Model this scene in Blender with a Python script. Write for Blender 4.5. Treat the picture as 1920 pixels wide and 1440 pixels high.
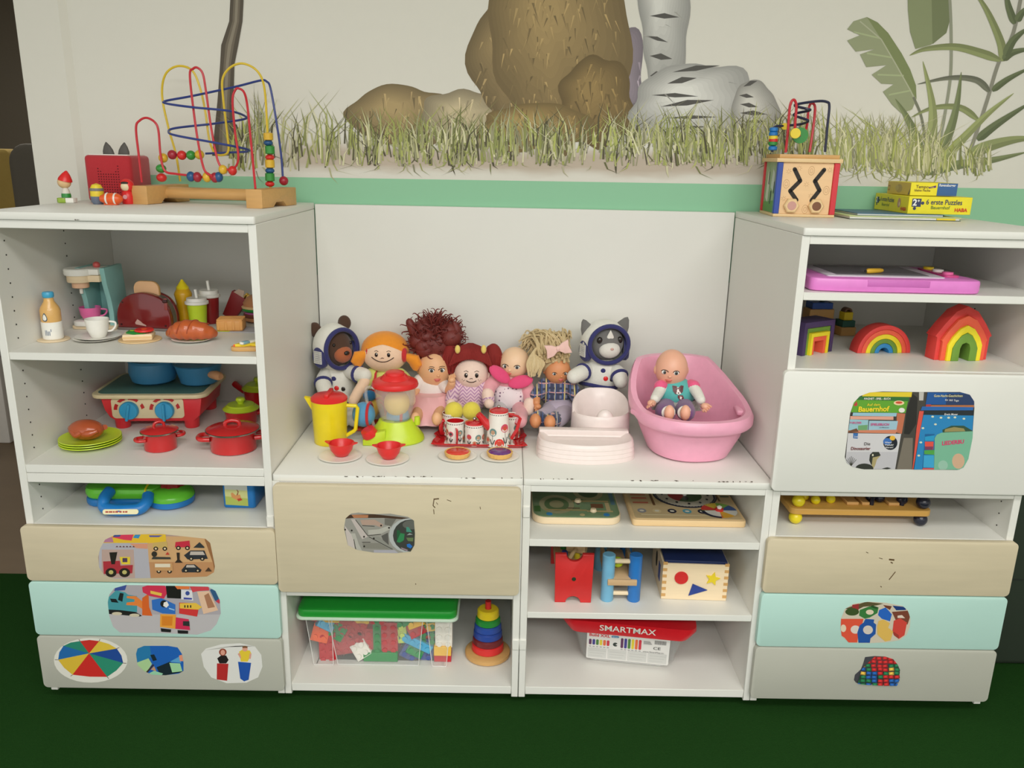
import bpy, bmesh, math, random
from mathutils import Vector, Matrix, Euler
from math import sin, cos, pi, radians as RD
for o in list(bpy.data.objects): bpy.data.objects.remove(o)
scene = bpy.context.scene
COL = scene.collection
# ---------------------------------------------------------------- camera, world, light, exposure
CAM = Vector((1.1524, -1.8203, 1.3438)); FPX = 1534.7
CROT = Euler((1.3, -.0201, -.0029), 'XYZ')
cd = bpy.data.cameras.new('camera'); cd.sensor_width = 36; cd.sensor_fit = 'HORIZONTAL'
cd.lens = 36*FPX/1920; cd.clip_start = .02
cam = bpy.data.objects.new('camera', cd); COL.objects.link(cam)
cam.location = CAM; cam.rotation_euler = CROT; scene.camera = cam
world = bpy.data.worlds.new('room_ambient'); scene.world = world; world.use_nodes = True
bg = world.node_tree.nodes['Background']; bg.inputs[0].default_value = (1.0, .99, .955, 1); bg.inputs[1].default_value = .85
scene.view_settings.view_transform = 'Standard'; scene.view_settings.look = 'None'
scene.view_settings.gamma = 1; scene.view_settings.use_curve_mapping = False
scene.view_settings.exposure = 0.38
def area(name, loc, size, sy, power, col=(1, .985, .95), rot=(0, 0, 0)):
    l = bpy.data.lights.new(name, 'AREA'); l.shape = 'RECTANGLE'; l.size = size; l.size_y = sy
    l.energy = power; l.color = col
    o = bpy.data.objects.new(name, l); COL.objects.link(o); o.location = loc; o.rotation_euler = rot
    return o
area('ceiling_lamp_light', (1.6, -1.75, 2.63), 3.0, .6, 34)
area('ceiling_lamp_light', (1.6, -3.6, 2.63), 3.0, .6, 95)
area('next_room_fill_light', (-1.6, 3.0, 2.6), .8, .8, 9)  # added fill, no lamp seen there; lifts the dark opening
# ---------------------------------------------------------------- helpers
random.seed(7)
CM = CROT.to_matrix()
def ray(px, py): return CM @ Vector(((px-960)/FPX, -(py-720)/FPX, -1))
def PY(px, py, Y):
    d = ray(px, py); return CAM + d*((Y-CAM.y)/d.y)
def PZ(px, py, Z):
    d = ray(px, py); return CAM + d*((Z-CAM.z)/d.z)
def proj(P):
    v = CM.transposed() @ (Vector(P)-CAM); return 960-FPX*v.x/v.z, 720+FPX*v.y/v.z
def kof(P): return -(CM.transposed() @ (Vector(P)-CAM)).z/FPX
def lin(c): return tuple((x/255/12.92 if x/255 <= .04045 else ((x/255+.055)/1.055)**2.4) for x in c)
MATS = {}
def mat(name, c, rough=.45, kind='plain', metal=0, alpha=1, trans=0, bump=0, scale=60, var=.06, c2=None, coat=0, rawcol=False):
    if name in MATS: return MATS[name]
    m = bpy.data.materials.new(name); m.use_nodes = True; nt = m.node_tree; N = nt.nodes; L = nt.links
    b = N['Principled BSDF']; b.inputs['Roughness'].default_value = rough; b.inputs['Metallic'].default_value = metal
    b.inputs['Alpha'].default_value = alpha; b.inputs['Transmission Weight'].default_value = trans
    b.inputs['Coat Weight'].default_value = coat
    col = lin(c)
    tc = N.new('ShaderNodeTexCoord'); mp = N.new('ShaderNodeMapping'); L.new(tc.outputs['Object'], mp.inputs[0])
    nz = N.new('ShaderNodeTexNoise'); L.new(mp.outputs[0], nz.inputs['Vector']); nz.inputs['Scale'].default_value = scale
    nz.inputs['Detail'].default_value = 4
    if kind == 'wood': mp.inputs['Scale'].default_value = (1, 6, 9); nz.inputs['Scale'].default_value = scale*.25
    if kind == 'hair': mp.inputs['Scale'].default_value = (5, 5, .7); bump = max(bump, .4)
    mx = N.new('ShaderNodeMix'); mx.data_type = 'RGBA'
    L.new(nz.outputs['Fac'], mx.inputs['Factor'])
    hi = lin(c2) if c2 else tuple(min(1, x*(1+var)) for x in col); lo = col if c2 else tuple(x*(1-var) for x in col)
    mx.inputs['A'].default_value = (*lo, 1); mx.inputs['B'].default_value = (*hi, 1)
    L.new(mx.outputs['Result'], b.inputs['Base Color'])
    if kind == 'fabric':
        bump = max(bump, .35); b.inputs['Sheen Weight'].default_value = .25
    if kind == 'skin':
        b.inputs['Subsurface Weight'].default_value = .12; b.inputs['Subsurface Radius'].default_value = (.01, .004, .002); b.inputs['Subsurface Scale'].default_value = .4
    if bump:
        bp = N.new('ShaderNodeBump'); bp.inputs['Strength'].default_value = bump; bp.inputs['Distance'].default_value = .002
        n2 = N.new('ShaderNodeTexNoise'); n2.inputs['Scale'].default_value = scale*6 if kind == 'fabric' else scale; n2.inputs['Detail'].default_value = 3
        L.new(mp.outputs[0], n2.inputs['Vector']); L.new(n2.outputs['Fac'], bp.inputs['Height']); L.new(bp.outputs[0], b.inputs['Normal'])
    MATS[name] = m; return m
def vcmat(name, rough):
    m = bpy.data.materials.new(name); m.use_nodes = True; nt = m.node_tree; b = nt.nodes['Principled BSDF']
    a = nt.nodes.new('ShaderNodeAttribute'); a.attribute_name = 'Col'
    nt.links.new(a.outputs['Color'], b.inputs['Base Color']); b.inputs['Roughness'].default_value = rough
    MATS[name] = m; return m
PRINT = vcmat('printed_paper', .42); PAINT = vcmat('wall_paint_print', .75)
def rot(rx=0, ry=0, rz=0): return Euler((RD(rx), RD(ry), RD(rz)), 'XYZ').to_matrix().to_4x4()
def tr(x, y, z): return Matrix.Translation((x, y, z))
def spl(pts, n=8, closed=False):
    P = [Vector(p) for p in pts]; out = []; N = len(P); rng = N if closed else N-1
    for i in range(rng):
        g = lambda j: P[j % N] if closed else P[max(0, min(N-1, j))]
        a, b, c, d = g(i-1), g(i), g(i+1), g(i+2)
        for s in range(n):
            t = s/n
            out.append(.5*((2*b)+(c-a)*t+(2*a-5*b+4*c-d)*t*t+(3*b-a-3*c+d)*t**3))
    if not closed: out.append(P[-1])
    return out
def rrect(x0, x1, y0, y1, r, n=5):
    out = []
    for cx, cy, a in ((x1-r, y0+r, -90), (x1-r, y1-r, 0), (x0+r, y1-r, 90), (x0+r, y0+r, 180)):
        for i in range(n+1): t = RD(a+90*i/n); out.append((cx+r*cos(t), cy+r*sin(t)))
    return out
class M:
    def __init__(s): s.v = []; s.f = []; s.c = []; s.mx = Matrix.Identity(4); s.col = None
    def add(s, v, f, c=None):
        n = len(s.v); s.v += [s.mx @ Vector(p) for p in v]
        c = c or s.col
        for q in f: s.f.append([i+n for i in q]); s.c.append(c)
        return s
    def box(s, x0, x1, y0, y1, z0, z1, bev=0, seg=2):
        if not bev:
            v = [(x, y, z) for x in (x0, x1) for y in (y0, y1) for z in (z0, z1)]
            return s.add(v, [(0, 1, 3, 2), (4, 6, 7, 5), (0, 4, 5, 1), (2, 3, 7, 6), (0, 2, 6, 4), (1, 5, 7, 3)])
        bm = bmesh.new(); bmesh.ops.create_cube(bm, size=1)
        for v in bm.verts: v.co = Vector(((x0+x1)/2+v.co.x*(x1-x0), (y0+y1)/2+v.co.y*(y1-y0), (z0+z1)/2+v.co.z*(z1-z0)))
        bmesh.ops.bevel(bm, geom=bm.edges[:], offset=bev, segments=seg, affect='EDGES', profile=.5)
        bm.verts.index_update()
        s.add([v.co.copy() for v in bm.verts], [[v.index for v in f.verts] for f in bm.faces]); bm.free(); return s
    def lathe(s, prof, seg=28, c=(0, 0, 0), sx=1, sy=1, wob=None, cap=True):
        v = []; f = []; n = len(prof)
        for i in range(seg):
            a = 2*pi*i/seg
            for j, (r, z) in enumerate(prof):
                q = r*(wob(a, j) if wob else 1); v.append((c[0]+q*cos(a)*sx, c[1]+q*sin(a)*sy, c[2]+z))
        for i in range(seg):
            k = (i+1) % seg
            for j in range(n-1):
                f.append((i*n+j, k*n+j, k*n+j+1, i*n+j+1))
        if cap and prof[0][0] > 1e-6: f.append([i*n for i in range(seg)][::-1])
        if cap and prof[-1][0] > 1e-6: f.append([i*n+n-1 for i in range(seg)])
        return s.add(v, f)
    def tube(s, pts, r, seg=8, closed=False, sx=1):
        P = [Vector(p) for p in pts]; n = len(P); R = r if isinstance(r, (list, tuple)) else [r]*n
        v = []; f = []; T = []
        for i in range(n):
            a = P[(i+1) % n] if (closed or i < n-1) else P[i]; b = P[i-1] if (closed or i > 0) else P[i]
            t = (a-b); T.append(t.normalized() if t.length > 1e-9 else Vector((0, 0, 1)))
        u = T[0].orthogonal().normalized()
        for i in range(n):
            u = (u-T[i]*u.dot(T[i])); u = u.normalized() if u.length > 1e-9 else T[i].orthogonal().normalized(); w = T[i].cross(u)
            for j in range(seg):
                a = 2*pi*j/seg; v.append(P[i]+(u*cos(a)*sx+w*sin(a))*R[i])
        for i in range(n if closed else n-1):
            k = (i+1) % n
            for j in range(seg):
                l = (j+1) % seg; f.append((i*seg+j, i*seg+l, k*seg+l, k*seg+j))
        if not closed: f.append(list(range(seg))[::-1]); f.append([(n-1)*seg+j for j in range(seg)])
        return s.add(v, f)
    def ell(s, c, r, seg=20, rings=12, mx=None, t0=0, t1=pi):
        if not isinstance(r, (tuple, list)): r = (r, r, r)
        v = []; f = []
        for i in range(rings+1):
            th = t0+(t1-t0)*i/rings
            for j in range(seg):
                a = 2*pi*j/seg; p = Vector((r[0]*sin(th)*cos(a), r[1]*sin(th)*sin(a), r[2]*cos(th)))
                if mx is not None: p = mx.to_3x3() @ p
                v.append(p+Vector(c))
        for i in range(rings):
            for j in range(seg):
                l = (j+1) % seg; f.append((i*seg+j, (i+1)*seg+j, (i+1)*seg+l, i*seg+l))
        if t1 < pi: f.append([rings*seg+j for j in range(seg)])
        return s.add(v, f)
    def prism(s, poly, d0, d1, plane='xz', bev=0):
        n = len(poly)
        def p(a, b, d): return (a, d, b) if plane == 'xz' else (a, b, d) if plane == 'xy' else (d, a, b)
        if bev:
            bm = bmesh.new(); lo = [bm.verts.new(p(a, b, d0)) for a, b in poly]; hi = [bm.verts.new(p(a, b, d1)) for a, b in poly]
            bm.faces.new(lo); bm.faces.new(hi[::-1])
            for i in range(n): k = (i+1) % n; bm.faces.new((lo[i], lo[k], hi[k], hi[i]))
            bmesh.ops.recalc_face_normals(bm, faces=bm.faces)
            ed = [e for e in bm.edges if (e.verts[0] in lo) == (e.verts[1] in lo)]
            bmesh.ops.bevel(bm, geom=ed, offset=bev, segments=2, affect='EDGES', profile=.5)
            bm.verts.index_update(); s.add([v.co.copy() for v in bm.verts], [[v.index for v in q.verts] for q in bm.faces]); bm.free(); return s
        v = [p(a, b, d0) for a, b in poly]+[p(a, b, d1) for a, b in poly]
        f = [list(range(n)), list(range(n, 2*n))[::-1]]+[(i, i+n, (i+1) % n+n, (i+1) % n) for i in range(n)]
        return s.add(v, f)
    def loft(s, rings, cap0=True, cap1=True):
        n = len(rings[0]); v = [p for r in rings for p in r]; f = []
        for i in range(len(rings)-1):
            for j in range(n):
                l = (j+1) % n; f.append((i*n+j, i*n+l, (i+1)*n+l, (i+1)*n+j))
        if cap0: f.append(list(range(n))[::-1])
        if cap1: f.append([(len(rings)-1)*n+j for j in range(n)])
        return s.add(v, f)
    def poly(s, pts, c=None): return s.add(pts, [list(range(len(pts)))], c)
    def text(s, t, size, mx, c=None, bold=0, center=False, sx=1):
        cu = bpy.data.curves.new('lettering', 'FONT'); cu.body = t; cu.size = size; cu.offset = bold*size; cu.resolution_u = 3
        cu.fill_mode = 'FRONT'
        if center: cu.align_x = 'CENTER'
        o = bpy.data.objects.new('lettering', cu); me = bpy.data.meshes.new_from_object(o)
        old = s.mx; s.mx = old @ mx @ Matrix.Scale(sx, 4, (1, 0, 0))
        s.add([v.co.copy() for v in me.vertices], [list(p.vertices) for p in me.polygons], c); s.mx = old
        bpy.data.objects.remove(o); bpy.data.curves.remove(cu); bpy.data.meshes.remove(me); return s
def build(name, m, material, parent=None, k=1, smooth=True, label=None, loc=None, fix=True):
    me = bpy.data.meshes.new(name)
    me.from_pydata([tuple(v*k) for v in m.v], [], m.f); me.update()
    if fix and not any(m.c):
        bm = bmesh.new(); bm.from_mesh(me); bmesh.ops.remove_doubles(bm, verts=bm.verts, dist=1e-7); bmesh.ops.recalc_face_normals(bm, faces=bm.faces); bm.to_mesh(me); bm.free()
    if any(m.c):
        ca = me.color_attributes.new('Col', 'FLOAT_COLOR', 'CORNER'); i = 0
        buf = []
        for p, c in zip(me.polygons, m.c): buf += [*(lin(c) if c else (1, 1, 1)), 1]*p.loop_total
        ca.data.foreach_set('color', buf)
    if smooth:
        me.polygons.foreach_set('use_smooth', [True]*len(me.polygons)); me.set_sharp_from_angle(angle=RD(38))
    me.materials.append(material)
    o = bpy.data.objects.new(name, me); COL.objects.link(o)
    if parent is not None: o.parent = parent
    if loc is not None: o.location = loc
    if label: o['label'] = label
    return o
def tag(o, label, cat, group=None, kind=None):
    if label: o['label'] = label
    if cat: o['category'] = cat
    if group: o['group'] = group
    if kind: o['kind'] = kind
    return o
class T:
    """a thing: Empty at its base; parts are written in photo-pixel units at that depth (k metres per unit)"""
    def __init__(s, name, label, cat, px=None, py=None, z=0, back=0, rz=0, group=None, at=None, k=None):
        s.P = Vector(at) if at is not None else PZ(px, py, z)+Vector((0, back, 0))
        s.k = k or kof(s.P); s.rz = RD(rz)
        s.o = bpy.data.objects.new(name, None); s.o.empty_display_size = .03; COL.objects.link(s.o); s.o.location = s.P; s.o.rotation_euler = (0, 0, s.rz)
        tag(s.o, label, cat, group)
    def p(s, name, m, material, parent=None, label=None, smooth=True): return build(name, m, material, parent or s.o, s.k, smooth, label)
    def loc(s, W): return (Matrix.Rotation(-s.rz, 3, 'Z') @ (Vector(W)-s.P))/s.k
    def w(s, px, py, Y): return s.loc(PY(px, py, Y))
    def h(s, py):
        lo, hi = -.6, .9
        for _ in range(30):
            mid = (lo+hi)/2
            if proj(s.P+Vector((0, 0, mid)))[1] > py: lo = mid
            else: hi = mid
        return lo/s.k
def clip(poly, conv):
    ar = sum(conv[i][0]*conv[(i+1) % len(conv)][1]-conv[(i+1) % len(conv)][0]*conv[i][1] for i in range(len(conv)))
    sg = 1 if ar > 0 else -1; out = list(poly)
    for i in range(len(conv)):
        a, b = conv[i], conv[(i+1) % len(conv)]; inp = out; out = []
        ins = lambda p: sg*((b[0]-a[0])*(p[1]-a[1])-(b[1]-a[1])*(p[0]-a[0])) >= -1e-9
        for j in range(len(inp)):
            p, q = inp[j-1], inp[j]
            if ins(p) != ins(q):
                d1 = (b[0]-a[0])*(p[1]-a[1])-(b[1]-a[1])*(p[0]-a[0]); d2 = (b[0]-a[0])*(q[1]-a[1])-(b[1]-a[1])*(q[0]-a[0])
                t = d1/(d1-d2); out.append((p[0]+(q[0]-p[0])*t, p[1]+(q[1]-p[1])*t))
            if ins(q): out.append(q)
        if not out: return []
    return out
class Pr:
    """flat print on the plane y=Y, outlined where it stands on that plane; later shapes lie on earlier ones"""
    def __init__(s, Y, outline=None, base=None, fn=None, step=.00003):
        s.m = M(); s.n = 0; s.Y = Y; s.step = step; s.fn = fn or (lambda a, b: PY(a, b, Y)); s.ol = None
        if outline: s.ol = outline; s.pg(base, outline, False)
    def off(s): s.n += 1; return Vector((0, -s.step*s.n, 0))
    def pg(s, c, pts, cl=True):
        if cl and s.ol: pts = clip(pts, s.ol)
        if len(pts) < 3: return
        o = s.off(); s.m.poly([s.fn(a, b)+o for a, b in pts], c)
    def el(s, c, cx, cy, rx, ry=None, n=20, a=0, t0=0, t1=360):
        ry = ry or rx; P = []
        for i in range(n):
            t = RD(t0+(t1-t0)*i/(n if t1-t0 == 360 else n-1)); x, y = rx*cos(t), ry*sin(t)
            P.append((cx+x*cos(RD(a))-y*sin(RD(a)), cy+x*sin(RD(a))+y*cos(RD(a))))
        s.pg(c, P)
    def rc(s, c, x0, y0, x1, y1, a=0):
        cx, cy = (x0+x1)/2, (y0+y1)/2; P = []
        for x, y in ((x0, y0), (x1, y0), (x1, y1), (x0, y1)):
            x -= cx; y -= cy; P.append((cx+x*cos(RD(a))-y*sin(RD(a)), cy+x*sin(RD(a))+y*cos(RD(a))))
        s.pg(c, P)
    def ln(s, c, pts, w):
        for (x0, y0), (x1, y1) in zip(pts, pts[1:]):
            d = math.hypot(x1-x0, y1-y0) or 1; nx, ny = -(y1-y0)/d*w/2, (x1-x0)/d*w/2
            s.pg(c, [(x0+nx, y0+ny), (x1+nx, y1+ny), (x1-nx, y1-ny), (x0-nx, y0-ny)])
    def tx(s, c, t, px, py, h, a=0, bold=.01, sx=1, center=False):
        P0 = s.fn(px, py); Pu = s.fn(px-h*sin(RD(-a)) if 0 else px, py-h); Px = s.fn(px+h*cos(RD(a)), py+h*sin(RD(a)))
        ex = (Px-P0); k = ex.length; ex.normalize(); ez = (Pu-P0); ez = (ez-ex*ez.dot(ex)).normalized(); n = ex.cross(ez)
        mx = Matrix((( *[ex.x, ez.x, n.x], P0.x), (*[ex.y, ez.y, n.y], P0.y), (*[ex.z, ez.z, n.z], P0.z), (0, 0, 0, 1)))
        o = s.off(); mx = Matrix.Translation(o) @ mx
        s.m.text(t, k*1.38, mx, c, bold, center, sx)
    def done(s, name, parent, label=None, material=None):
        W = parent.matrix_basis.copy()
        if parent.parent: W = parent.parent.matrix_basis @ W
        inv = W.inverted(); s.m.v = [inv @ v for v in s.m.v]
        return build(name, s.m, material or PRINT, parent, 1, False, label, fix=False)
def struct(o, label=None):
    o['kind'] = 'structure'
    if label: o['label'] = label
    return o
# ---------------------------------------------------------------- room shell
YW = .575
WHITE = mat('white_lacquer', (229, 228, 221), .42, bump=.05, scale=9, var=.015)
WOODF = mat('pale_birch_front', (209, 196, 167), .5, 'wood', scale=20, var=.11)
MINT = mat('mint_front', (186, 222, 212), .45, scale=10, var=.015)
GREY = mat('grey_front', (185, 185, 173), .45, scale=10, var=.015)
DARK = mat('dark_hole', (40, 36, 30), .8)
def wallmat():
    m = mat('painted_wall', (222, 219, 208), .8, bump=.12, scale=35, var=.012); nt = m.node_tree; N = nt.nodes; L = nt.links
    b = N['Principled BSDF']; base = b.inputs['Base Color'].links[0].from_socket
    tc = N.new('ShaderNodeTexCoord'); sp = N.new('ShaderNodeSeparateXYZ'); L.new(tc.outputs['Object'], sp.inputs[0])
    nz = N.new('ShaderNodeTexNoise'); nz.inputs['Scale'].default_value = 7; mp = N.new('ShaderNodeMapping'); mp.inputs['Scale'].default_value = (1, 1, 4)
    L.new(tc.outputs['Object'], mp.inputs[0]); L.new(mp.outputs[0], nz.inputs['Vector'])
    def math_(op, a, b_):
        n = N.new('ShaderNodeMath'); n.operation = op
        for i, x in enumerate((a, b_)):
            if hasattr(x, 'links'): L.new(x, n.inputs[i])
            else: n.inputs[i].default_value = x
        return n.outputs[0]
    def band(src, lo0, lo1, hi0, hi1):
        r = N.new('ShaderNodeMapRange'); r.interpolation_type = 'SMOOTHSTEP'; L.new(src, r.inputs[0]); r.inputs[1].default_value = lo0; r.inputs[2].default_value = lo1
        q = N.new('ShaderNodeMapRange'); q.interpolation_type = 'SMOOTHSTEP'; L.new(src, q.inputs[0]); q.inputs[1].default_value = hi0; q.inputs[2].default_value = hi1; q.inputs[3].default_value = 1; q.inputs[4].default_value = 0
        return math_('MULTIPLY', r.outputs[0], q.outputs[0])
    # the mural's painted sandy ground
    zz = math_('ADD', sp.outputs['Z'], math_('MULTIPLY', nz.outputs['Fac'], .035))
    f = math_('MULTIPLY', band(zz, 1.305, 1.335, 1.36, 1.40), band(sp.outputs['X'], .38, .62, 1.7, 2.1))
    f = math_('MULTIPLY', f, .6)
    mx = N.new('ShaderNodeMix'); mx.data_type = 'RGBA'; L.new(f, mx.inputs['Factor']); L.new(base, mx.inputs['A']); mx.inputs['B'].default_value = (*lin((168, 142, 116)), 1)
    L.new(mx.outputs['Result'], b.inputs['Base Color'])
    return m
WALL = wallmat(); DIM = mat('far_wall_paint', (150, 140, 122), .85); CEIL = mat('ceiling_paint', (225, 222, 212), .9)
carpet = mat('green_carpet', (26, 58, 22), .95, bump=.9, scale=420, c2=(34, 68, 28))
def carpet_fix():
    nt = carpet.node_tree; b = nt.nodes['Principled BSDF']; b.inputs['Sheen Weight'].default_value = 0; b.inputs['Specular IOR Level'].default_value = .03
carpet_fix()
struct(build('floor', M().box(-2.6, 4.6, -4.6, .63, -.06, -.02), carpet), 'dark green short pile carpet')
struct(build('floor_wood', M().box(-4.0, -.05, .63, 5.2, -.06, -.022), mat('brown_wood_floor', (128, 108, 84), .5, 'wood', scale=8, var=.15)), 'brown wooden floor of the next room')
wb = struct(build('wall_back', M().box(-.18, 4.6, YW, .82, -.06, 2.7), WALL), 'pale wall with a painted jungle mural')
build('pilaster', M().prism([(-.18, .5615), (-.062, .5615), (-.045, YW), (-.18, YW)], -.06, 2.7, 'xy'), WALL, wb)
struct(build('ceiling', M().box(-4.2, 4.6, -4.6, 5.2, 2.7, 2.75), CEIL))
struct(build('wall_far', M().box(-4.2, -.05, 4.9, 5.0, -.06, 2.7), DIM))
struct(build('wall_next_room', M().box(-.18, -.05, .82, 4.9, -.06, 2.7), DIM))  # unseen side walls of the next room, added to keep it dark
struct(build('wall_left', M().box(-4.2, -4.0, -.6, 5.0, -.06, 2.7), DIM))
struct(build('wall_door_side', M().box(-4.2, -1.9, .5, .64, -.06, 2.7), WALL))
struct(build('wall_right', M().box(4.5, 4.6, -4.6, .575, -.06, 2.7), WALL))
for i, y in enumerate((-1.75, -3.6)):
    t = T('ceiling_lamp', 'flat white rectangular ceiling lamp '+('above the shelves' if i == 0 else 'further back in the room'), 'lamp', at=(1.6, y, 2.66), k=1)
    t.p('housing', M().box(-1.55, 1.55, -.33, .33, 0, .04, .008), WHITE)
# next room furniture glimpsed through the opening
def partition(name, label, x0, x1, y, ztop, r, m):
    c = PY((x0+x1)/2, 340, y); a = PY(x0, 340, y).x; b = PY(x1, 340, y).x
    t = T(name, label, 'cushion', at=((a+b)/2, y, -.022), k=1)
    w = (b-a)/2
    t.p('padded_panel', M().prism(rrect(-w, w, .04, ztop+.022, r), -.05, .05, 'xz', bev=.015), m)
    t.p('foot_rail', M().box(-w+.05, w-.05, -.04, .04, 0, .04), DARK)
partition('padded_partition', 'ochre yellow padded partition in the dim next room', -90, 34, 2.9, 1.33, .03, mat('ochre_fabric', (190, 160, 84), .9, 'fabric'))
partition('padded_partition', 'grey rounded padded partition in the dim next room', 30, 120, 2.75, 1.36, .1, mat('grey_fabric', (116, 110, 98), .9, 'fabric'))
t = T('storage_box', 'pale grey box standing on the wooden floor left of the shelves', 'box', at=(-1.36, 2.02, -.022), k=1)
t.p('box_body', M().box(-.16, .16, -.15, .15, 0, .42, .01), mat('pale_grey_box', (205, 200, 192), .6)); t.p('lid', M().box(-.165, .165, -.155, .155, .42, .46, .01), WHITE)
# ---------------------------------------------------------------- wall mural (flat paint)
def mural():
    R = random.Random(3); s = 1.0
    g = Pr(YW, step=.000002)
    g.n = 60
    L_ = PY(135, 330, YW); z1 = 1.281
    o = g.off(); g.m.poly([Vector((-.04, YW, 1.0))+o, Vector((4.4, YW, 1.0))+o, Vector((4.4, YW, 1.293))+o, Vector((-.04, YW, 1.273))+o], (146, 200, 163))
    g.done('green_stripe', wb, material=PAINT)
    def blob(p, cx, cy, rx, ry, col, seed, n=60, amp=.1, hi=1.12, lo=.78, streak=40, tone=None, band=None):
        q = random.Random(seed); ph = [(q.uniform(0, 6.3), q.uniform(.3, 1)/(1+k*.35)) for k in range(9)]
        def rad(t): return 1+amp*sum(a*sin((k+2)*t+f) for k, (f, a) in enumerate(ph))
        def ring(sc, dx, dy): return [(cx+dx+rx*sc*rad(2*pi*i/n)*cos(2*pi*i/n), cy+dy+ry*sc*rad(2*pi*i/n)*sin(2*pi*i/n)) for i in range(n)]
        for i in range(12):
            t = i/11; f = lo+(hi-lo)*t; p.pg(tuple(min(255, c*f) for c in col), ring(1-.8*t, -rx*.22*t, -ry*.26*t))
        if band:
            for i in range(7):
                y = cy-ry*.75+ry*1.5*i/6; h = rx*.86*math.sqrt(max(.05, 1-((y-cy)/ry)**2)); w = q.uniform(4, 8); x0, x1 = cx-h*q.uniform(.5, .95), cx+h*q.uniform(-.1, .7); k_ = q.uniform(-14, 14)
                p.pg(band, [(x0, y), ((x0+x1)/2, y-w+k_*.5), (x1, y+k_), ((x0+x1)/2, y+w*.6+k_*.5)])
        for i in range(streak):
            a = q.uniform(0, 6.28); r = math.sqrt(q.random())*.84; x = cx+rx*r*cos(a); y = cy+ry*r*sin(a); l = q.uniform(14, 44); b = q.uniform(-.5, .5)+(1.57 if tone is None else .3)
            f = q.uniform(.72, 1.28); c = tuple(min(255, v*f) for v in (tone or col)); w = q.uniform(.8, 2.6)
            p.pg(c, [(x-w, y), (x+w, y), (x+l*cos(b)*.7, y+l*sin(b)*.8)])
    rk = Pr(YW, step=.000002); rk.n = 120
    # plain painted rocks in the mural's tawny, mauve and grey tones
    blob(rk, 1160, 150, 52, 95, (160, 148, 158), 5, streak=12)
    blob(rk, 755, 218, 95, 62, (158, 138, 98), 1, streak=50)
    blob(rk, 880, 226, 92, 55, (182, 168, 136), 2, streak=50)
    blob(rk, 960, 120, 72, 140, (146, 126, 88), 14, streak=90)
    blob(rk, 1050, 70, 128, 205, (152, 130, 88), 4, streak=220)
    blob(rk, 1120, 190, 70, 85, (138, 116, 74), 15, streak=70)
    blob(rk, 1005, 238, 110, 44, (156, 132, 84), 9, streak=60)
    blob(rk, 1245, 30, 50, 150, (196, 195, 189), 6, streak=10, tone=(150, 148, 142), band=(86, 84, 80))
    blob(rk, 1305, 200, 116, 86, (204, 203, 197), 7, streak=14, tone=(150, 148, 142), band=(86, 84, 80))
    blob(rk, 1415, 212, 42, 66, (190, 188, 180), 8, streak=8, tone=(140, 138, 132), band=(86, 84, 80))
    rk.done('painted_rocks', wb, material=PAINT)
    tk = Pr(YW, step=.000002); tk.n = 700
    le = [(432, -60), (432, 0), (430, 40), (415, 85), (413, 120), (408, 190), (402, 250), (398, 292)]; re = [(460, -60), (457, 0), (455, 40), (447, 85), (440, 120), (438, 190), (440, 250), (446, 292)]
    for f0, f1, c in ((0, 1, (86, 78, 66)), (.25, .75, (112, 103, 88)), (.4, .6, (140, 131, 114))):
        tk.pg(c, [(a[0]+(b[0]-a[0])*f0, a[1]) for a, b in zip(le, re)]+[(a[0]+(b[0]-a[0])*f1, a[1]) for a, b in zip(le, re)][::-1])
    tk.done('painted_tree_trunk', wb, material=PAINT)
    pl = Pr(YW, step=.000002); pl.n = 760
    def strip(pts, w, c, c2=None, tip=True):
        P = spl([(x, y, 0) for x, y in pts], 7); n = len(P); A = []; B = []; Cc = []
        for i, p in enumerate(P):
            t = i/(n-1); q = P[min(n-1, i+1)]-P[max(0, i-1)]; q.normalize(); ww = w*(min(1, 4*t+.35)*(1-t**2.2) if tip else 1)+.4
            A.append((p.x-q.y*ww, p.y+q.x*ww)); B.append((p.x+q.y*ww, p.y-q.x*ww)); Cc.append((p.x, p.y))
        pl.pg(c, A+B[::-1])
        if c2: pl.pg(c2, A+Cc[::-1])
    # banana leaves
    pl.pg((140, 148, 110), [(1700, -60), (1775, -60), (1780, 40), (1774, 62), (1745, 84), (1716, 92), (1706, 60), (1702, 20)])
    pl.pg((120, 128, 92), [(1745, -60), (1775, -60), (1780, 40), (1774, 62), (1748, 83)])
    pl.pg((152, 158, 124), [(1588, 55), (1600, 40), (1625, 32), (1645, 42), (1665, 62), (1690, 100), (1706, 130), (1717, 160), (1718, 185), (1710, 205), (1690, 213), (1672, 196), (1655, 172), (1675, 158), (1652, 157), (1634, 140), (1662, 122), (1624, 126), (1612, 102), (1640, 92), (1604, 97), (1588, 76), (1612, 66)])
    pl.pg((128, 138, 92), [(1625, 32), (1645, 42), (1665, 62), (1690, 100), (1706, 130), (1717, 160), (1718, 185), (1708, 172), (1680, 122), (1652, 74)])
    for a, b in (((1600, 60), (1650, 72)), ((1625, 100), (1672, 108)), ((1645, 140), (1694, 142)), ((1666, 178), (1706, 170))): pl.ln((170, 180, 138), [a, b], 3)
    pl.ln((176, 178, 150), [(1612, 40), (1652, 74), (1680, 122), (1708, 172), (1716, 190)], 2.4)
    G = [(128, 138, 96), (146, 154, 104), (108, 118, 84), (160, 168, 112), (120, 122, 104)]
    strip([(1712, 182), (1726, 215), (1734, 260), (1735, 300)], 2, (120, 122, 104), tip=False)
    strip([(1780, -10), (1783, 60), (1782, 140), (1772, 210), (1758, 285)], 2.4, (150, 152, 132), tip=False)
    strip([(1920, -40), (1900, 60), (1872, 118), (1850, 190), (1826, 262), (1816, 290)], 3, (142, 140, 126), tip=False)
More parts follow.
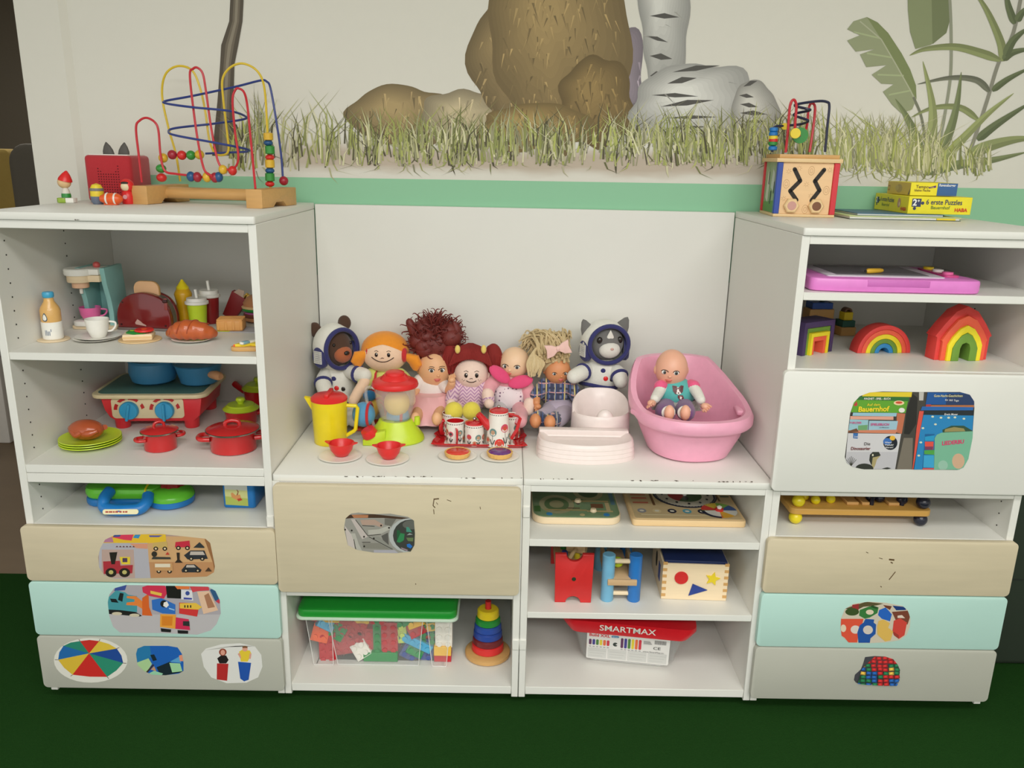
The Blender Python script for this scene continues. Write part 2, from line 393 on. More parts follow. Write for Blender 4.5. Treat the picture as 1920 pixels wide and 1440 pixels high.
    for pts, w, i in (([(1880, 115), (1876, 80), (1850, 20), (1820, -25)], 8, 1), ([(1875, 113), (1840, 100), (1790, 88), (1735, 92), (1705, 104)], 8, 1), ([(1880, 112), (1900, 98), (1940, 90)], 7, 2),
                      ([(1884, 105), (1900, 75), (1930, 50)], 8, 2), ([(1902, 45), (1890, 10), (1885, -20)], 7, 2), ([(1906, 40), (1915, 25), (1930, 10)], 7, 2), ([(1855, 172), (1830, 150), (1780, 146), (1720, 158)], 6, 4), ([(1860, 170), (1890, 148), (1935, 125)], 6, 2),
                      ([(1834, 225), (1800, 202), (1750, 202), (1708, 220)], 6, 1), ([(1832, 262), (1870, 232), (1935, 190)], 8, 2), ([(1816, 292), (1850, 275), (1900, 262), (1950, 258)], 11, 1),
                      ([(1735, 315), (1745, 270), (1748, 200), (1730, 115)], 11, 3), ([(1745, 315), (1775, 260), (1793, 200), (1802, 135)], 9, 0), ([(1745, 320), (1800, 265), (1850, 215), (1900, 175)], 8, 3), ([(1730, 310), (1718, 260), (1700, 220), (1678, 185)], 9, 0),
                      ([(1730, 325), (1790, 310), (1860, 300), (1925, 285)], 9, 0)):
        strip(pts, w, G[i], tuple(x*.88 for x in G[i]))
    pl.done('painted_plants', wb, material=PAINT)
    gr = Pr(YW, step=.0000002); gr.n = 8500
    cols = [(136, 142, 84), (160, 164, 104), (112, 114, 70), (186, 184, 138), (150, 148, 116), (84, 80, 58), (204, 200, 164), (166, 172, 96)]
    tufts = [(R.uniform(430, 1855), R.uniform(-1, 1)) for _ in range(110)]
    for i in range(2000):
        if R.random() < .72: tx_, tl = R.choice(tufts); px = tx_+R.gauss(0, 11); lean = tl*.12
        else: px = R.uniform(428, 1860); lean = 0
        if px < 428 or px > 1862: continue
        if px > 1560: base = 322-26*R.random()+(8 if px > 1680 else 0); hh = R.uniform(34, 105)*(.55 if px > 1780 else 1)
        elif px < 620: base = R.uniform(262, 322); hh = R.uniform(40, 115)
        else: base = R.uniform(262, 312); hh = R.uniform(26, 84)
        if px < 470: hh *= .65
        ln_ = (R.gauss(0, .42)+lean)*hh; w = R.uniform(.7, 2.1)
        c = R.choice((cols[1], cols[3], cols[4], cols[6], cols[7], cols[0]) if px > 1560 else cols); f = R.uniform(.88, 1.12); c = tuple(min(255, x*f) for x in c)
        bend = R.uniform(.2, .5)
        if R.random() < .12: hh = -hh*.3
        gr.pg(c, [(px-w, base), (px+w, base), (px+w*.8+ln_*bend*.55, base-hh*.55), (px+ln_, base-hh), (px-w*.8+ln_*bend*.55, base-hh*.55)])
    o = gr.done('painted_grass', wb, material=PAINT); o['kind'] = 'stuff'
mural()
# ---------------------------------------------------------------- shelving furniture
D = .556; TH = .018; ZT = 1.207; ZC = .604
def panel(t, name, x0, x1, y0, y1, z0, z1, m=None, bev=.0012, parent=None): return t.p(name, M().box(x0, x1, y0, y1, z0, z1, bev, 1), m or WHITE, parent)
def front(t, name, x0, x1, z0, z1, m, y0=-.018, r=.012):
    o = t.p(name, M().prism(rrect(x0, x1, z0, z1, r), y0, y0+.016, 'xz', bev=.0014), m)
    # drawer box behind the front
    return o
def drawer(t, x0, x1, z0, z1, m):
    o = front(t, 'drawer_front', x0, x1, z0, z1, m)
    t.p('drawer_box', M().box(.024, .576, .0, .48, z0+.015, z1-.03), WHITE, o)
    return o
def pegs(t, x, ys, zs):
    m = M()
    for y in ys:
        for z in zs: m.mx = tr(x, y, z) @ rot(0, 90, 0); m.lathe([(.0019, -.0012), (.0019, .0012)], 6)
    o = t.p('peg_holes', m, DARK); o['kind'] = 'stuff'; return o
def zs(a, b): return [a+i*.032 for i in range(int((b-a)/.032)+1)]
def tower(x, label, side):
    t = T('shelf_tower', label, 'cabinet', at=(x, 0, 0), k=1)
    H = 1.19
    panel(t, 'side_panel', 0, TH, 0, D, 0, H); panel(t, 'side_panel', .6-TH, .6, 0, D, 0, H)
    panel(t, 'back_panel', TH, .6-TH, D-.008, D, .01, H)
    for z0, z1 in ((1.171, H), (.5975, .618), (.573, .5965), (.449, .467), (.006, .026)): panel(t, 'horizontal_panel', TH, .6-TH, .001, D-.008, z0, z1)
    fr = [drawer(t, -.006, .6045, .322, .467, WOODF), drawer(t, -.006, .6045, .172, .319, MINT), drawer(t, -.006, .6045, .02, .169, GREY)]
    for fx in (.06, .54):
        for fy in (.06, .5): t.p('foot', M().lathe([(.02, -.02), (.022, -.012), (.016, 0)], 16, (fx, fy, 0)), WHITE)
    return t, fr
LT, LF = tower(0, 'tall white shelf tower at the left holding the play kitchen things', 'l')
panel(LT, 'shelf', TH, .6-TH, .002, D-.01, .873, .891)
RT, RF = tower(1.8, 'tall white shelf tower at the right with the rainbow arches', 'r')
panel(RT, 'shelf', TH, .6-TH, .002, D-.01, 1.046, 1.064); panel(RT, 'shelf', TH, .6-TH, .002, D-.01, .870, .888)
door = front(RT, 'flap_door', -.012, .612, .592, .886, WHITE, r=.012)
for t, xs in ((LT, TH), (RT, .6-TH)):
    pegs(t, xs, (.045, .30), zs(.645, .85)+zs(.915, 1.15) if t is LT else zs(.92, 1.03)); pegs(t, xs, (.045, .3), zs(.485, .56))
def top(x0, x1, z, label, nm='cabinet_top', y0=-.006):
    o = build(nm, M().prism(rrect(x0, x1, y0, D+(.006 if y0 < -.002 else -.001), .006), z, z+.0165, 'xy', bev=.0015), WHITE); o.location = (0, 0, 0)
    tag(o, label, 'worktop'); return o
tl = top(-.0, .6, 1.1905, 'white top board of the left shelf tower under the bead maze'); tr_ = top(1.8, 2.4, 1.1905, 'white top board of the right shelf tower under the puzzle boxes')
tcl = top(.602, 1.1995, .588, y0=-.0015, label= 'white low worktop with the tea set and blender on it'); tcr = top(1.2005, 1.7975, .588, y0=-.0015, label= 'white low worktop with the pink doll bathtub on it')
def chips(o, pts, Y, c=(70, 56, 40)):
    p = Pr(Y); q = random.Random(4)
    for (x0, x1, y, n) in pts:
        for i in range(n):
            x = q.uniform(x0, x1); l = q.uniform(1, 5); p.pg(c, [(x-l, y+q.uniform(-1, .6)), (x, y-q.uniform(.3, 1.4)), (x+l, y+q.uniform(-.8, .8)), (x, y+q.uniform(.2, 1.6))])
    p.done('edge_chips', o)
chips(tcl, [(640, 810, 893.5, 16), (860, 980, 896, 7)], -.003); chips(tcr, [(1000, 1080, 898, 8), (1180, 1300, 901, 9), (1340, 1410, 903, 9)], -.003)
chips(tl, [(140, 146, 412, 3)], -.0075)
# low units in the middle
def low(x, label):
    t = T('low_cabinet', label, 'cabinet', at=(x, 0, 0), k=1); H = .5875
    panel(t, 'side_panel', .0005, TH, 0, D, 0, H); panel(t, 'side_panel', .6-TH, .5995, 0, D, 0, H); panel(t, 'back_panel', TH, .6-TH, D-.008, D, .01, H)
    panel(t, 'horizontal_panel', TH, .6-TH, .001, D-.008, .571, H); panel(t, 'bottom_panel', TH, .6-TH, .001, D-.008, .008, .030)
    for fx in (.06, .54):
        for fy in (.06, .5): t.p('foot', M().lathe([(.02, -.02), (.022, -.012), (.016, 0)], 16, (fx, fy, 0)), WHITE)
    return t
ML = low(.6, 'low white cabinet with one large birch drawer and the brick box'); MR = low(1.2, 'low white cabinet with three open shelves beside the birch drawer')
mf = front(ML, 'drawer_front', .0055, .595, .302, .586, WOODF); ML.p('drawer_box', M().box(.024, .576, .0, .48, .32, .56), WHITE, mf)
panel(ML, 'horizontal_panel', TH, .6-TH, .001, D-.008, .281, .299)
panel(MR, 'shelf', TH, .6-TH, .002, D-.01, .427, .446); panel(MR, 'shelf', TH, .6-TH, .002, D-.01, .229, .246)
ch = Pr(.002); 
for x0, x1, y in ((570, 700, 1283), (820, 920, 1285)): ch.ln((120, 92, 66), [(x0, y), ((x0+x1)/2, y+.6), (x1, y+.8)], .8)
for t, px, py in ((LT, 507, 978), (LT, 532, 1128), (ML, 962, 1209), (MR, 980, 1209), (MR, 988, 960), (RT, 1428, 1042)):
    c = PY(px, py, -.002)-t.P; w = .0087; c.x = TH/2 if c.x < .3 else .6-TH/2
    t.p('connector_clip', M().box(c.x-w, c.x+w, -.0035, .03, c.z-.014, c.z+.014, .001, 1), WHITE)
bb = build('backboard', M().box(.602, 1.798, .556, .572, .604, 1.2035, .001, 1), WHITE); tag(bb, 'white board standing behind the dolls between both towers', 'panel')
t = T('dark_stand_in', 'dark green stand-in block for the shaded floor right of the right tower', 'stand-in', at=(2.72, .30, -.02), k=1); t.p('dark_block', M().box(-.28, .28, -.1, .1, 0, .545, .02, 3), mat('stand_in_green', (34, 46, 32), .8)); t.p('dark_line', M().box(-.281, .281, -.101, .101, .27, .274), mat('stand_in_line', (24, 32, 24), .8))  # added block, its dark colour stands in for carpet in shade
tw = build('trim_1', M().box(2.425, 3.0, .2, .5, .527, .80, .004), WHITE); struct(tw, 'white panel edge right of the right tower')
# knocks and scratches on the birch fronts
def scr(o, pts, Y=-.0185):
    p = Pr(Y)
    for c, w, q in pts: p.ln(c, q, w)
    p.done('scratches', o)
BR = (96, 74, 46)
scr(mf, [(BR, 1.6, [(814, 935), (812, 948), (816, 952)]), (BR, 2.2, [(813, 936), (823, 935)]), (BR, 1.2, [(813, 955), (814, 964)]), (BR, 1, [(818, 942), (821, 946)]), (BR, 1, [(838, 937), (846, 940)]), (BR, 1.4, [(779, 1094), (780, 1096)]), (BR, 1, [(900, 950), (901, 955)])])
scr(RF[0], [(BR, 1.2, [(1624, 1035), (1628, 1037)]), (BR, 1, [(1648, 1046), (1655, 1048)]), (BR, 3, [(1667, 1049), (1677, 1050)]), (BR, 2, [(1670, 1054), (1674, 1056)]), (BR, 1.5, [(1679, 1072), (1667, 1087)]), (BR, 1.5, [(1651, 1099), (1653, 1101)])])
# ================================================================ things on and in the left tower
def plast(n, c, r=.32, **k): return mat(n, c, r, **k)
WPL = plast('white_plastic', (238, 236, 228)); RED = plast('red_enamel', (196, 34, 36), .22, coat=.4); REDP = plast('red_plastic', (222, 42, 42)); REDW = plast('red_paint', (206, 44, 44), .4)
LIME = plast('lime_plastic', (196, 220, 50)); YEL = plast('yellow_plastic', (236, 214, 30)); BLU = plast('blue_plastic', (28, 118, 190)); NAVY = mat('navy_fabric', (44, 46, 104), .8, 'fabric')
WOOD = mat('pale_wood', (228, 196, 146), .5, 'wood', scale=70, var=.09); WOODD = mat('honey_wood', (206, 160, 98), .45, 'wood', scale=70, var=.12); PALEW = mat('cream_wood', (236, 214, 178), .5, 'wood', scale=70, var=.06)
PINKP = plast('pink_plastic', (232, 110, 168)); BLACK = plast('black_plastic', (22, 22, 24), .35); TEAL = plast('pale_teal_paint', (140, 190, 186), .45); CHROME = mat('steel_rim', (190, 186, 178), .25, metal=1)
ORANGE = plast('orange_plastic', (232, 96, 40)); GREENP = plast('green_plastic', (40, 150, 62)); YELW = plast('yellow_paint', (232, 206, 50), .4); GRNW = plast('green_paint', (48, 140, 60), .4); BLUW = plast('blue_paint', (44, 84, 160), .4); CREAM = plast('cream_paint', (226, 208, 168), .5)
def ring_(cx, cy, z, rx, ry, n=32): return [(cx+rx*cos(2*pi*i/n), cy+ry*sin(2*pi*i/n), z) for i in range(n)]
def handle(m, x0, z0, x1, z1, out, r, y=0, s=1):
    m.tube(spl([(x0, y, z0), (x0+s*out, y, z0-(z0-z1)*.12), (x0+s*out*1.05, y, (z0+z1)/2), (x1+s*out*.75, y, z1+(z0-z1)*.06), (x1, y, z1)], 5), r, 8)
# --- red speaker cube with two grey ears
t = T('speaker_box', 'red padded speaker cube with two grey ears behind the small figures', 'speaker', at=(PY(160, 330, .39).x+.061, .45, ZT+.0004), rz=0, k=.00142)
A = 43
t.p('cube_body', M().box(-A, A, -A, A, 0, 2*A-2, 7, 3), mat('red_felt', (178, 32, 42), .8, 'fabric', scale=160)); t.p('top_plate', M().box(-A+7, A-7, -A+7, A-7, 2*A-3, 2*A-.6, .8), WPL)
for s in (-1, 1):
    e = M(); e.mx = tr(14*s-4, 6, 2*A-2) @ rot(0, 8*s, 0); e.lathe([(11, 0), (10, 8), (6.5, 16), (1.5, 23), (0, 24)], 14, sy=.45); t.p('ear', e, plast('dark_grey_rubber', (84, 80, 76), .6))
sp = M()
for i in range(9):
    for j in range(8): sp.mx = tr(-18+4.6*i, -A-.15, 18+4.6*j) @ rot(90, 0, 0); sp.lathe([(1.15, 0), (1.15, .5)], 6)
for x, z in ((-18, 55), (-18, 60), (-13.4, 55), (18.8, 55), (18.8, 60), (14.2, 55), (18.8, 65)): sp.mx = tr(x, -A-.15, z) @ rot(90, 0, 0); sp.lathe([(1.15, 0), (1.15, .5)], 6)
o = t.p('speaker_holes', sp, mat('dark_red_hole', (92, 18, 24), .9)); o['kind'] = 'stuff'
# --- four small plain peg figures
def peg(label, px, Y, parts, base=None):
    P = PY(px, 380, Y); t = T('peg_figure', label, 'figurine', at=(P.x, Y, ZT+.0004), group='small figures beside the speaker cube'); return t
t = peg('tiny peg figure with a red pointed cap on a green and white base', 126, .33, 0)
t.p('base', M().prism(rrect(-17, 2, -8, 8, 7), 0, 9, 'xy', bev=1), plast('leaf_green', (150, 180, 60))); t.p('base_block', M().box(1, 16, -8, 8, 0, 9, 1), WPL)
t.p('body', M().lathe([(7, 9), (8, 13), (6.5, 22), (3.5, 28)], 16), mat('peg_white', (222, 216, 204), .5)); t.p('head', M().ell((-1, 0, 37), (12, 11, 11)), mat('peg_skin', (226, 190, 140), .5)); c = M(); c.mx = tr(1, 0, 40) @ rot(0, 14, 0); c.lathe([(12.5, 0), (11.5, 4), (7, 12), (2, 18), (0, 19)], 18); t.p('cap', c, REDP)
t.p('trousers', M().lathe([(6.5, 9), (8.3, 10), (8.2, 14), (7.7, 17)], 16), GRNW)
t = peg('tiny yellow and grey peg figure leaning by the speaker cube', 184, .305, 0)
t.p('body', M().lathe([(8, 0), (11, 4), (12, 16), (11.5, 28), (8, 35), (0, 38)], 18), YELW); t.p('trousers', M().lathe([(8.3, 0), (11.4, 4), (12.3, 14)], 18), plast('grey_blue_paint', (110, 120, 140), .5)); t.p('band', M().lathe([(12.2, 24), (12.5, 26), (12, 29)], 18), plast('grey_paint', (120, 118, 116), .5))
t = peg('tiny orange peg figure with white bands lying before the speaker cube', 209, .285, 0)
b = M(); b.mx = tr(0, 0, 11) @ rot(0, 90, 0); b.lathe([(0, -22), (6, -19), (10, -10), (11, 2), (9.5, 14), (5, 20), (0, 22)], 18); t.p('body', b, ORANGE)
for x, r in ((-6, 10.9), (9, 10.6)): b = M(); b.mx = tr(x, 0, 11) @ rot(0, 90, 0); b.lathe([(r, -1.6), (r+.6, 0), (r, 1.6)], 18); t.p('band', b, WPL)
t.p('base', M().box(-12, 12, -6, 6, 0, 2, .6), ORANGE)
t = peg('tiny red hooded peg doll next to the bead maze', 241, .335, 0)
t.p('body', M().lathe([(10, 0), (11, 4), (11.5, 14), (9, 22), (6, 25)], 18), REDP); t.p('hood', M().ell((0, 0, 33), (13, 12, 13)), REDP); f = M(); f.ell((0, -5.5, 32), (9, 7.5, 9)); t.p('face', f, mat('peg_face', (232, 214, 176), .5))
t.p('fringe', M().ell((0, -7.6, 38), (7.5, 5, 3)), mat('peg_dark', (40, 34, 30), .5)); b = M(); b.mx = tr(0, -11.2, 13) @ rot(90, 0, 0); b.lathe([(2.2, 0), (4, 0), (4, .8), (2.2, .8)], 14); t.p('button', b, plast('pale_pink', (230, 170, 176)))
# --- bead maze
bx = (PZ(256, 382, ZT), PZ(467, 388, ZT))
A0 = Vector((.188, .33, ZT+.0004)); A1 = Vector((.50, .262, ZT+.0004))
ux = (A1-A0).normalized(); rz = math.degrees(math.atan2(ux.y, ux.x))
t = T('bead_maze', 'wooden bead maze with curved yellow red and blue wires', 'toy', at=A0, rz=rz, k=.001)
Lm = (A1-A0).length*1000
for x in (0, Lm):
    f = M(); prof = [(0, 0), (58, 0), (74, 12), (112, 12), (128, 0), (186, 0), (186, 46), (0, 46)]
    f.mx = tr(x, 0, 0); f.prism(prof, -1, 44, 'yz', bev=3); t.p('foot_block', f, WOODD)
t.p('cross_bar', M().tube([(30, 92, 27), (Lm+10, 92, 27)], 15, 16), WOODD)
def yl(px, py, d): return t.w(px, py, A0.y+d)
def wire(name, pts, m, r=2.7, n=8): t.p(name, M().tube(spl(pts, n), r, 8), m)
WY = plast('yellow_wire', (222, 190, 50), .35); WR = plast('red_wire', (196, 40, 52), .35); WB = plast('blue_wire', (46, 62, 130), .35)
f0, b0 = .03, .15
wire('yellow_wire', [yl(338, 340, .15), yl(330, 290, .15), yl(316, 240, .15), yl(304, 180, .15), yl(310, 140, .14), yl(333, 124, .14), yl(360, 132, .14), yl(375, 165, .14), yl(385, 210, .13), yl(392, 260, .12), yl(402, 286, .11), yl(416, 291, .1), yl(428, 283, .1), yl(426, 250, .1), yl(419, 190, .1), yl(417, 150, .1), yl(430, 128, .1), yl(452, 119, .1), yl(475, 127, .1), yl(490, 145, .1), yl(497, 175, .09), yl(501, 240, .08), yl(507, 352, .06)], WY, 2.9)
wire('red_wire', [yl(266, 342, .03), yl(260, 290, .03), yl(255, 240, .03), yl(262, 226, .03), yl(275, 221, .03), yl(290, 229, .03), yl(297, 245, .03), yl(301, 290, .03), yl(309, 320, .03), yl(330, 326, .03), yl(365, 330, .03), yl(388, 333, .02), yl(397, 330, .01), yl(383, 318, .01), yl(372, 270, .01), yl(362, 200, .02), yl(356, 140, .02), yl(362, 129, .02), yl(370, 127, .02), yl(380, 138, .02), yl(386, 170, .02), yl(396, 240, .02), yl(408, 300, .02), yl(420, 316, .02), yl(438, 316, .02), yl(447, 296, .01), yl(441, 250, .01), yl(436, 190, 0), yl(441, 169, 0), yl(448, 166, 0), yl(458, 174, 0), yl(464, 200, -.01), yl(470, 260, -.02), yl(479, 354, -.05)], WR, 2.9)
wire('blue_wire', [yl(531, 345, .08), yl(527, 290, .08), yl(517, 220, .08), yl(507, 165, .09), yl(500, 153, .1), yl(488, 151, .1), yl(440, 163, .11), yl(360, 180, .08), yl(312, 189, .05), yl(312, 194, .03), yl(360, 201, .01), yl(430, 208, .03), yl(460, 218, .08), yl(455, 224, .1), yl(400, 232, .12), yl(330, 240, .08), yl(316, 247, .05), yl(330, 254, .02), yl(400, 267, .01), yl(460, 279, .05), yl(464, 284, .09), yl(430, 286, .11), yl(385, 288, .1)], WB, 2.9)
def bead(px, py, d, rx, rz_, m, cyl=False):
    c = yl(px, py, d); b = M()
    if cyl: b.lathe([(rx*.55, -rz_), (rx, -rz_*.8), (rx, rz_*.8), (rx*.55, rz_)], 16, c)
    else: b.ell(c, (rx, rx, rz_), 16, 10)
    t.p('bead', b, m)
BR_ = plast('bead_red', (206, 44, 40)); BG_ = plast('bead_green', (52, 140, 56)); BY_ = plast('bead_yellow', (218, 176, 50)); BB_ = plast('bead_blue', (36, 84, 132)); BD_ = plast('bead_crimson', (160, 36, 52))
for px, py, m in ((306, 296, BY_), (323, 290, BD_), (341, 291, BR_), (358, 291, BG_), (374, 290, BY_)): bead(px, py, .05, 12, 12, m)
for px, py, m in ((302, 316, BG_), (303, 333, BR_)): bead(px, py, .04, 13, 11, m)
for px, py, m in ((358, 331, BB_), (370, 332, BD_), (388, 332, BY_), (403, 333, BD_), (410, 332, BB_)): bead(px, py, .02, 11, 13, m)
for px, py, m in ((418, 318, BY_), (436, 320, BR_)): bead(px, py, .02, 11, 12, m)
for py, h, m in ((256, 8, BY_), (268, 6, BB_), (281, 9, BG_), (295, 6, BR_), (307, 9, BY_), (320, 6, BB_), (332, 9, BG_), (345, 6, BR_)): bead(503 if py < 275 else 506, py, .06, 12, h*1.25, m, h > 7)
bead(532, 339, .08, 12, 12, BD_)
# --- upper shelf
Z1 = .8914
t = T('coaster', 'round pale wooden coaster under the toy milk bottle', 'coaster', 101, 637, Z1); t.p('disc', M().lathe([(27, 0), (28, 1), (27, 2.5), (0, 2.5)], 36), PALEW)
t = T('toy_bottle', 'wooden toy milk bottle with a blue cap and white base', 'bottle', at=PZ(101, 637, Z1)+Vector((0, 0, .0034)))
H = t.h(547); t.p('glass_body', M().lathe([(16, H*.36), (17.5, H*.4), (17.5, H*.62), (15.5, H*.68), (9, H*.8), (7.5, H*.9), (7.5, H*.94)], 26), mat('amber_wood', (224, 176, 104), .3, 'wood', scale=60, coat=.3)); t.p('white_base', M().lathe([(16.5, 0), (17.8, 1.5), (18, H*.37), (17.6, H*.375)], 26), WPL); t.p('cap', M().lathe([(8.6, H*.88), (9.8, H*.9), (10, H*.97), (8.5, H)], 22), plast('sky_blue', (70, 166, 206)))
def onbottle(name, pts, r, c, m): # wraps a flat outline round a cylinder
    t.p(name, M().add([((r+.15)*sin(x/r), -(r+.15)*cos(x/r), z) for x, z in pts], [list(range(len(pts)))]), m, smooth=False)
onbottle('drop_mark', [(-2+5*sin(a)*(1-.45*cos(a))*.9, H*.49+8*cos(a)) for a in [i*pi/8 for i in range(16)]], 17.6, 0, plast('drop_outline', (70, 92, 110)))
onbottle('drop_mark', [(-2+3.4*sin(a)*(1-.4*cos(a)), H*.487+5.8*cos(a)) for a in [i*pi/8 for i in range(16)]], 17.9, 0, WPL)
for i, (x, w, z0, z1) in enumerate(((-4, 1, 9, 19), (-1.5, 1, 9, 19), (1, 1.2, 9, 17), (3.6, 1, 9, 17), (6, 1, 16, 21))): onbottle('mark_stroke', [(x, z0), (x+w, z0), (x+w, z1), (x, z1)], 18.1, 0, plast('ink_blue', (70, 92, 130)))
# coffee machine
t = T('toy_coffee_machine', 'pale teal wooden toy coffee machine with a round white head', 'toy appliance', at=PZ(152, 618, Z1)+Vector((.028, .02, 0)), rz=0)
H = t.h(500)
t.p('base_plate', M().prism(rrect(-40, 42, -12, 52, 8), 0, 6, 'xy', bev=1), PALEW); t.p('drip_tray', M().prism(rrect(-36, 22, -16, 26, 12), 6, 15, 'xy', bev=1.5), WPL); t.p('tray_slot', M().box(-8, 16, -17, -14, 7.5, 10.5), REDW)
def spanel(x):
    L1 = [(0, 6), (1, 30), (-3, 55), (-13, 85), (-18, H)]; R1 = [(52, H), (58, 70), (60, 40), (60, 6)]
    e = M(); e.prism(L1+R1, x-4.5, x+4.5, 'yz', bev=.8); t.p('side_panel', e, TEAL)
spanel(-12); spanel(32); t.p('back_panel', M().box(-8, 28, 48, 56, 6, H-4, 1), TEAL)
t.p('head', M().lathe([(21, H-26), (22, H-24), (22, H-13), (20, H-12)], 26, (-12, -12, 0)).box(-12, 28, -22, 30, H-25, H-13, 1), PALEW); t.p('head_top', M().lathe([(25, H-13), (26, H-11), (26, H-3), (24, H-1), (0, H-1)], 28, (-12, -12, 0)).box(-12, 28, -24, 30, H-12, H-1.5, 1), WPL)
t.p('filter', M().lathe([(13, H-37), (14.5, H-36), (14.5, H-26)], 22, (-12, -12, 0)), mat('pink_wood', (230, 186, 152), .5)); t.p('spout', M().lathe([(2.6, H-48), (3.2, H-47), (3.2, H-37)], 14, (-12, -12, 0)), WPL); t.p('button', M().ell((12, 6, H+3), (6.5, 6.5, 6)), plast('coral_knob', (214, 96, 92))); k_ = M(); k_.mx = tr(37, 30, 30) @ rot(0, 90, 0); k_.lathe([(13, 0), (14, 3), (11, 14), (0, 15)], 20); t.p('side_knob', k_, WPL)
def cup(name, label, P, r, h, m, hs=1, hang=20, group=None):
    c = T(name, label, 'cup', at=P, rz=hang, group=group)
    c.p('bowl', M().lathe([(r*.55, 0), (r*.62, h*.04), (r*.9, h*.45), (r, h), (r*.94, h), (r*.84, h*.45), (r*.5, h*.1), (0, h*.1)], 28), m)
    b = M(); handle(b, r*.93, h*.82, r*.78, h*.3, r*.5, r*.09); c.p('handle', b, m); return c
P = t.P+Vector((-.012, .006, .0205)); cup('toy_cup', 'pink toy cup standing in the coffee machine', P, 19, 25, PINKP)
for i in range(2):
    Ps = PZ(181, 637, Z1)+Vector((.003*i, .006*i, .0032*i)); s_ = T('saucer', ('lower' if i == 0 else 'upper')+' white saucer beneath the white toy cup', 'saucer', at=Ps, group='white saucers under the cup')
    s_.p('dish', M().lathe([(22, 0), (25, .5), (38, 4.4), (40, 5), (38.5, 5.4), (25, 2), (0, 2)], 40), WPL)
cup('toy_cup', 'white toy cup on two stacked saucers', PZ(181, 637, Z1)+Vector((.003, .006, .006)), 21, 35, WPL)
# toaster
t = T('toy_toaster', 'dark red domed toy toaster with a grey back half', 'toy appliance', at=PZ(270, 620, Z1)+Vector((0, .004, 0)), rz=-5)
H = t.h(549); dome = [(-55, 4), (-56, 26), (-50, 46), (-38, 60), (-20, H-3), (0, H), (20, H-3), (38, 60), (50, 46), (56, 26), (55, 4)]; dome = [(a*.93, b) for a, b in dome]; dome = [(p.x, p.y) for p in spl([(a, b, 0) for a, b in dome], 4)]
MAR = plast('maroon_shell', (120, 26, 28), .22, coat=.5); t.p('front_shell', M().prism(dome, 0, 14, 'xz', bev=3), MAR); t.p('grey_body', M().prism([(a*.97, b*.98) for a, b in dome], 13, 28, 'xz'), plast('taupe_plastic', (104, 98, 86), .4)); t.p('back_shell', M().prism(dome, 27, 38, 'xz', bev=3), MAR); t.p('base_rim', M().prism(rrect(-54, 54, -3, 41, 8), 0, 4.5, 'xy', bev=1), plast('grey_trim', (120, 108, 104)))
b = M(); b.mx = tr(46, -.5, 56) @ rot(90, 0, 0); b.box(-3, 3, -16, 6, 0, .8, .4); t.p('lever_slot', b, plast('slot_pale_red', (150, 70, 66))); t.p('lever', M().box(42, 50, -5, 1, 54, 60, 1), plast('dark_maroon', (60, 16, 18)))  # slot strip in a paler red than the shell
for x, z in ((-38, 52), (-44, 10), (42, 10)): b = M(); b.mx = tr(x, 0, z) @ rot(90, 0, 0); b.lathe([(2, 0), (2, .6)], 10); t.p('screw', b, plast('dark_maroon', (60, 16, 18)))
lg = M()
for pts in ([(-17, 14), (-12, 21), (-6, 17), (-2, 13), (4, 10), (4, 8), (-16, 11)],): lg.poly([(x, -.25, z) for x, z in pts])
t.p('emblem', lg, plast('emblem_pink', (196, 160, 150)), smooth=False)
t2 = T('toast_slice', 'pale wooden toast slice sticking out of the red toaster', 'toy food', at=t.P+Vector((.004, .029, .035)), rz=-5); t2.p('bread', M().prism(rrect(-24, 24, 0, t.h(532)-24, 14), -4, 4, 'xz', bev=1), mat('toast_wood', (232, 184, 138), .6, 'wood', scale=50))
t2.p('crust', M().prism(rrect(-24.4, 24.4, -.2, t.h(532)-23.6, 14), -2.2, 2.2, 'xz', bev=.4), WOODD)
# sandwich board
t = T('wood_plate', 'round wooden plate under the toy sandwich', 'plate', 263, 637, Z1); t.p('disc', M().lathe([(37, 0), (38, 1), (37, 2.5), (0, 2.5)], 36), WOOD); P = t.P+Vector((0, 0, .0034))
t = T('bread_slice', 'thick pale bread slice on the round wooden plate', 'toy food', at=P, rz=14); t.p('crumb', M().box(-27, 24, -18, 20, 0, 11, 1.5), PALEW); t.p('crust', M().box(-27.4, 24.4, -18.4, 20.4, 3, 8, 1), WOOD)
t = T('lettuce_leaf', 'green toy lettuce leaf lying on the bread slice', 'toy food', at=P+Vector((-.004, .002, .0146)), rz=0); t.p('leaf', M().lathe([(20, 0), (21, 1.5), (18, 3), (0, 3)], 26, wob=lambda a, j: 1+.05*sin(7*a)), GREENP); t.p('rib', M().tube([(-15, 0, 3), (15, 0, 3)], .8, 6), LIME)
t = T('tomato_slice', 'red toy tomato slice on top of the lettuce', 'toy food', at=P+Vector((.012, .0, .0187)), rz=0); t.p('slice', M().lathe([(16, 0), (17.5, 1.5), (16, 4), (0, 4)], 26), REDP); t.p('core', M().lathe([(5, 4), (4.5, 4.6), (0, 4.6)], 16), ORANGE)
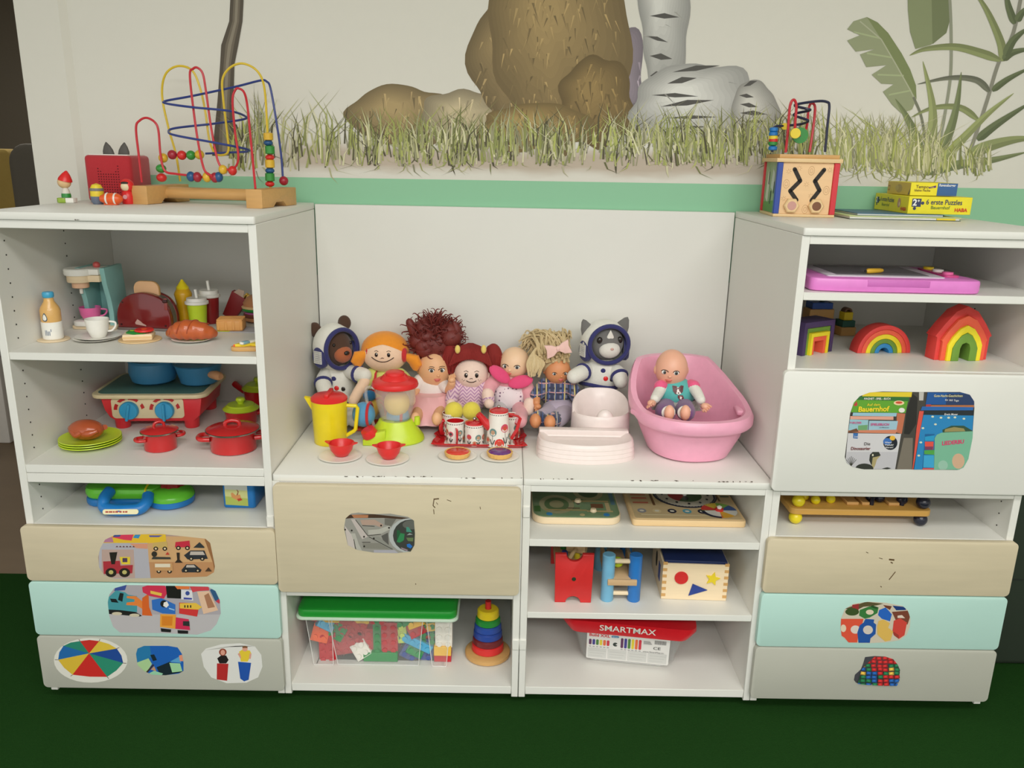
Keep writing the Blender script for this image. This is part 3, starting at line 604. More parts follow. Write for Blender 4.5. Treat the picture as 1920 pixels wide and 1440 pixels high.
# croissant
t = T('plate', 'small white plate under the toy croissant', 'plate', 362, 638, Z1); t.p('dish', M().lathe([(22, 0), (25, .5), (36, 4), (38, 4.6), (36.5, 5), (25, 2), (0, 2)], 40), WPL); P = t.P+Vector((0, -.004, .004))
t = T('toy_croissant', 'glossy brown toy croissant on a small white plate', 'toy food', at=P); pts = spl([(-46, 4, 8), (-30, -5, 14), (-10, -9, 19), (12, -8, 19), (32, -3, 14), (44, 6, 9)], 8); n = len(pts)
t.p('roll', M().tube(pts, [max(2.2, (5+14*sin(pi*i/(n-1)))*(1+.055*sin(i*1.15))) for i in range(n)], 16), mat('baked_brown', (190, 92, 44), .3, coat=.3))
for i in (8, 15, 22, 29): t.p('fold', M().tube([pts[i]+Vector((0, -(4+13*sin(pi*i/(n-1)))*cos(a)*1.05, (4+13.5*sin(pi*i/(n-1)))*sin(a)*1.05))+Vector((6*a-5, 0, 0)) for a in [j*.28-.2 for j in range(9)]], 1.4, 6), mat('baked_dark', (156, 70, 34), .35))
# sauce bottle, cups, fries, burger, waffle
t = T('sauce_bottle', 'yellow toy mustard bottle behind the green drink cup', 'toy food', at=PZ(348, 606, Z1)); H = t.h(524); t.p('bottle_body', M().lathe([(15, 0), (16, 2), (15, 20), (13, 38), (16, 55), (14.5, H*.72), (10.5, H*.8)], 24), plast('mustard', (224, 172, 24))); t.p('nozzle', M().lathe([(11, H*.79), (11.5, H*.82), (8, H*.88), (3, H*.97), (2, H), (0, H)], 20), YEL)
def drink(label, P, r, h, m, band=None):
    c = T('drink_cup', label, 'cup', at=P); c.p('cup_body', M().lathe([(r*.78, 0), (r*.82, 1), (r, h*.8)], 26), m); c.p('lid', M().lathe([(r*1.05, h*.78), (r*1.18, h*.8), (r*1.18, h*.88), (r*1.02, h*.9), (r*.98, h), (0, h)], 28), WPL); c.p('straw', M().tube([(1, 0, h*.9), (-1, 0, h*1.28)], 2.7, 10), WPL); return c
P = PZ(370, 614, Z1)+Vector((0, .01, 0)); drink('lime green toy drink cup with a white lid and straw', P, 18, 55, LIME); c = drink('dark red toy drink cup with a pale lid behind the lime one', PZ(391, 608, Z1)+Vector((0, .02, 0)), 17, 62, plast('dark_red_cup', (150, 34, 36)))
c.p('pale_mark', M().add([(14.6*sin(a), -14.6*cos(a), z) for a, z in ((-.5, 20), (.3, 18), (.55, 30), (.2, 26), (-.4, 27))], [[0, 1, 2, 3, 4]]), plast('mark_cream', (226, 190, 180)), smooth=False)
t = T('fries_box', 'dark red carton of toy fries tipped over by the burger', 'toy food', at=PZ(425, 602, Z1)+Vector((0, .05, 0))); H = 62
b = M(); b.mx = tr(-6, 0, 2) @ rot(0, 32, 0); b.prism([(-11, 0), (11, 0), (17, 48), (-17, 48)], -9, 9, 'xz', bev=1); t.p('carton', b, plast('carton_red', (146, 32, 34), .45))
b = M(); b.mx = tr(-6, 0, 2) @ rot(0, 32, 0); b.prism([(-14, 47), (-8, 58), (2, 60), (8, 47)], -8, -6, 'xz'); t.p('back_flap', b, plast('beige_card', (206, 180, 160), .6))
for i in range(5): b = M(); b.mx = tr(-6, 0, 2) @ rot(0, 32+random.uniform(-6, 6), 0); x = -2+4.4*i; b.box(x, x+3.8, -5, 3, 36, 52+random.uniform(0, 9), .5, 1); t.p('fry', b, plast('fry_yellow', (238, 196, 84)))
t = T('toy_burger', 'layered toy burger at the right end of the upper shelf', 'toy food', at=PZ(471, 610, Z1)+Vector((.008, .055, 0))); R_ = 28
for nm, z0, pr, m in (('bottom_bun', 0, [(18, 0), (R_, 4), (R_+1, 10), (0, 11)], mat('bun_brown', (190, 132, 90), .5)), ('patty', 11, [(R_, 0), (R_+1, 3), (R_, 6), (0, 6)], mat('patty_brown', (120, 56, 44), .6)), ('onion', 17, [(R_-1, 0), (R_, 3), (0, 4)], plast('onion_pink', (190, 96, 160))), ('lettuce', 21, [(R_, 0), (R_+3, 3), (R_, 6), (0, 6)], GREENP), ('cheese', 27, [(R_+3, 0), (R_+4, 2), (R_, 4), (0, 4)], plast('cheese_cream', (240, 206, 150))), ('top_bun', 31, [(R_, 0), (R_+1, 5), (R_-6, 15), (12, 20), (0, 21)], mat('bun_brown', (190, 132, 90), .5))):
    t.p(nm, M().lathe(pr, 26, (0, 0, z0)), m)
t = T('tray_liner', 'grey paper sheet under the toy waffle and burger', 'paper', at=PZ(450, 622, Z1)+Vector((.0, .02, 0))); t.p('sheet', M().box(-42, 42, -22, 30, 0, 1.2), mat('grey_paper', (186, 184, 188), .8)); t.p('green_corner', M().box(-40, -18, -22.4, -8, 1.2, 1.6), LIME); P = t.P+Vector((-.028, .0, .0017))
t = T('toy_waffle', 'square golden toy waffle in front of the fries', 'toy food', at=P, rz=8); t.p('batter', M().box(-24, 24, -18, 18, 0, 20, 3), mat('waffle_gold', (232, 168, 96), .5))
for i in range(4): t.p('ridge', M().box(-23, 23, -18+10.4*i, -13.4+10.4*i, 19, 22.5, .8, 1), mat('waffle_gold', (232, 168, 96), .5)); t.p('ridge', M().box(-23+13.6*i, -17.6+13.6*i, -18.8, -15, 2, 18, .8, 1), mat('waffle_gold', (232, 168, 96), .5))
t = T('cutting_board', 'small scalloped wooden board holding toy cutlery', 'board', at=PZ(467, 655, Z1)+Vector((.004, .0, 0))); t.p('board', M().prism([(p.x, p.y) for p in spl([(-32, -14, 0), (-20, -20, 0), (0, -18, 0), (20, -14, 0), (27, 0, 0), (26, 22, 0), (0, 24, 0), (-18, 20, 0), (-30, 6, 0)], 5, True)], 0, 8, 'xy', bev=1), WOODD); P = t.P+Vector((0, 0, 8*t.k))
t = T('cheese_wedge', 'yellow notched toy cheese slab on the scalloped board', 'toy food', at=P, rz=0); t.p('slab', M().prism([(-26, -16), (-8, -14), (2, -6), (14, -10), (26, -12), (26, 20), (-10, 20)], 0, 5, 'xy', bev=.8), YELW); t.p('rind', M().prism([(-26.5, -16.5), (-24, -16.5), (-8.5, 20), (-11, 20)], .4, 4.6, 'xy'), ORANGE); P2 = t.P+Vector((0, 0, 5*t.k))
t = T('toy_knife', 'white and blue toy knife lying across the yellow cheese', 'toy cutlery', at=P2, rz=58); t.p('blade', M().box(-4, 30, -4.5, 4.5, 0, 4, 1), WPL); t.p('grip', M().box(-18, -4, -4.5, 4.5, 0, 5, 1), plast('dusty_blue', (130, 172, 186))); t.p('end_cap', M().box(-22, -18, -4, 4, 0, 4.6, 1), WPL)
# --- middle shelf
Z2 = .6184
P = PZ(171, 833, Z2)
for i in range(3):
    t = T('lime_plate', ('bottom', 'middle', 'top')[i]+' lime green plate of the stack under the roast chicken', 'plate', at=P+Vector((0, 0, i*.0058)), group='lime plates stacked on the middle shelf'); t.p('dish', M().lathe([(34, 0), (37, .6), (50, 6), (54, 7), (53.5, 8.4), (49, 8), (37, 2.6), (0, 2.6)], 44), LIME); t.p('foot_ring', M().lathe([(34, .1), (35, .1), (35, 1.2), (34, 1.2)], 40), LIME)
CH = mat('roast_brown', (176, 82, 46), .25, coat=.4); t = T('roast_chicken', 'glossy brown toy roast chicken on the lime plates', 'toy food', at=P+Vector((-.006, -.004, .0152)), rz=-8)
b = M(); b.ell((0, 0, 19), (33, 24, 19), 24, 14); t.p('breast', b, CH)
for s in (-1, 1): b = M(); b.tube(spl([(6, s*14, 16), (20, s*17, 18), (31, s*11, 22)], 5), [9, 9.5, 9, 8.6, 8, 7, 6, 5, 4.4, 4, 5][:11], 12); t.p('drumstick', b, CH); b = M(); b.tube(spl([(-16, s*16, 20), (-6, s*22, 14), (4, s*20, 20)], 5), 5.5, 10); t.p('wing', b, CH)
t.p('neck', M().ell((-27, 0, 19), (9, 8, 8)), CH)
def pot(label, px, py, r, h, rz=0, z=Z2, back=0, lidm=RED):
    t = T('toy_pot', label, 'pot', at=PZ(px, py, z)+Vector((0, r*.00131+back, 0)), rz=rz)
    t.p('body', M().lathe([(r*.84, 0), (r*.9, 1.5), (r*.92, h*.9), (r*.98, h)], 36), RED)
    t.p('rim', M().lathe([(r*.97, h-1.5), (r*1.06, h), (r*1.06, h+2), (r*1.0, h+3), (r*.9, h+2)], 36), CHROME)
    ld = t.p('lid', M().lathe([(r*1.03, h+2.6), (r*.98, h+4), (r*.5, h+8), (0, h+9.5)], 36), lidm)
    b = M(); b.tube(spl([(-r*.28, 0, h+7), (-r*.24, 0, h+15), (0, 0, h+18), (r*.24, 0, h+15), (r*.28, 0, h+7)], 5), r*.085, 10); t.p('lid_knob', b, RED, ld)
    for s in (-1, 1):
        b = M(); b.tube(spl([(s*r*.86, -r*.34, h*.66), (s*r*1.22, -r*.3, h*.68), (s*r*1.34, 0, h*.68), (s*r*1.22, r*.3, h*.68), (s*r*.86, r*.34, h*.66)], 5), r*.1, 10, sx=1); t.p('handle', b, RED)
    return t
pot('small red enamel toy pot with its lid on, beside the roast chicken', 289, 851, 32, 34, 35); pot('wide red enamel toy pot with its lid on, at the front right', 424, 857, 46, 38, 12)
def pan(label, P, r, h, ha):
    t = T('toy_saucepan', label, 'pan', at=P, rz=ha); t.p('body', M().lathe([(r*.85, 0), (r*.9, 1.5), (r, h)], 32), RED); l = t.p('lid', M().lathe([(r*1.05, h-1), (r*1.1, h+1), (r*.9, h+6), (r*.86, h+6), (r*.8, h+9), (0, h+10)], 32), LIME); t.p('lid_knob', M().lathe([(5, h+9), (6, h+12), (9, h+17), (7, h+21), (0, h+22)], 18), LIME, l)
    b = M(); b.tube(spl([(r*.9, 0, h*.6), (r*1.4, 0, h*.8), (r*2.0, 0, h*1.1)], 5), [4, 4, 4, 4.5, 5, 5, 5.5, 5.5, 6, 6, 5], 10); t.p('handle', b, RED)
pan('red toy saucepan with a lime lid behind the wide red pot', PZ(449, 800, Z2)+Vector((-.004, .035, 0)), 30, 28, 15); pan('second red toy saucepan with a lime lid near the back wall', PZ(482, 772, Z2)+Vector((-.006, .05, 0)), 28, 36, 160)
# stove
t = T('toy_stove', 'red toy cooker with two blue knobs and a teal top', 'toy appliance', at=PZ(284, 802, Z2)+Vector((.004, .0, 0)), rz=4)
SR = plast('stove_red', (216, 46, 54), .4); DP = 132
b = M(); body = [(-84, 60), (-84, 44), (-72, 24), (-58, 15), (84, 15), (92, 60)]; b.loft([[(x*1.0, y, z) for x, z in [( -70, 14), (82, 14), (98, 62), (-90, 62)]] for y in (-6, DP)]); t.p('body', M().prism([(p[0], p[1]) for p in [(-62, 14), (78, 14), (90, 26), (96, 62), (-88, 62), (-82, 36), (-74, 22)]], -6, DP, 'xz', bev=4), SR)
for x, y in ((-56, 2), (70, 2), (-56, DP-14), (70, DP-14)): t.p('foot', M().lathe([(12, 0), (13, 1.5), (14, 20)], 20, (x, y+6, 0)), SR)
t.p('front_panel', M().prism(rrect(-68, 62, 21, 60, 7), -7.5, -5.5, 'xz', bev=.6), CREAM)
tp = t.p('hob_top', M().prism(rrect(-102, 106, -20, DP+12, 22), 61.5, 69.5, 'xy', bev=2.5), CREAM); t.p('hob_plate', M().prism(rrect(-93, 97, -11, DP+3, 18), 69.2, 70.2, 'xy', bev=.4), plast('teal_hob', (78, 116, 108), .5), tp)
for x in (-36, 28):
    b = M(); b.mx = tr(x, -7.5, 37) @ rot(90, 0, 0); b.lathe([(17, 0), (17, 6), (15.5, 8), (0, 8)], 26); kn = t.p('knob', b, plast('sky_knob', (58, 160, 208))); b = M(); b.mx = tr(x, -15.5, 37) @ rot(0, 12 if x < 0 else 0, 0); b.box(-2.6, 2.6, -4, .5, -19, 14, 1.2, 1); t.p('pointer', b, plast('sky_knob', (58, 160, 208)), kn)
    for a0, a1 in ((150, 178), (105, 138), (50, 92), (5, 32)):
        P_ = [(x+22*cos(RD(a)), 37+20*sin(RD(a))) for a in range(a0, a1+1, 7)]+[(x+28*cos(RD(a)), 37+25*sin(RD(a))) for a in range(a1, a0-1, -7)]; t.p('dial_mark', M().prism(P_, -8.3, -7.4, 'xz'), plast('mark_red', (190, 40, 44)))
hz = 70.4*t.k
BP = plast('steel_blue', (66, 138, 184), .4); a = T('toy_pot', 'round blue toy pot on the left of the cooker', 'pot', at=t.P+Vector((-.028, .10, hz))); a.p('body', M().lathe([(28, 0), (38, 5), (43, 22), (41, 40), (38, 42), (36, 38), (0, 36)], 32), BP); a.p('rim', M().lathe([(40, 39), (42.5, 41), (40, 44), (37, 42)], 32, cap=False), BP)
b_ = T('toy_pan', 'blue toy pan with a wooden handle on the right of the cooker', 'pan', at=t.P+Vector((.098, .10, hz))); b_.p('body', M().lathe([(28, 0), (33, 3), (42, 36), (45, 38), (42, 39), (39, 36), (0, 34)], 32), BP); h_ = M(); h_.mx = rot(0, 0, -38); h_.tube([(38, 0, 22), (46, 0, 23), (56, 0, 24), (66, 0, 24), (72, 0, 24)], [6, 7.5, 8.5, 8, 5], 14); b_.p('handle', h_, mat('handle_peach', (222, 164, 118), .5))
# --- low compartment
Z3 = .4674
LG = plast('bright_green', (98, 190, 48), .25); t = T('musical_toy', 'green and blue plastic musical toy with a carrying handle', 'toy', at=PZ(238, 966, Z3)+Vector((0, .09, 0)), rz=3)
t.p('blue_base', M().prism(rrect(-98, 40, -32, 70, 30), 0, 15, 'xy', bev=5), BLU); t.p('base_lobe', M().lathe([(34, 0), (40, 4), (41, 14), (38, 16)], 30, (58, -10, 0), 1, 1), BLU)
t.p('green_shell', M().prism(rrect(-100, 42, -30, 68, 32), 13, 35, 'xy', bev=8), LG); t.p('green_lobe', M().lathe([(40, 13), (41, 17), (38, 25), (30, 30), (14, 33), (0, 34)], 30, (58, -10, 0)), LG)
t.p('red_button', M().lathe([(20, 26), (21, 35), (16, 41), (8, 44), (0, 45)], 30, (58, -2, 0), wob=lambda a, j: 1+.08*cos(8*a)), plast('translucent_red', (150, 24, 26), .15, coat=.6)); t.p('yellow_seam', M().tube(spl([(20, -34, 20), (18, -28, 32), (17, -10, 36.5), (18, 10, 37)], 5), 1.8, 8), YEL)
b = M(); b.tube(spl([(-44, -30, 32), (-46, -50, 26), (-42, -62, 14), (-20, -70, 12), (0, -70, 12), (20, -64, 12), (28, -50, 20), (26, -36, 26)], 6), 10.5, 14); hd = t.p('handle', b, BLU)
b = M(); b.mx = tr(-8, -80.6, 13) @ rot(-18, 0, 0); b.prism(rrect(-30, 32, -3.8, 5.2, 4.4), -.6, .4, 'xz'); t.p('sticker', b, plast('sticker_cream', (232, 224, 180)), hd)
b = M()
for i, (x, w) in enumerate(((-25, 5), (-19, 6), (-12, 3), (-8, 5), (-1, 4), (5, 3), (9, 4))): b.mx = tr(-8, -81.4, 13) @ rot(-18, 0, 0); b.box(x, x+w, -.1, .1, -.6, 2.2)
o = t.p('sticker_print', b, plast('print_red', (170, 60, 40)), hd)
t = T('activity_box', 'blue plastic box toy with an animal picture on its front', 'toy', at=PZ(446, 953, Z3), rz=0)
t.p('box_body', M().prism([(-26, 0), (22, 0), (34, 14), (34, 80), (-26, 80)], 0, 62, 'xy').v and M().prism(rrect(-27, 33, 0, 66, 6), 0, 62, 'xy', bev=3), BLU)
b = M(); b.col = (206, 208, 140); b.poly([(-22, -.2, 7), (20, -.2, 5), (20, -.2, 50), (-22, -.2, 50)]); b.col = (176, 190, 90); b.poly([(-22, -.25, 7), (20, -.25, 5), (20, -.25, 20), (-22, -.25, 24)]); b.col = (206, 210, 200); b.poly([(-22, -.26, 38), (20, -.26, 36), (20, -.26, 50), (-22, -.26, 50)])
b.col = (214, 150, 90); b.poly([(x*1.0, -.3, 20+z) for x, z in ((-10, 2), (0, -4), (8, 0), (6, 8), (-2, 6), (-8, 12), (-11, 10))]); b.col = (190, 60, 40); b.poly([(2, -.35, 14), (10, -.35, 17), (7, -.35, 21), (0, -.35, 19)]); b.col = (150, 90, 60); b.poly([(-1, -.35, 26), (2, -.35, 27), (4, -.35, 34), (1, -.35, 38), (0, -.35, 37), (2, -.35, 33)])
t.p('picture', b, PRINT, smooth=False)
# ================================================================ on the low worktops
ZK = .6049
SK = mat('doll_skin', (230, 178, 134), .5, 'skin', scale=20, var=.03); SKP = mat('doll_skin_pale', (238, 200, 164), .5, 'skin', scale=20, var=.03); SKT = mat('doll_skin_tan', (216, 146, 98), .5, 'skin', scale=20, var=.03); RAG = mat('rag_skin', (240, 206, 176), .85, 'fabric', scale=120); RAGP = mat('rag_skin_pink', (240, 212, 196), .85, 'fabric', scale=120)
CLW = mat('white_suit_cloth', (226, 224, 214), .85, 'fabric', scale=100); EYEW = plast('eye_white', (240, 238, 232), .2); EYEB = plast('eye_dark', (34, 28, 26), .15); EYEI = plast('eye_iris', (86, 92, 90), .15); LIP = mat('doll_lips', (206, 104, 92), .4); INK = plast('stitch_dark', (60, 36, 26), .7)
def doll(name, label, px, Y, cat='doll'):
    P = PY(px, 700, Y); return T(name, label, cat, at=(P.x, Y, ZK))
def sfc(c, r, dx, dz, lift=0): # point on the front of an ellipsoid
    q = max(0, 1-(dx/r[0])**2-(dz/r[2])**2); return Vector((c[0]+dx, c[1]-r[1]*math.sqrt(q)-lift, c[2]+dz))
def limb(t, name, pts, rad, m, n=5, seg=14, parent=None):
    P = spl(pts, n); N = len(P); R = [rad[min(len(rad)-1, int(i/(N-1)*(len(rad)-1)))]+(rad[min(len(rad)-1, int(i/(N-1)*(len(rad)-1))+1)]-rad[min(len(rad)-1, int(i/(N-1)*(len(rad)-1)))])*((i/(N-1)*(len(rad)-1)) % 1) for i in range(N)]
    b = M(); b.tube(P, R, seg); b.ell(P[0], R[0]*.99, seg, 8); b.ell(P[-1], R[-1]*.99, seg, 8); return t.p(name, b, m, parent)
def hand(t, c, r, m, dirv=(0, -1, 0)):
    d = Vector(dirv).normalized(); s = d.orthogonal().normalized(); b = M(); b.ell(c, (r, r, r*.8), 12, 8)
    for i in range(4): o = s*(i-1.5)*r*.5; b.tube([Vector(c)+o*.9, Vector(c)+o+d*r*1.1, Vector(c)+o*1.1+d*r*1.5], [r*.3, r*.28, r*.2], 6)
    th = d.cross(s); b.tube([Vector(c), Vector(c)+s*r*1.0+d*r*.5, Vector(c)+s*r*1.2+d*r*.9], [r*.32, r*.3, r*.2], 6); return t.p('hand', b, m)
def head(t, c, r, m, turn=0, name='head'):
    b = M(); b.ell(c, r, 26, 18); return t.p(name, b, m)
def vface(t, h, c, r, eyes, ez, er, mouth, nose=None, lipm=None, iris=None, brow=None, ears=True, em=None):
    for s, ex in zip((-1, 1), eyes):
        p = sfc(c, r, ex, ez); b = M(); b.ell(p+Vector((0, er*.35, 0)), (er*1.15, er*.6, er*.85), 12, 8); t.p('eye', b, EYEW, h)
        b = M(); b.ell(p+Vector((0, er*.02, 0)), (er*.72, er*.35, er*.72), 12, 8); t.p('iris', b, iris or EYEI, h); b = M(); b.ell(p+Vector((0, -er*.2, 0)), (er*.36, er*.2, er*.36), 10, 6); t.p('pupil', b, EYEB, h)
        b = M(); b.tube([sfc(c, r, ex+er*1.25*cos(a), ez+er*.95*sin(a), .3) for a in [.25+.33*i for i in range(9)]], er*.14, 6); t.p('lash_line', b, INK, h)
        if brow: b = M(); b.tube([sfc(c, r, ex+er*u, ez+brow-abs(u)*er*.35, .2) for u in (-1, -.3, .4, 1.1)], er*.12, 6); t.p('eyebrow', b, INK, h)
        if ears: b = M(); b.ell((c[0]+s*r[0]*.97, c[1]+2, c[2]-r[2]*.1), (r[0]*.12, r[1]*.16, r[2]*.22), 12, 8); t.p('ear', b, h.data.materials[0], h)
    mx_, mz, mw = mouth; b = M(); b.tube([sfc(c, r, mx_+mw*u, mz+abs(u)*mw*.12, .1) for u in (-1, -.5, 0, .5, 1)], [.6, 1.9, 2.1, 1.9, .6], 8); b.tube([sfc(c, r, mx_+mw*.7*u, mz-2.4, .1) for u in (-1, -.5, 0, .5, 1)], [.6, 1.6, 1.9, 1.6, .6], 8); t.p('mouth', b, lipm or LIP, h)
    if nose: p = sfc(c, r, nose[0], nose[1]); b = M(); b.ell(p, (nose[2], nose[2], nose[2]*.8), 12, 8); t.p('nose', b, h.data.materials[0], h)
    for s in (-1, 1): pass
def ragface(t, h, c, r, ex, ez, er, mz, mw, sag, m=None, cheeks=False, ox=0):
    for s in (-1, 1):
        p = sfc(c, r, ox+s*ex, ez); b = M(); b.ell(p, (er*.75, er*.35, er), 12, 8); t.p('eye', b, EYEB, h); b = M(); b.ell(sfc(c, r, ox+s*ex+er*.2, ez+er*.4, er*.25), (er*.25, er*.15, er*.3), 8, 6); t.p('eye_glint', b, EYEW, h)
        b = M(); b.tube([sfc(c, r, ox+s*ex+er*u, ez+er*1.9-abs(u)*er*.5, .2) for u in (-.9, 0, .9)], .5, 6); t.p('eyebrow', b, INK, h)
        if cheeks:
            for q in ((0, 0), (2.4, 1.5), (-2, 2.5)): b = M(); b.ell(sfc(c, r, ox+s*(ex+5)+q[0], ez-11+q[1], .1), .7, 6, 4); t.p('freckle', b, INK, h)
    b = M(); b.tube([sfc(c, r, ox+mw*u, mz+sag*u*u, .3) for u in [i/5-1 for i in range(11)]], .8, 6); t.p('mouth', b, INK, h); b = M(); b.tube([sfc(c, r, ox+3*u, (ez+mz)/2+1.5*(1-u*u), .3) for u in (-1, -.4, .2, .8)], .55, 6); t.p('nose', b, INK, h)
# --- plush bear and cat in white space suits
def astro(t, c, r, phi, facem, muzm, earm, ears, body, arms, legs, cat):
    R3 = rot(0, 0, phi); c = Vector(c)
    b = M(); b.ell(c, (r[0], r[2], r[1]), 28, 16, R3 @ rot(90, 0, 0), .92, pi); hd = t.p('hood', b, CLW)
    b.v = []
    f = M(); f.ell(c+R3.to_3x3() @ Vector((0, -r[1]*.12, -r[2]*.02)), (r[0]*.72, r[1]*.72, r[2]*.76), 24, 16, R3); fc = t.p('face', f, facem)
    q = M(); q.tube([c+R3.to_3x3() @ Vector((r[0]*.81*cos(a), -r[1]*.61, r[2]*.81*sin(a))) for a in [2*pi*i/36 for i in range(36)]], 4.2, 10, True); t.p('hood_rim', q, NAVY, hd)
    mz = M(); mc = c+R3.to_3x3() @ Vector((0, -r[1]*.68, -r[2]*.2)); mz.ell(mc, (r[0]*.44, r[1]*.34, r[2]*.36), 20, 12, R3); t.p('muzzle', mz, muzm, fc)
    n = M(); n.ell(mc+R3.to_3x3() @ Vector((0, -r[1]*.34, r[2]*.1)), (5.5, 3.5, 4) if not cat else (3.2, 2, 2.2), 12, 8, R3); t.p('nose', n, EYEB if not cat else plast('nose_pink', (206, 160, 150)), fc)
    for s in (-1, 1): e = M(); e.ell(c+R3.to_3x3() @ Vector((s*r[0]*.42, -r[1]*.66, r[2]*.22)), (5.4, 4, 6.2) if cat else (3, 2.4, 3), 12, 8, R3); t.p('eye', e, EYEB, fc)
    for s, (x, z, rr, tilt) in zip((-1, 1), ears):
        e = M()
        if cat: e.mx = tr(c.x+x, c.y-4, c.z+z) @ rot(0, tilt, 0); e.lathe([(rr, -8), (rr*.8, 4), (rr*.35, 16), (0, 20)], 14, sy=.5)
        else: e.ell((c.x+x, c.y+4, c.z+z), (rr, rr*.6, rr*1.15), 14, 10)
        t.p('ear', e, earm)
    for s in (-1, 1):
        d = M(); pc = c+R3.to_3x3() @ Vector((s*r[0]*.84, -r[1]*.16, -r[2]*.3)); d.mx = Matrix.Translation(pc) @ R3 @ rot(0, 0, -14*s) @ rot(0, 90*s, 0); d.lathe([(17, -4), (17, 2), (14, 6), (0, 7)], 24, sx=1.25); dd = t.p('ear_disc', d, NAVY, hd)
        for i in range(-3, 4):
            g = M(); g.mx = d.mx; g.box(-11, 11, i*3-.5, i*3+.5, 6.2, 7.6); g.box(i*3.6-.5, i*3.6+.5, -9, 9, 6.2, 7.6); t.p('mesh_line', g, CLW, hd)
    bd = M(); bc, br = body; bd.ell(bc, br, 26, 16); bo = t.p('torso', bd, CLW)
    bl = M(); bl.tube([Vector(bc)+Vector((br[0]*.93*cos(a), br[1]*.93*sin(a), -br[2]*.38+3*sin(a*2))) for a in [2*pi*i/32 for i in range(32)]], 4, 8, True); t.p('belt', bl, NAVY, bo)
    for (dx, dz, m, rr) in ((2, .42*br[2], NAVY, 4.5), (7, .05*br[2], REDP, 4.5), (18, 0, EYEB, 4.2)):
        p = sfc(bc, br, dx, dz); k = M(); k.ell(p, (rr, 1.5, rr), 14, 8); t.p('badge', k, m, bo)
    for pts, bandi in arms:
        o = limb(t, 'arm', pts, [12, 14, 14, 13], CLW); P = spl(pts, 5); j = int(len(P)*bandi); tan = (P[min(j+1, len(P)-1)]-P[j-1]).normalized(); u = tan.orthogonal().normalized(); w = tan.cross(u)
        k = M(); k.tube([P[j]+(u*cos(a)+w*sin(a))*13.6 for a in [2*pi*i/20 for i in range(20)]], 3.4, 8, True); t.p('cuff_band', k, NAVY, o)
    for pts in legs:
        o = limb(t, 'leg', pts, [17, 16, 17], CLW); P = spl(pts, 5); j = int(len(P)*.55); tan = (P[j+1]-P[j-1]).normalized(); u = tan.orthogonal().normalized(); w = tan.cross(u)
        k = M(); k.tube([P[j]+(u*cos(a)+w*sin(a))*16 for a in [2*pi*i/20 for i in range(20)]], 4, 8, True); t.p('cuff_band', k, NAVY, o)
BF = mat('bear_fur', (78, 54, 40), .95, 'fabric', scale=220); BM = mat('bear_muzzle', (172, 96, 60), .95, 'fabric', scale=220)
t = doll('plush_bear', 'plush brown bear in a white hooded space suit', 628, .47, 'soft toy')
c = t.w(628, 650, .46)
astro(t, c, (40, 40, 44), 42, BF, BM, BF, ((-36, 30, 12, 0), (18, 44, 12, 0)), (t.w(630, 722, .47), (36, 30, 46)), ((( t.w(612, 700, .45), t.w(606, 718, .41), t.w(612, 738, .38)), .5), ((t.w(652, 695, .46), t.w(668, 700, .43), t.w(684, 704, .41)), .6)), ((t.w(622, 762, .44), t.w(630, 775, .36), t.w(640, 785, .30)), (t.w(645, 755, .44), t.w(655, 770, .36), t.w(664, 782, .31))), False)
CF = mat('cat_fur_grey', (112, 110, 108), .95, 'fabric', scale=220); CW_ = mat('cat_fur_white', (222, 218, 210), .95, 'fabric', scale=220)
t = doll('plush_cat', 'plush grey and white cat in a white hooded space suit', 1130, .46, 'soft toy'); c = t.w(1134, 641, .46)
astro(t, c, (45, 41, 42), 12, CF, CW_, CF, ((-34, 24, 13, -24), (30, 30, 14, 26)), (t.w(1125, 704, .46), (38, 30, 38)), (((t.w(1105, 692, .45), t.w(1090, 699, .41), t.w(1076, 706, .39)), .45), ((t.w(1150, 692, .45), t.w(1160, 702, .42), t.w(1164, 715, .4)), .6)), ((t.w(1112, 745, .44), t.w(1108, 755, .4), t.w(1106, 762, .37)), (t.w(1140, 745, .44), t.w(1146, 755, .4), t.w(1150, 762, .37))), True)
b = M(); q = Vector(c)+rot(0, 0, 12).to_3x3() @ Vector((0, -29, 8)); b.mx = Matrix.Translation(q) @ rot(0, 0, 12); b.lathe([(0, 20), (4, 13), (10, 0), (16, -14)], 16, sy=.3); t.p('blaze', b, CW_)
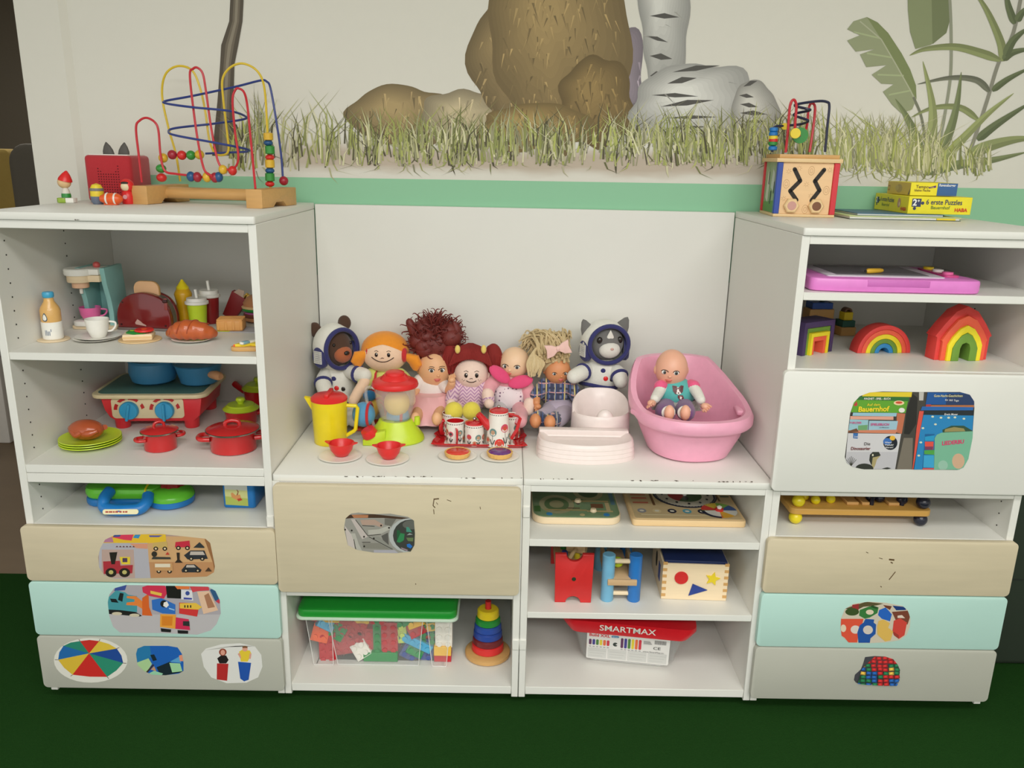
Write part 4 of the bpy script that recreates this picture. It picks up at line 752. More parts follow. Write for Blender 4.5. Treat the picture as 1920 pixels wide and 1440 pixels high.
# --- rag doll with orange hair
t = doll('rag_doll', 'rag doll with orange pigtails and red dungarees', 722, .45); c = t.w(722, 662, .45); r = (42, 33, 35); OH = mat('orange_felt_hair', (234, 146, 36), .9, 'fabric', scale=120)
h = head(t, c, r, RAG); ragface(t, h, c, r, 11, 4, 4, -9, 20, 8); b = M()
hc = c+Vector((0, 4, 4)); rr = (44.5, 35, 36); n = 32; rows = []
for i in range(9):
    th = i/8
    rows.append([hc+Vector((rr[0]*sin(th*e)*cos(a), rr[1]*sin(th*e)*sin(a), rr[2]*cos(th*e))) for a in [2*pi*j/n for j in range(n)] for e in [1.05+.75*max(0, sin(a))+(.62*abs(cos(a))**1.6 if sin(a) < 0 else .62*abs(cos(a)))]])
b.loft(rows, True, False); hr = t.p('hair', b, OH)
for s, px, py in ((-1, 674, 668), (1, 776, 674)):
    q = t.w(px, py, .43); b = M(); b.tube([q+Vector((-s*18, 0, 6)), q+Vector((-s*9, 0, 3)), q, q+Vector((s*4, 0, -10)), q+Vector((s*2, 0, -20))], [7, 10, 14, 13, 5], 14, sx=.8); t.p('pigtail', b, OH); b = M(); b.tube([q+Vector((-s*17, 6*cos(a), 8+9*sin(a))) for a in [2*pi*i/16 for i in range(16)]], 4.6, 8, True); b.ell(q+Vector((-s*17, 0, 8)), (4, 8, 13), 12, 8); t.p('hair_tie', b, mat('red_ribbon', (198, 40, 44), .85, 'fabric'))
LIMEF = mat('lime_cloth', (208, 214, 116), .9, 'fabric'); RDF = mat('red_cloth', (192, 36, 44), .9, 'fabric'); BLF = mat('sky_cloth', (84, 150, 190), .9, 'fabric')
bc = t.w(725, 722, .45); b = M(); b.ell(bc, (34, 26, 32)); t.p('shirt', b, LIMEF); b = M(); b.ell(bc+Vector((0, -1.5, -12)), (33, 27, 28)); t.p('dungarees', b, RDF)
for s in (-1, 1):
    b = M(); b.tube([sfc(bc, (35, 27, 33), s*20, z, 1) for z in (-8, 4, 14, 22, 28)], 6.5, 8, sx=.5); t.p('strap', b, RDF); b = M(); b.ell(sfc(bc, (35, 28, 33), s*20, 2, 3), (4, 2, 4), 12, 8); t.p('button', b, WPL)
limb(t, 'sleeve', (t.w(697, 703, .44), t.w(688, 712, .42), t.w(682, 720, .4)), [13, 13, 12], LIMEF); limb(t, 'arm', (t.w(684, 716, .40), t.w(672, 735, .37), t.w(662, 752, .34)), [10, 10, 9], RAG); limb(t, 'sleeve', (t.w(750, 703, .44), t.w(760, 714, .42), t.w(764, 724, .4)), [13, 13, 12], LIMEF); limb(t, 'arm', (t.w(763, 722, .40), t.w(768, 740, .37), t.w(770, 752, .35)), [10, 10, 9], RAG)
limb(t, 'leg', (t.w(706, 750, .42), t.w(698, 765, .36), t.w(690, 778, .31)), [15, 15, 13], mat('yellow_leggings', (220, 188, 66), .9, 'fabric')); limb(t, 'leg', (t.w(738, 752, .42), t.w(744, 770, .35), t.w(748, 782, .30)), [15, 15, 13], mat('yellow_leggings', (220, 188, 66), .9, 'fabric'))
b = M(); b.ell(t.w(693, 742, .35), (12, 8, 10), 16, 10); t.p('pocket_patch', b, mat('deep_blue_cloth', (34, 104, 150), .9, 'fabric'))
for px, py, Y in ((682, 777, .27), (746, 782, .27)): b = M(); q = t.w(px, py, Y); b.ell(q, (20, 18, 22), 20, 14); t.p('shoe', b, BLF); b = M(); b.tube([q+Vector((10+6*cos(a)*.4, 17*cos(a), 21*sin(a))) for a in [2*pi*i/20 for i in range(20)]], 2.6, 8, True); t.p('shoe_trim', b, RDF)
# --- doll with wild auburn hair
def curls(t, name, c, r, n, m, seed, up=1, length=(18, 40), wid=(4, 8), mn=-.2, par=None):
    R = random.Random(seed); b = M()
    for i in range(n):
        a = R.uniform(0, 2*pi); e = R.uniform(mn, 1.45); d = Vector((cos(a)*cos(e), sin(a)*cos(e)*.8, sin(e))); p = Vector(c)+Vector((d.x*r[0], d.y*r[1], d.z*r[2]))*.9; L = R.uniform(*length); w = R.uniform(*wid)
        s = Vector((R.uniform(-1, 1), R.uniform(-.6, .3), R.uniform(-.3, 1)*up)).normalized(); P = spl([p, p+d*L*.45+s*L*.2, p+d*L*.7+s*L*.6, p+d*L*.45+s*L*.95], 4); b.tube(P, [w*(1-.75*j/(len(P)-1)) for j in range(len(P))], 6)
    return t.p(name, b, m, par)
AH = mat('auburn_hair', (112, 40, 34), .55, 'hair', scale=90, var=.25)
t = doll('baby_doll', 'doll with wild auburn hair and a pink satin skirt', 815, .46); c = t.w(815, 691, .45); r = (31, 29, 36); h = head(t, c, r, SK); vface(t, h, c, r, (-3, 15), 3, 4.6, (7, -14, 6), (9, -6, 3), brow=8)
b = M(); b.ell(t.w(815, 645, .47), (40, 30, 34), 22, 14); hr = t.p('hair', b, AH); b = M(); b.ell(c+Vector((2, 6, 10)), (34, 27, 32), 22, 14); t.p('hair_cap', b, AH)
R = random.Random(8)
for i in range(15): a = i*2.4; b = M(); b.ell(t.w(815+R.uniform(-34, 34), 634+R.uniform(-24, 24), .46+R.uniform(-.025, .02)), (R.uniform(15, 20), R.uniform(13, 17), R.uniform(13, 19)), 14, 10); t.p('hair_tuft', b, AH, hr)
curls(t, 'frizz', t.w(815, 637, .465), (46, 33, 38), 420, AH, 11, mn=-.6, length=(8, 22), wid=(1.0, 2.2), par=hr); limb(t, 'hair_lock', (t.w(785, 640, .46), t.w(774, 618, .45), t.w(768, 604, .45)), [9, 9, 7], AH); limb(t, 'hair_lock', (t.w(848, 640, .46), t.w(856, 620, .45), t.w(852, 606, .45)), [10, 8, 4], AH); limb(t, 'hair_lock', (t.w(842, 665, .45), t.w(850, 690, .44), t.w(846, 705, .43)), [8, 8, 5], AH)
WL = mat('white_lace', (230, 220, 214), .9, 'fabric'); PS = mat('pink_satin', (238, 182, 184), .35, scale=14, var=.08, bump=.5)
b = M(); b.ell(t.w(806, 733, .45), (34, 26, 30)); t.p('bodice', b, WL)
b = M(); sc = t.w(806, 752, .41); n = 40
b.loft([[sc+Vector((q*cos(a)*(1+.09*sin(9*a)*i/4), q*.85*sin(a)*(1+.07*sin(9*a)*i/4)-i*7, 14-i*10)) for a in [2*pi*j/n for j in range(n)]] for i, q in enumerate((31, 38, 44, 48, 47))]); t.p('skirt', b, PS)
limb(t, 'arm', (t.w(832, 726, .43), t.w(842, 730, .41), t.w(847, 718, .39)), [8, 8, 7], SK); hand(t, t.w(847, 712, .385), 7, SK, (0, -.2, 1)); limb(t, 'sleeve', (t.w(828, 718, .44), t.w(836, 727, .42)), [13, 10], WL); limb(t, 'arm', (t.w(784, 722, .43), t.w(774, 742, .4), t.w(772, 756, .38)), [8, 8, 7], SK); hand(t, t.w(772, 762, .37), 6.5, SK, (0, -.5, -1)); limb(t, 'sleeve', (t.w(788, 714, .44), t.w(778, 728, .42)), [13, 10], WL)
for px in (782, 822): limb(t, 'leg', (t.w(px+4, 768, .37), t.w(px, 780, .32), t.w(px-2, 786, .29)), [11, 10, 9], SK); b = M(); b.ell(t.w(px-3, 785, .275), (9, 9, 12), 14, 10); t.p('foot', b, SK)
# --- rag doll with dark red yarn hair
YH = mat('red_yarn', (134, 32, 28), .85, 'hair', scale=120, var=.2); t = doll('rag_doll', 'freckled rag doll with dark red yarn bunches and yellow shoes', 884, .44); c = t.w(884, 699, .43); r = (31, 28, 30); h = head(t, c, r, RAGP); ragface(t, h, c, r, 9.5, 2, 4.4, -11, 9, 3, cheeks=True, ox=1)
for s in (-1, 1): b = M(); b.ell(c+Vector((s*31, 0, -5)), (4, 4, 7), 12, 8); t.p('ear', b, RAGP, h)
b = M(); b.ell(c+Vector((-3, 14, 16)), (42, 25, 34), 24, 14); hr = t.p('hair', b, YH)
for i in range(26):
    a = -1.25+2.5*i/25; b = M(); b.tube(spl([c+Vector((-2+3*a, 8, 52)), c+Vector((20*a, -16, 46)), c+Vector((30*a-1, -18, 30-8*a*a))], 4), 2.6, 6); t.p('yarn_strand', b, YH, hr)
for px, py, s in ((846, 670, -1), (925, 672, 1)):
    q = t.w(px, py, .44); b = M(); b.ell(q, (17, 15, 28), 18, 14); bu = t.p('bunch', b, YH)
    for i in range(10): b = M(); a = 2*pi*i/10; b.tube(spl([q+Vector((-s*8, 0, 22)), q+Vector((16*cos(a), 14*sin(a), 4)), q+Vector((9*cos(a), 8*sin(a), -28))], 4), 3, 6); t.p('yarn_strand', b, YH, bu)
for px, py in ((858, 655), (907, 655)): b = M(); b.ell(t.w(px, py, .395), (5, 5, 8), 12, 8); t.p('hair_tie', b, mat('yellow_tie', (232, 204, 110), .8, 'fabric'))
def chev():
    m = mat('lilac_chevron', (214, 178, 198), .9, 'fabric'); nt = m.node_tree; N = nt.nodes; L = nt.links; tc = N.new('ShaderNodeTexCoord'); sp = N.new('ShaderNodeSeparateXYZ'); L.new(tc.outputs['Object'], sp.inputs[0])
    def mt(op, a, b_=0):
        n = N.new('ShaderNodeMath'); n.operation = op
        for i, x in enumerate((a, b_)):
            if hasattr(x, 'links'): L.new(x, n.inputs[i])
            else: n.inputs[i].default_value = x
        return n.outputs[0]
    zg = mt('PINGPONG', sp.outputs['X'], .011); f = mt('GREATER_THAN', mt('FRACT', mt('MULTIPLY', mt('ADD', sp.outputs['Z'], zg), 105)), .6)
    mx = N.new('ShaderNodeMix'); mx.data_type = 'RGBA'; L.new(f, mx.inputs['Factor']); mx.inputs['A'].default_value = (*lin((224, 194, 206)), 1); mx.inputs['B'].default_value = (*lin((176, 132, 170)), 1); L.new(mx.outputs['Result'], N['Principled BSDF'].inputs['Base Color']); return m
CV = chev(); b = M(); b.ell(t.w(881, 742, .43), (33, 25, 34)); t.p('dress', b, CV)
limb(t, 'sleeve', (t.w(860, 722, .42), t.w(850, 738, .4), t.w(846, 752, .37)), [12, 12, 11], CV); limb(t, 'sleeve', (t.w(904, 724, .42), t.w(914, 740, .4), t.w(916, 752, .37)), [12, 12, 11], CV)
for px in (851, 884): limb(t, 'leg', (t.w(px+4, 764, .4), t.w(px+1, 776, .34), t.w(px, 782, .31)), [13, 12, 12], RAGP); b = M(); b.ell(t.w(px, 771, .30), (16.5, 14, 17), 18, 12); t.p('shoe', b, mat('yellow_felt', (222, 206, 76), .9, 'fabric'))
for px in (846, 917): b = M(); b.ell(t.w(px, 757, .35), 9, 12, 8); t.p('hand', b, RAGP)
# --- bald baby doll with pink collar
def dots():
    m = mat('dotted_cotton', (232, 222, 222), .9, 'fabric'); nt = m.node_tree; N = nt.nodes; L = nt.links; tc = N.new('ShaderNodeTexCoord'); v = N.new('ShaderNodeTexVoronoi'); v.inputs['Scale'].default_value = 85; v.inputs['Randomness'].default_value = .25; L.new(tc.outputs['Object'], v.inputs['Vector'])
    r_ = N.new('ShaderNodeMath'); r_.operation = 'LESS_THAN'; L.new(v.outputs['Distance'], r_.inputs[0]); r_.inputs[1].default_value = .24; mx = N.new('ShaderNodeMix'); mx.data_type = 'RGBA'; L.new(r_.outputs[0], mx.inputs['Factor']); mx.inputs['A'].default_value = (*lin((234, 222, 224)), 1); mx.inputs['B'].default_value = (*lin((128, 100, 124)), 1); L.new(mx.outputs['Result'], N['Principled BSDF'].inputs['Base Color']); return m
DT = dots(); HP = mat('hot_pink_felt', (226, 74, 122), .85, 'fabric'); PKF = mat('rose_cloth', (230, 164, 172), .9, 'fabric')
t = doll('baby_doll', 'bald baby doll with a bright pink petal collar', 960, .45); c = t.w(965, 680, .44); r = (28, 28, 29); h = head(t, c, r, SKP); vface(t, h, c, r, (-17, 4), -2, 4.4, (-11, -15, 5.5), (-9, -8, 3.2))
b = M(); b.ell(t.w(957, 742, .44), (36, 28, 36)); t.p('smock', b, DT); b = M(); b.ell(t.w(957, 716, .44), (27, 22, 18)); t.p('neckline', b, PKF)
for px, py, a in ((937, 702, -38), (976, 716, 14)): b = M(); b.mx = Matrix.Translation(t.w(px, py, .40)) @ rot(-25, -a, 0); b.ell((0, 0, 0), (23, 6, 12), 20, 10); t.p('collar_petal', b, HP)
limb(t, 'sleeve', (t.w(930, 712, .43), t.w(919, 724, .41), t.w(916, 736, .39)), [13, 12, 11], PKF); limb(t, 'sleeve', (t.w(986, 722, .43), t.w(993, 740, .41), t.w(994, 752, .39)), [13, 12, 11], PKF)
for pts in ((t.w(915, 738, .385), t.w(915, 746, .375)), (t.w(993, 756, .38), t.w(991, 770, .37))): limb(t, 'hand', pts, [11, 10], RAGP)
for px in (936, 975): limb(t, 'leg', (t.w(px, 768, .40), t.w(px, 782, .33), t.w(px, 790, .28)), [15, 14, 12], PKF if px > 950 else mat('grey_cloth', (196, 196, 196), .9, 'fabric'))
# --- blonde doll with bow
def plaid():
    m = mat('plaid_cotton', (80, 84, 104), .9, 'fabric'); nt = m.node_tree; N = nt.nodes; L = nt.links; tc = N.new('ShaderNodeTexCoord'); sp = N.new('ShaderNodeSeparateXYZ'); L.new(tc.outputs['Object'], sp.inputs[0]); prev = None
    for ax, sc, th, cc in (('X', 62, .62, (120, 124, 150)), ('Z', 62, .62, (60, 62, 84)), ('X', 38, .86, (214, 196, 130)), ('Z', 40, .88, (196, 150, 150)), ('X', 50, .9, (60, 96, 160))):
        a = N.new('ShaderNodeMath'); a.operation = 'MULTIPLY'; L.new(sp.outputs[ax], a.inputs[0]); a.inputs[1].default_value = sc; f = N.new('ShaderNodeMath'); f.operation = 'FRACT'; L.new(a.outputs[0], f.inputs[0]); g = N.new('ShaderNodeMath'); g.operation = 'GREATER_THAN'; L.new(f.outputs[0], g.inputs[0]); g.inputs[1].default_value = th
        mx = N.new('ShaderNodeMix'); mx.data_type = 'RGBA'; L.new(g.outputs[0], mx.inputs['Factor'])
        if prev: L.new(prev, mx.inputs['A'])
        else: mx.inputs['A'].default_value = (*lin((62, 66, 92)), 1)
        mx.inputs['B'].default_value = (*lin(cc), 1); prev = mx.outputs['Result']
    L.new(prev, N['Principled BSDF'].inputs['Base Color']); return m
PLD = plaid(); LIL = mat('lilac_cloth', (186, 172, 190), .9, 'fabric'); BH = mat('blonde_hair', (206, 184, 140), .5, 'hair', scale=90, var=.18)
t = doll('girl_doll', 'blonde doll with a pale pink bow and plaid blouse', 1042, .45); c = t.w(1045, 694, .43); r = (24, 22, 25); h = head(t, c, r, SKT); vface(t, h, c, r, (-6, 13), -2, 3.4, (6, -13, 4.6), (7, -7, 2.4))
b = M(); b.ell(c+Vector((-4, 6, 10)), (27, 21, 24), 22, 14); hr = t.p('hair', b, BH)
R = random.Random(5); b = M()
for i in range(210):
    x0 = R.uniform(1008, 1068); tx_, ty_ = R.choice((R.uniform(970, 1010), R.uniform(1000, 1072), R.uniform(1000, 1072))), R.uniform(618, 650); P = spl([t.w(x0, R.uniform(660, 682), .42+R.uniform(-.02, .03)), t.w(x0*.6+tx_*.4, R.uniform(624, 650), .45+R.uniform(-.02, .03)), t.w(x0*.25+tx_*.75, ty_+R.uniform(-4, 6), .47+R.uniform(-.02, .03)), t.w(tx_, ty_+R.uniform(6, 32), .46)], 5); b.tube(P, [2.3*(1-.6*j/(len(P)-1)) for j in range(len(P))], 5)
for i in range(34): P = spl([t.w(1014, 648+i, .43), t.w(1002, 656+i*.3, .41), t.w(988+i, 680, .395), t.w(990+i*.7, 704+R.uniform(-10, 4), .39)], 5); b.tube(P, [2.2*(1-.6*j/(len(P)-1)) for j in range(len(P))], 5)
t.p('loose_hair', b, BH, hr); b = M(); b.ell(t.w(1036, 646, .47), (32, 12, 15), 20, 12); t.p('hair_mass', b, BH, hr)
BOW = mat('pale_pink_bow', (238, 196, 186), .7, 'fabric', scale=40)
q = t.w(1046, 654, .385)
for s in (-1, 1): b = M(); b.mx = Matrix.Translation(q) @ rot(0, -16, 0); b.prism([(0, -3), (s*10, -11), (s*23, -13), (s*20, 2), (s*22, 12), (s*10, 9), (0, 3)], -3, 3, 'xz', bev=1.5); t.p('bow_loop', b, BOW)
b = M(); b.ell(q, (4.5, 5, 5.5), 12, 8); t.p('bow_knot', b, BOW)
b = M(); b.ell(t.w(1044, 736, .44), (32, 24, 30)); t.p('blouse', b, PLD)
limb(t, 'sleeve', (t.w(1022, 722, .43), t.w(1012, 734, .41), t.w(1004, 742, .39)), [14, 13, 11], PLD); limb(t, 'sleeve', (t.w(1064, 722, .43), t.w(1076, 734, .41), t.w(1080, 744, .39)), [14, 13, 11], PLD); limb(t, 'arm', (t.w(1006, 742, .39), t.w(1006, 755, .37)), [7, 6.5], SKT); hand(t, t.w(1008, 762, .365), 6.5, SKT, (0, -.4, -1)); limb(t, 'arm', (t.w(1080, 744, .39), t.w(1084, 755, .37)), [7, 6.5], SKT); hand(t, t.w(1085, 760, .365), 6.5, SKT, (0, -.4, -1))
b = M(); b.ell(t.w(1050, 768, .41), (34, 28, 20)); t.p('skirt', b, LIL); limb(t, 'leg', (t.w(1034, 772, .40), t.w(1022, 781, .35), t.w(1012, 785, .32)), [17, 16, 15], LIL); limb(t, 'leg', (t.w(1062, 772, .40), t.w(1048, 784, .34), t.w(1038, 790, .30)), [17, 16, 15], LIL)
for px, py, Y in ((1010, 786, .315), (1037, 789, .30)): limb(t, 'plaid_cuff', (t.w(px+5, py-2, Y+.02), t.w(px-2, py+1, Y-.01)), [15.5, 15], PLD); b = M(); b.ell(t.w(px-6, py+3, Y-.035), (10, 13, 13), 16, 10); t.p('foot', b, SKT)
# --- pitcher, bowls on plates, blender
t = T('toy_pitcher', 'yellow toy pitcher with a red lid beside the plush bear', 'jug', at=PZ(614, 838, ZK)+Vector((0, .042, 0)), rz=0); H = t.h(748); t.p('body', M().lathe([(29, 0), (30, 1.5), (33, H), (31, H), (28, 4), (0, 4)], 36), YEL); lp = M(); lp.loft([[(-30, -7, H-4), (-30, 7, H-4), (-31, 7, H), (-31, -7, H)], [(-43, -1.5, H+3), (-43, 1.5, H+3), (-44, 1.5, H+5), (-44, -1.5, H+5)]]); lp.prism([(-29, H-26), (-29, H+1), (-45, H+4)], -5, 5, 'xz'); t.p('spout', lp, YEL); ld = t.p('lid', M().lathe([(33.5, H-1), (33.5, H+3), (28, H+8), (8, H+10), (0, H+10)], 36), REDP); t.p('lid_knob', M().box(-4, 4, -24, 24, H+6, H+15, 2), REDP, ld); b = M(); handle(b, 31, H*.88, 29, H*.22, 21, 4, 0); b = M(); b.tube([(30, 0, H*.86), (50, 0, H*.85), (52, 0, H*.8), (47, 0, H*.3), (44, 0, H*.26), (29, 0, H*.15)], 3.6, 8); t.p('handle', b, YEL)
for i, (px, py) in enumerate(((638, 857), (727, 862))):
    nm = ('beside the yellow pitcher', 'in front of the blender')[i]; s_ = T('plate', 'flat white toy plate with a red bowl '+nm, 'plate', px, py, ZK, group='white plates under the red bowls'); s_.p('dish', M().lathe([(25, 0), (28, .5), (38, 3), (40, 3.6), (38.5, 4.2), (28, 2), (0, 2)], 40), WPL)
    b_ = T('toy_bowl', 'small red toy bowl on a white plate '+nm, 'bowl', at=s_.P+Vector((.003, .004, 2.1*s_.k)), rz=(-6, 6)[i], group='red bowls on white plates'); b_.p('bowl_body', M().lathe([(9, 0), (12, 1), (20, 12), (24, 26), (22.5, 26), (18, 12), (10, 3), (0, 3)], 32), REDP)
    for s in (-1, 1): b = M(); b.loft([[(s*21, -7, 23), (s*21, 7, 23), (s*21, 7, 26.5), (s*21, -7, 26.5)], [(s*31, -2, 26), (s*31, 2, 26), (s*31, 2, 27.5), (s*31, -2, 27.5)]]); b_.p('pour_lip', b, REDP)
CLEAR = mat('clear_plastic', (236, 232, 226), .12, alpha=.2, var=.01); CLR2 = mat('clear_box_plastic', (236, 236, 232), .08, alpha=.055, var=.01)
t = T('toy_blender', 'toy blender with a lime base and a red lid', 'toy appliance', at=PZ(737, 838, ZK)+Vector((0, .06, 0)), rz=0)
t.p('base', M().lathe([(50, 0), (53, 3), (52, 9), (44, 20), (34, 34), (31, 40), (28, 41), (0, 41)], 40, sy=.82), LIME); b = M(); b.loft([[(-50, -22, 0), (-20, -34, 0), (-20, -20, 0), (-46, -8, 0)], [(-50, -22, 10), (-20, -34, 22), (-20, -20, 22), (-46, -8, 10)]]); t.p('dial_housing', M().prism([(-56, 0), (-14, 0), (-14, 30), (-30, 26), (-50, 16), (-56, 10)], -40, -14, 'xz', bev=3), LIME)
b = M(); b.mx = tr(-42, -30, 17) @ rot(12, -24, 0); b.lathe([(14, 0), (15, 3), (13, 14), (0, 15)], 24); t.p('dial', b, REDP); t.p('side_knob', M().lathe([(5, 30), (6, 34), (5, 46), (0, 47)], 14, (40, 0, 0)), LIME)
H = t.h(722); t.p('jug', M().lathe([(27, 41), (28, 44), (36, H*.7), (39, H), (37.6, H), (34.6, H*.7), (26.6, 46), (0, 45)], 40), CLEAR); ld = t.p('lid', M().lathe([(42, H-1), (43, H+2), (41, H+8), (33, H+12), (27, H+13), (25, H+16), (20, H+21), (0, H+21)], 40), REDP); t.p('lid_knob', M().lathe([(18, H+19), (17, H+25), (13, H+27), (0, H+27)], 26), REDP, ld); b = M(); b.tube(spl([(-37, 0, H-6), (-52, 0, H-6), (-54, 0, H-22), (-48, 0, H-54), (-40, 0, H-82)], 5), 3.2, 8); t.p('handle', b, CLEAR)
f = T('toy_lemon', 'pale yellow toy fruit inside the blender jug', 'toy food', at=t.P+Vector((.004, 0, 47*t.k))); f.p('fruit', M().ell((0, 0, 25), (24, 24, 25), 24, 16), plast('pale_lemon', (240, 208, 96), .6)); f.p('tip', M().lathe([(5, 47), (3, 51), (0, 52)], 12), plast('pale_lemon', (238, 206, 90), .6))
for i, (px, py, a) in enumerate(((688, 806, 20), (708, 792, 60))):
    s_ = T('toy_spoon', ('orange red toy spoon lying beside the blender dial', 'orange red toy spatula leaning behind the blender handle')[i], 'toy cutlery', at=PZ(px, py, ZK), rz=a); s_.p('bowl_end', M().ell((-12, 0, 4), (15, 8, 4), 18, 10), plast('coral_plastic', (236, 84, 60))); s_.p('stem', M().box(0, 40, -2.6, 2.6, 2, 5, 1), plast('coral_plastic', (236, 84, 60)))
b = T('toy_utensil', 'orange red looped toy utensil beside the blue shoe', 'toy cutlery', at=PZ(708, 806, ZK)+Vector((.0, .03, 0))); P_ = M(); P_.tube(spl([(-18, 0, 2), (-14, 0, 40), (2, 0, 56), (14, 0, 40), (16, 0, 2)], 6), 2.4, 8); b.p('loop', P_, plast('coral_plastic', (236, 84, 60))); P_ = M(); P_.tube(spl([(-12, 4, 2), (-8, 4, 34), (3, 4, 46), (10, 4, 34), (12, 4, 2)], 6), 1.8, 8); b.p('inner_loop', P_, plast('coral_plastic', (236, 84, 60)))
# --- tea set
TW = plast('tin_white', (234, 228, 218), .25, coat=.3); TR = plast('tin_red', (200, 30, 36), .2, coat=.4)
t = T('tea_tray', 'red tin tray with wavy ends under the tea set', 'tray', at=PZ(900, 822, ZK)); o_ = [(p.x, p.y) for p in spl([(-84, -46, 0), (-78, -54, 0), (0, -56, 0), (78, -54, 0), (85, -46, 0), (81, -34, 0), (82, -10, 0), (86, 4, 0), (82, 18, 0), (80, 40, 0), (70, 52, 0), (0, 54, 0), (-70, 52, 0), (-78, 40, 0), (-80, 18, 0), (-85, 4, 0), (-80, -10, 0), (-84, -30, 0)], 4, True)]
b = M(); n = len(o_); b.loft([[(x*.93, y*.9, .2) for x, y in o_], [(x, y, 6) for x, y in o_], [(x*1.02, y*1.03, 6.5) for x, y in o_], [(x*1.0, y*1.0, 8) for x, y in o_], [(x*.91, y*.88, 2) for x, y in o_]], True, True); t.p('tray_body', b, TR); b = M(); b.prism([(x*.76, y*.84) for x, y in o_], 2.05, 2.4, 'xy'); t.p('printed_floor', b, TW)
ZT2 = t.P.z+2.9*t.k; trayP = t.P; FC = {'c': (206, 80, 60), 't': (104, 140, 136), 'p': (206, 76, 100), 'k': (70, 66, 64), 'r': (220, 60, 50), 'b': (190, 150, 120)}
def disc_wrap(m, R, a, z, r, col, n=12, k=0, taper=0):
    rr = lambda zz: R(zz)+.25+k*.12
    m.add([(rr(z+r*sin(2*pi*i/n))*sin(a+r*cos(2*pi*i/n)/R(z)), -rr(z+r*sin(2*pi*i/n))*cos(a+r*cos(2*pi*i/n)/R(z)), z+r*sin(2*pi*i/n)) for i in range(n)], [list(range(n))], FC.get(col, col))
def bar_wrap(m, R, a, z0, z1, w, col, lean=0):
    f = lambda aa, z: ((R(z)+.3)*sin(aa), -(R(z)+.3)*cos(aa), z); w = w/R(z0)/2; m.add([f(a-w, z0), f(a+w, z0), f(a+w+lean, z1), f(a-w+lean, z1)], [[0, 1, 2, 3]], FC[col])
def flora(t, R, items, H_, par):
    m = M()
    for i in range(26): a = 2*pi*i/26; bar_wrap(m, R, a, H_-4, H_-2.6, 2.4, 'k')
    for a, z, r, c1, c2 in items:
        bar_wrap(m, R, a, 2, z-r*.6, .9, 'k'); bar_wrap(m, R, a-.06, z*.25, z*.55, 2.2, 'k', -.14); bar_wrap(m, R, a+.06, z*.25, z*.55, 2.2, 'k', .14); disc_wrap(m, R, a, z, r, c1, k=1); disc_wrap(m, R, a, z, r*.55, c2, k=2)
    t.p('flower_print', m, PRINT, par, smooth=False)['kind'] = 'stuff'
def teacup(label, px, py, ha, rz=0):
    c = T('tea_cup', label, 'cup', at=PZ(px, py, ZT2)+Vector((0, .016, 0)), rz=rz, group='flowered tea cups'); r, h = 17, 42; Rf = lambda z: r
    bo = c.p('cup_body', M().lathe([(15.5, 0), (17, 1), (17, h), (16.2, h), (16, 3), (0, 3)], 30), TW); c.p('red_inside', M().lathe([(15.95, h-1), (15.9, 4), (0, 3.3)], 30, cap=False), TR); c.p('rim', M().lathe([(16.9, h-.6), (17.4, h), (16.9, h+.7), (16.0, h), (15.9, h-1)], 30, cap=False), TW)
    b = M(); b.mx = rot(0, 0, ha); b.tube([(0, -17, h*.72), (0, -23, h*.7), (0, -24.5, h*.4), (0, -22, h*.12), (0, -17, h*.1)], 3.8, 8, sx=.45); c.p('handle', b, TR); flora(c, Rf, ((-1.1, 22, 6, 'c', 'b'), (-.45, 20, 5, 'p', 'k'), (.6, 22, 5.5, 't', 'b'), (1.2, 10, 5, 'b', 'c'), (2.4, 20, 6, 'p', 'c')), h, bo)
teacup('flowered tea cup at the front left of the red tray', 853, 832, 12); teacup('flowered tea cup at the back left of the red tray', 846, 817, -50); teacup('flowered tea cup behind the sugar pot', 881, 816, 160); teacup('flowered tea cup half hidden behind the teapot', 958, 822, 30)
c = T('sugar_pot', 'flowered sugar pot with a red lid on the tray', 'pot', at=PZ(889, 836, ZT2)+Vector((0, .018, 0))); bo = c.p('pot_body', M().lathe([(16.5, 0), (18, 1), (18, 40), (17, 41)], 30), TW); ld = c.p('lid', M().lathe([(18.2, 40), (17.6, 42.5), (10, 45), (0, 46)], 30), TR); c.p('lid_knob', M().ell((0, 0, 49), 3.6, 14, 10), CHROME, ld); flora(c, lambda z: 18, ((-.55, 18, 5, 'p', 'c'), (.45, 17, 6, 't', 'b'), (.05, 7, 4, 'b', 'c'), (1.2, 16, 5, 'c', 'b')), 40, bo)
c = T('teapot', 'tall flowered teapot with a red lid and spout', 'teapot', at=PZ(934, 839, ZT2)+Vector((0, .022, 0))); H = c.h(771); Rf = lambda z: 24-(6.5*min(1, z/H)); bo = c.p('pot_body', M().lathe([(22.5, 0), (24, 1.2), (Rf(H*.5), H*.5), (Rf(H), H), (16, H+1)], 32), TW); ld = c.p('lid', M().lathe([(18, H), (17.4, H+3), (9, H+6), (0, H+7)], 30), TR); c.p('lid_knob', M().ell((0, 0, H+9), 3.2, 14, 10), CHROME, ld)
b = M(); b.tube([(-16, -2, H*.56), (-24, -3, H*.66), (-33, -4, H*.84), (-38, -5, H*.93)], [10, 8.5, 6.2, 6], 14); c.p('spout', b, TR); b = M(); b.tube([(17, 0, H*.93), (36, 0, H*.86), (40, 0, H*.8), (34, 0, H*.45), (24, 0, H*.18)], 3.2, 8, sx=.6); c.p('handle', b, TR); flora(c, Rf, ((-.5, 30, 7.5, 't', 'b'), (.1, 10, 9, 'r', 'c'), (.62, 38, 8, 'p', 'c'), (-1.0, 14, 6, 'b', 'c'), (1.2, 20, 6, 't', 'b')), H, bo)
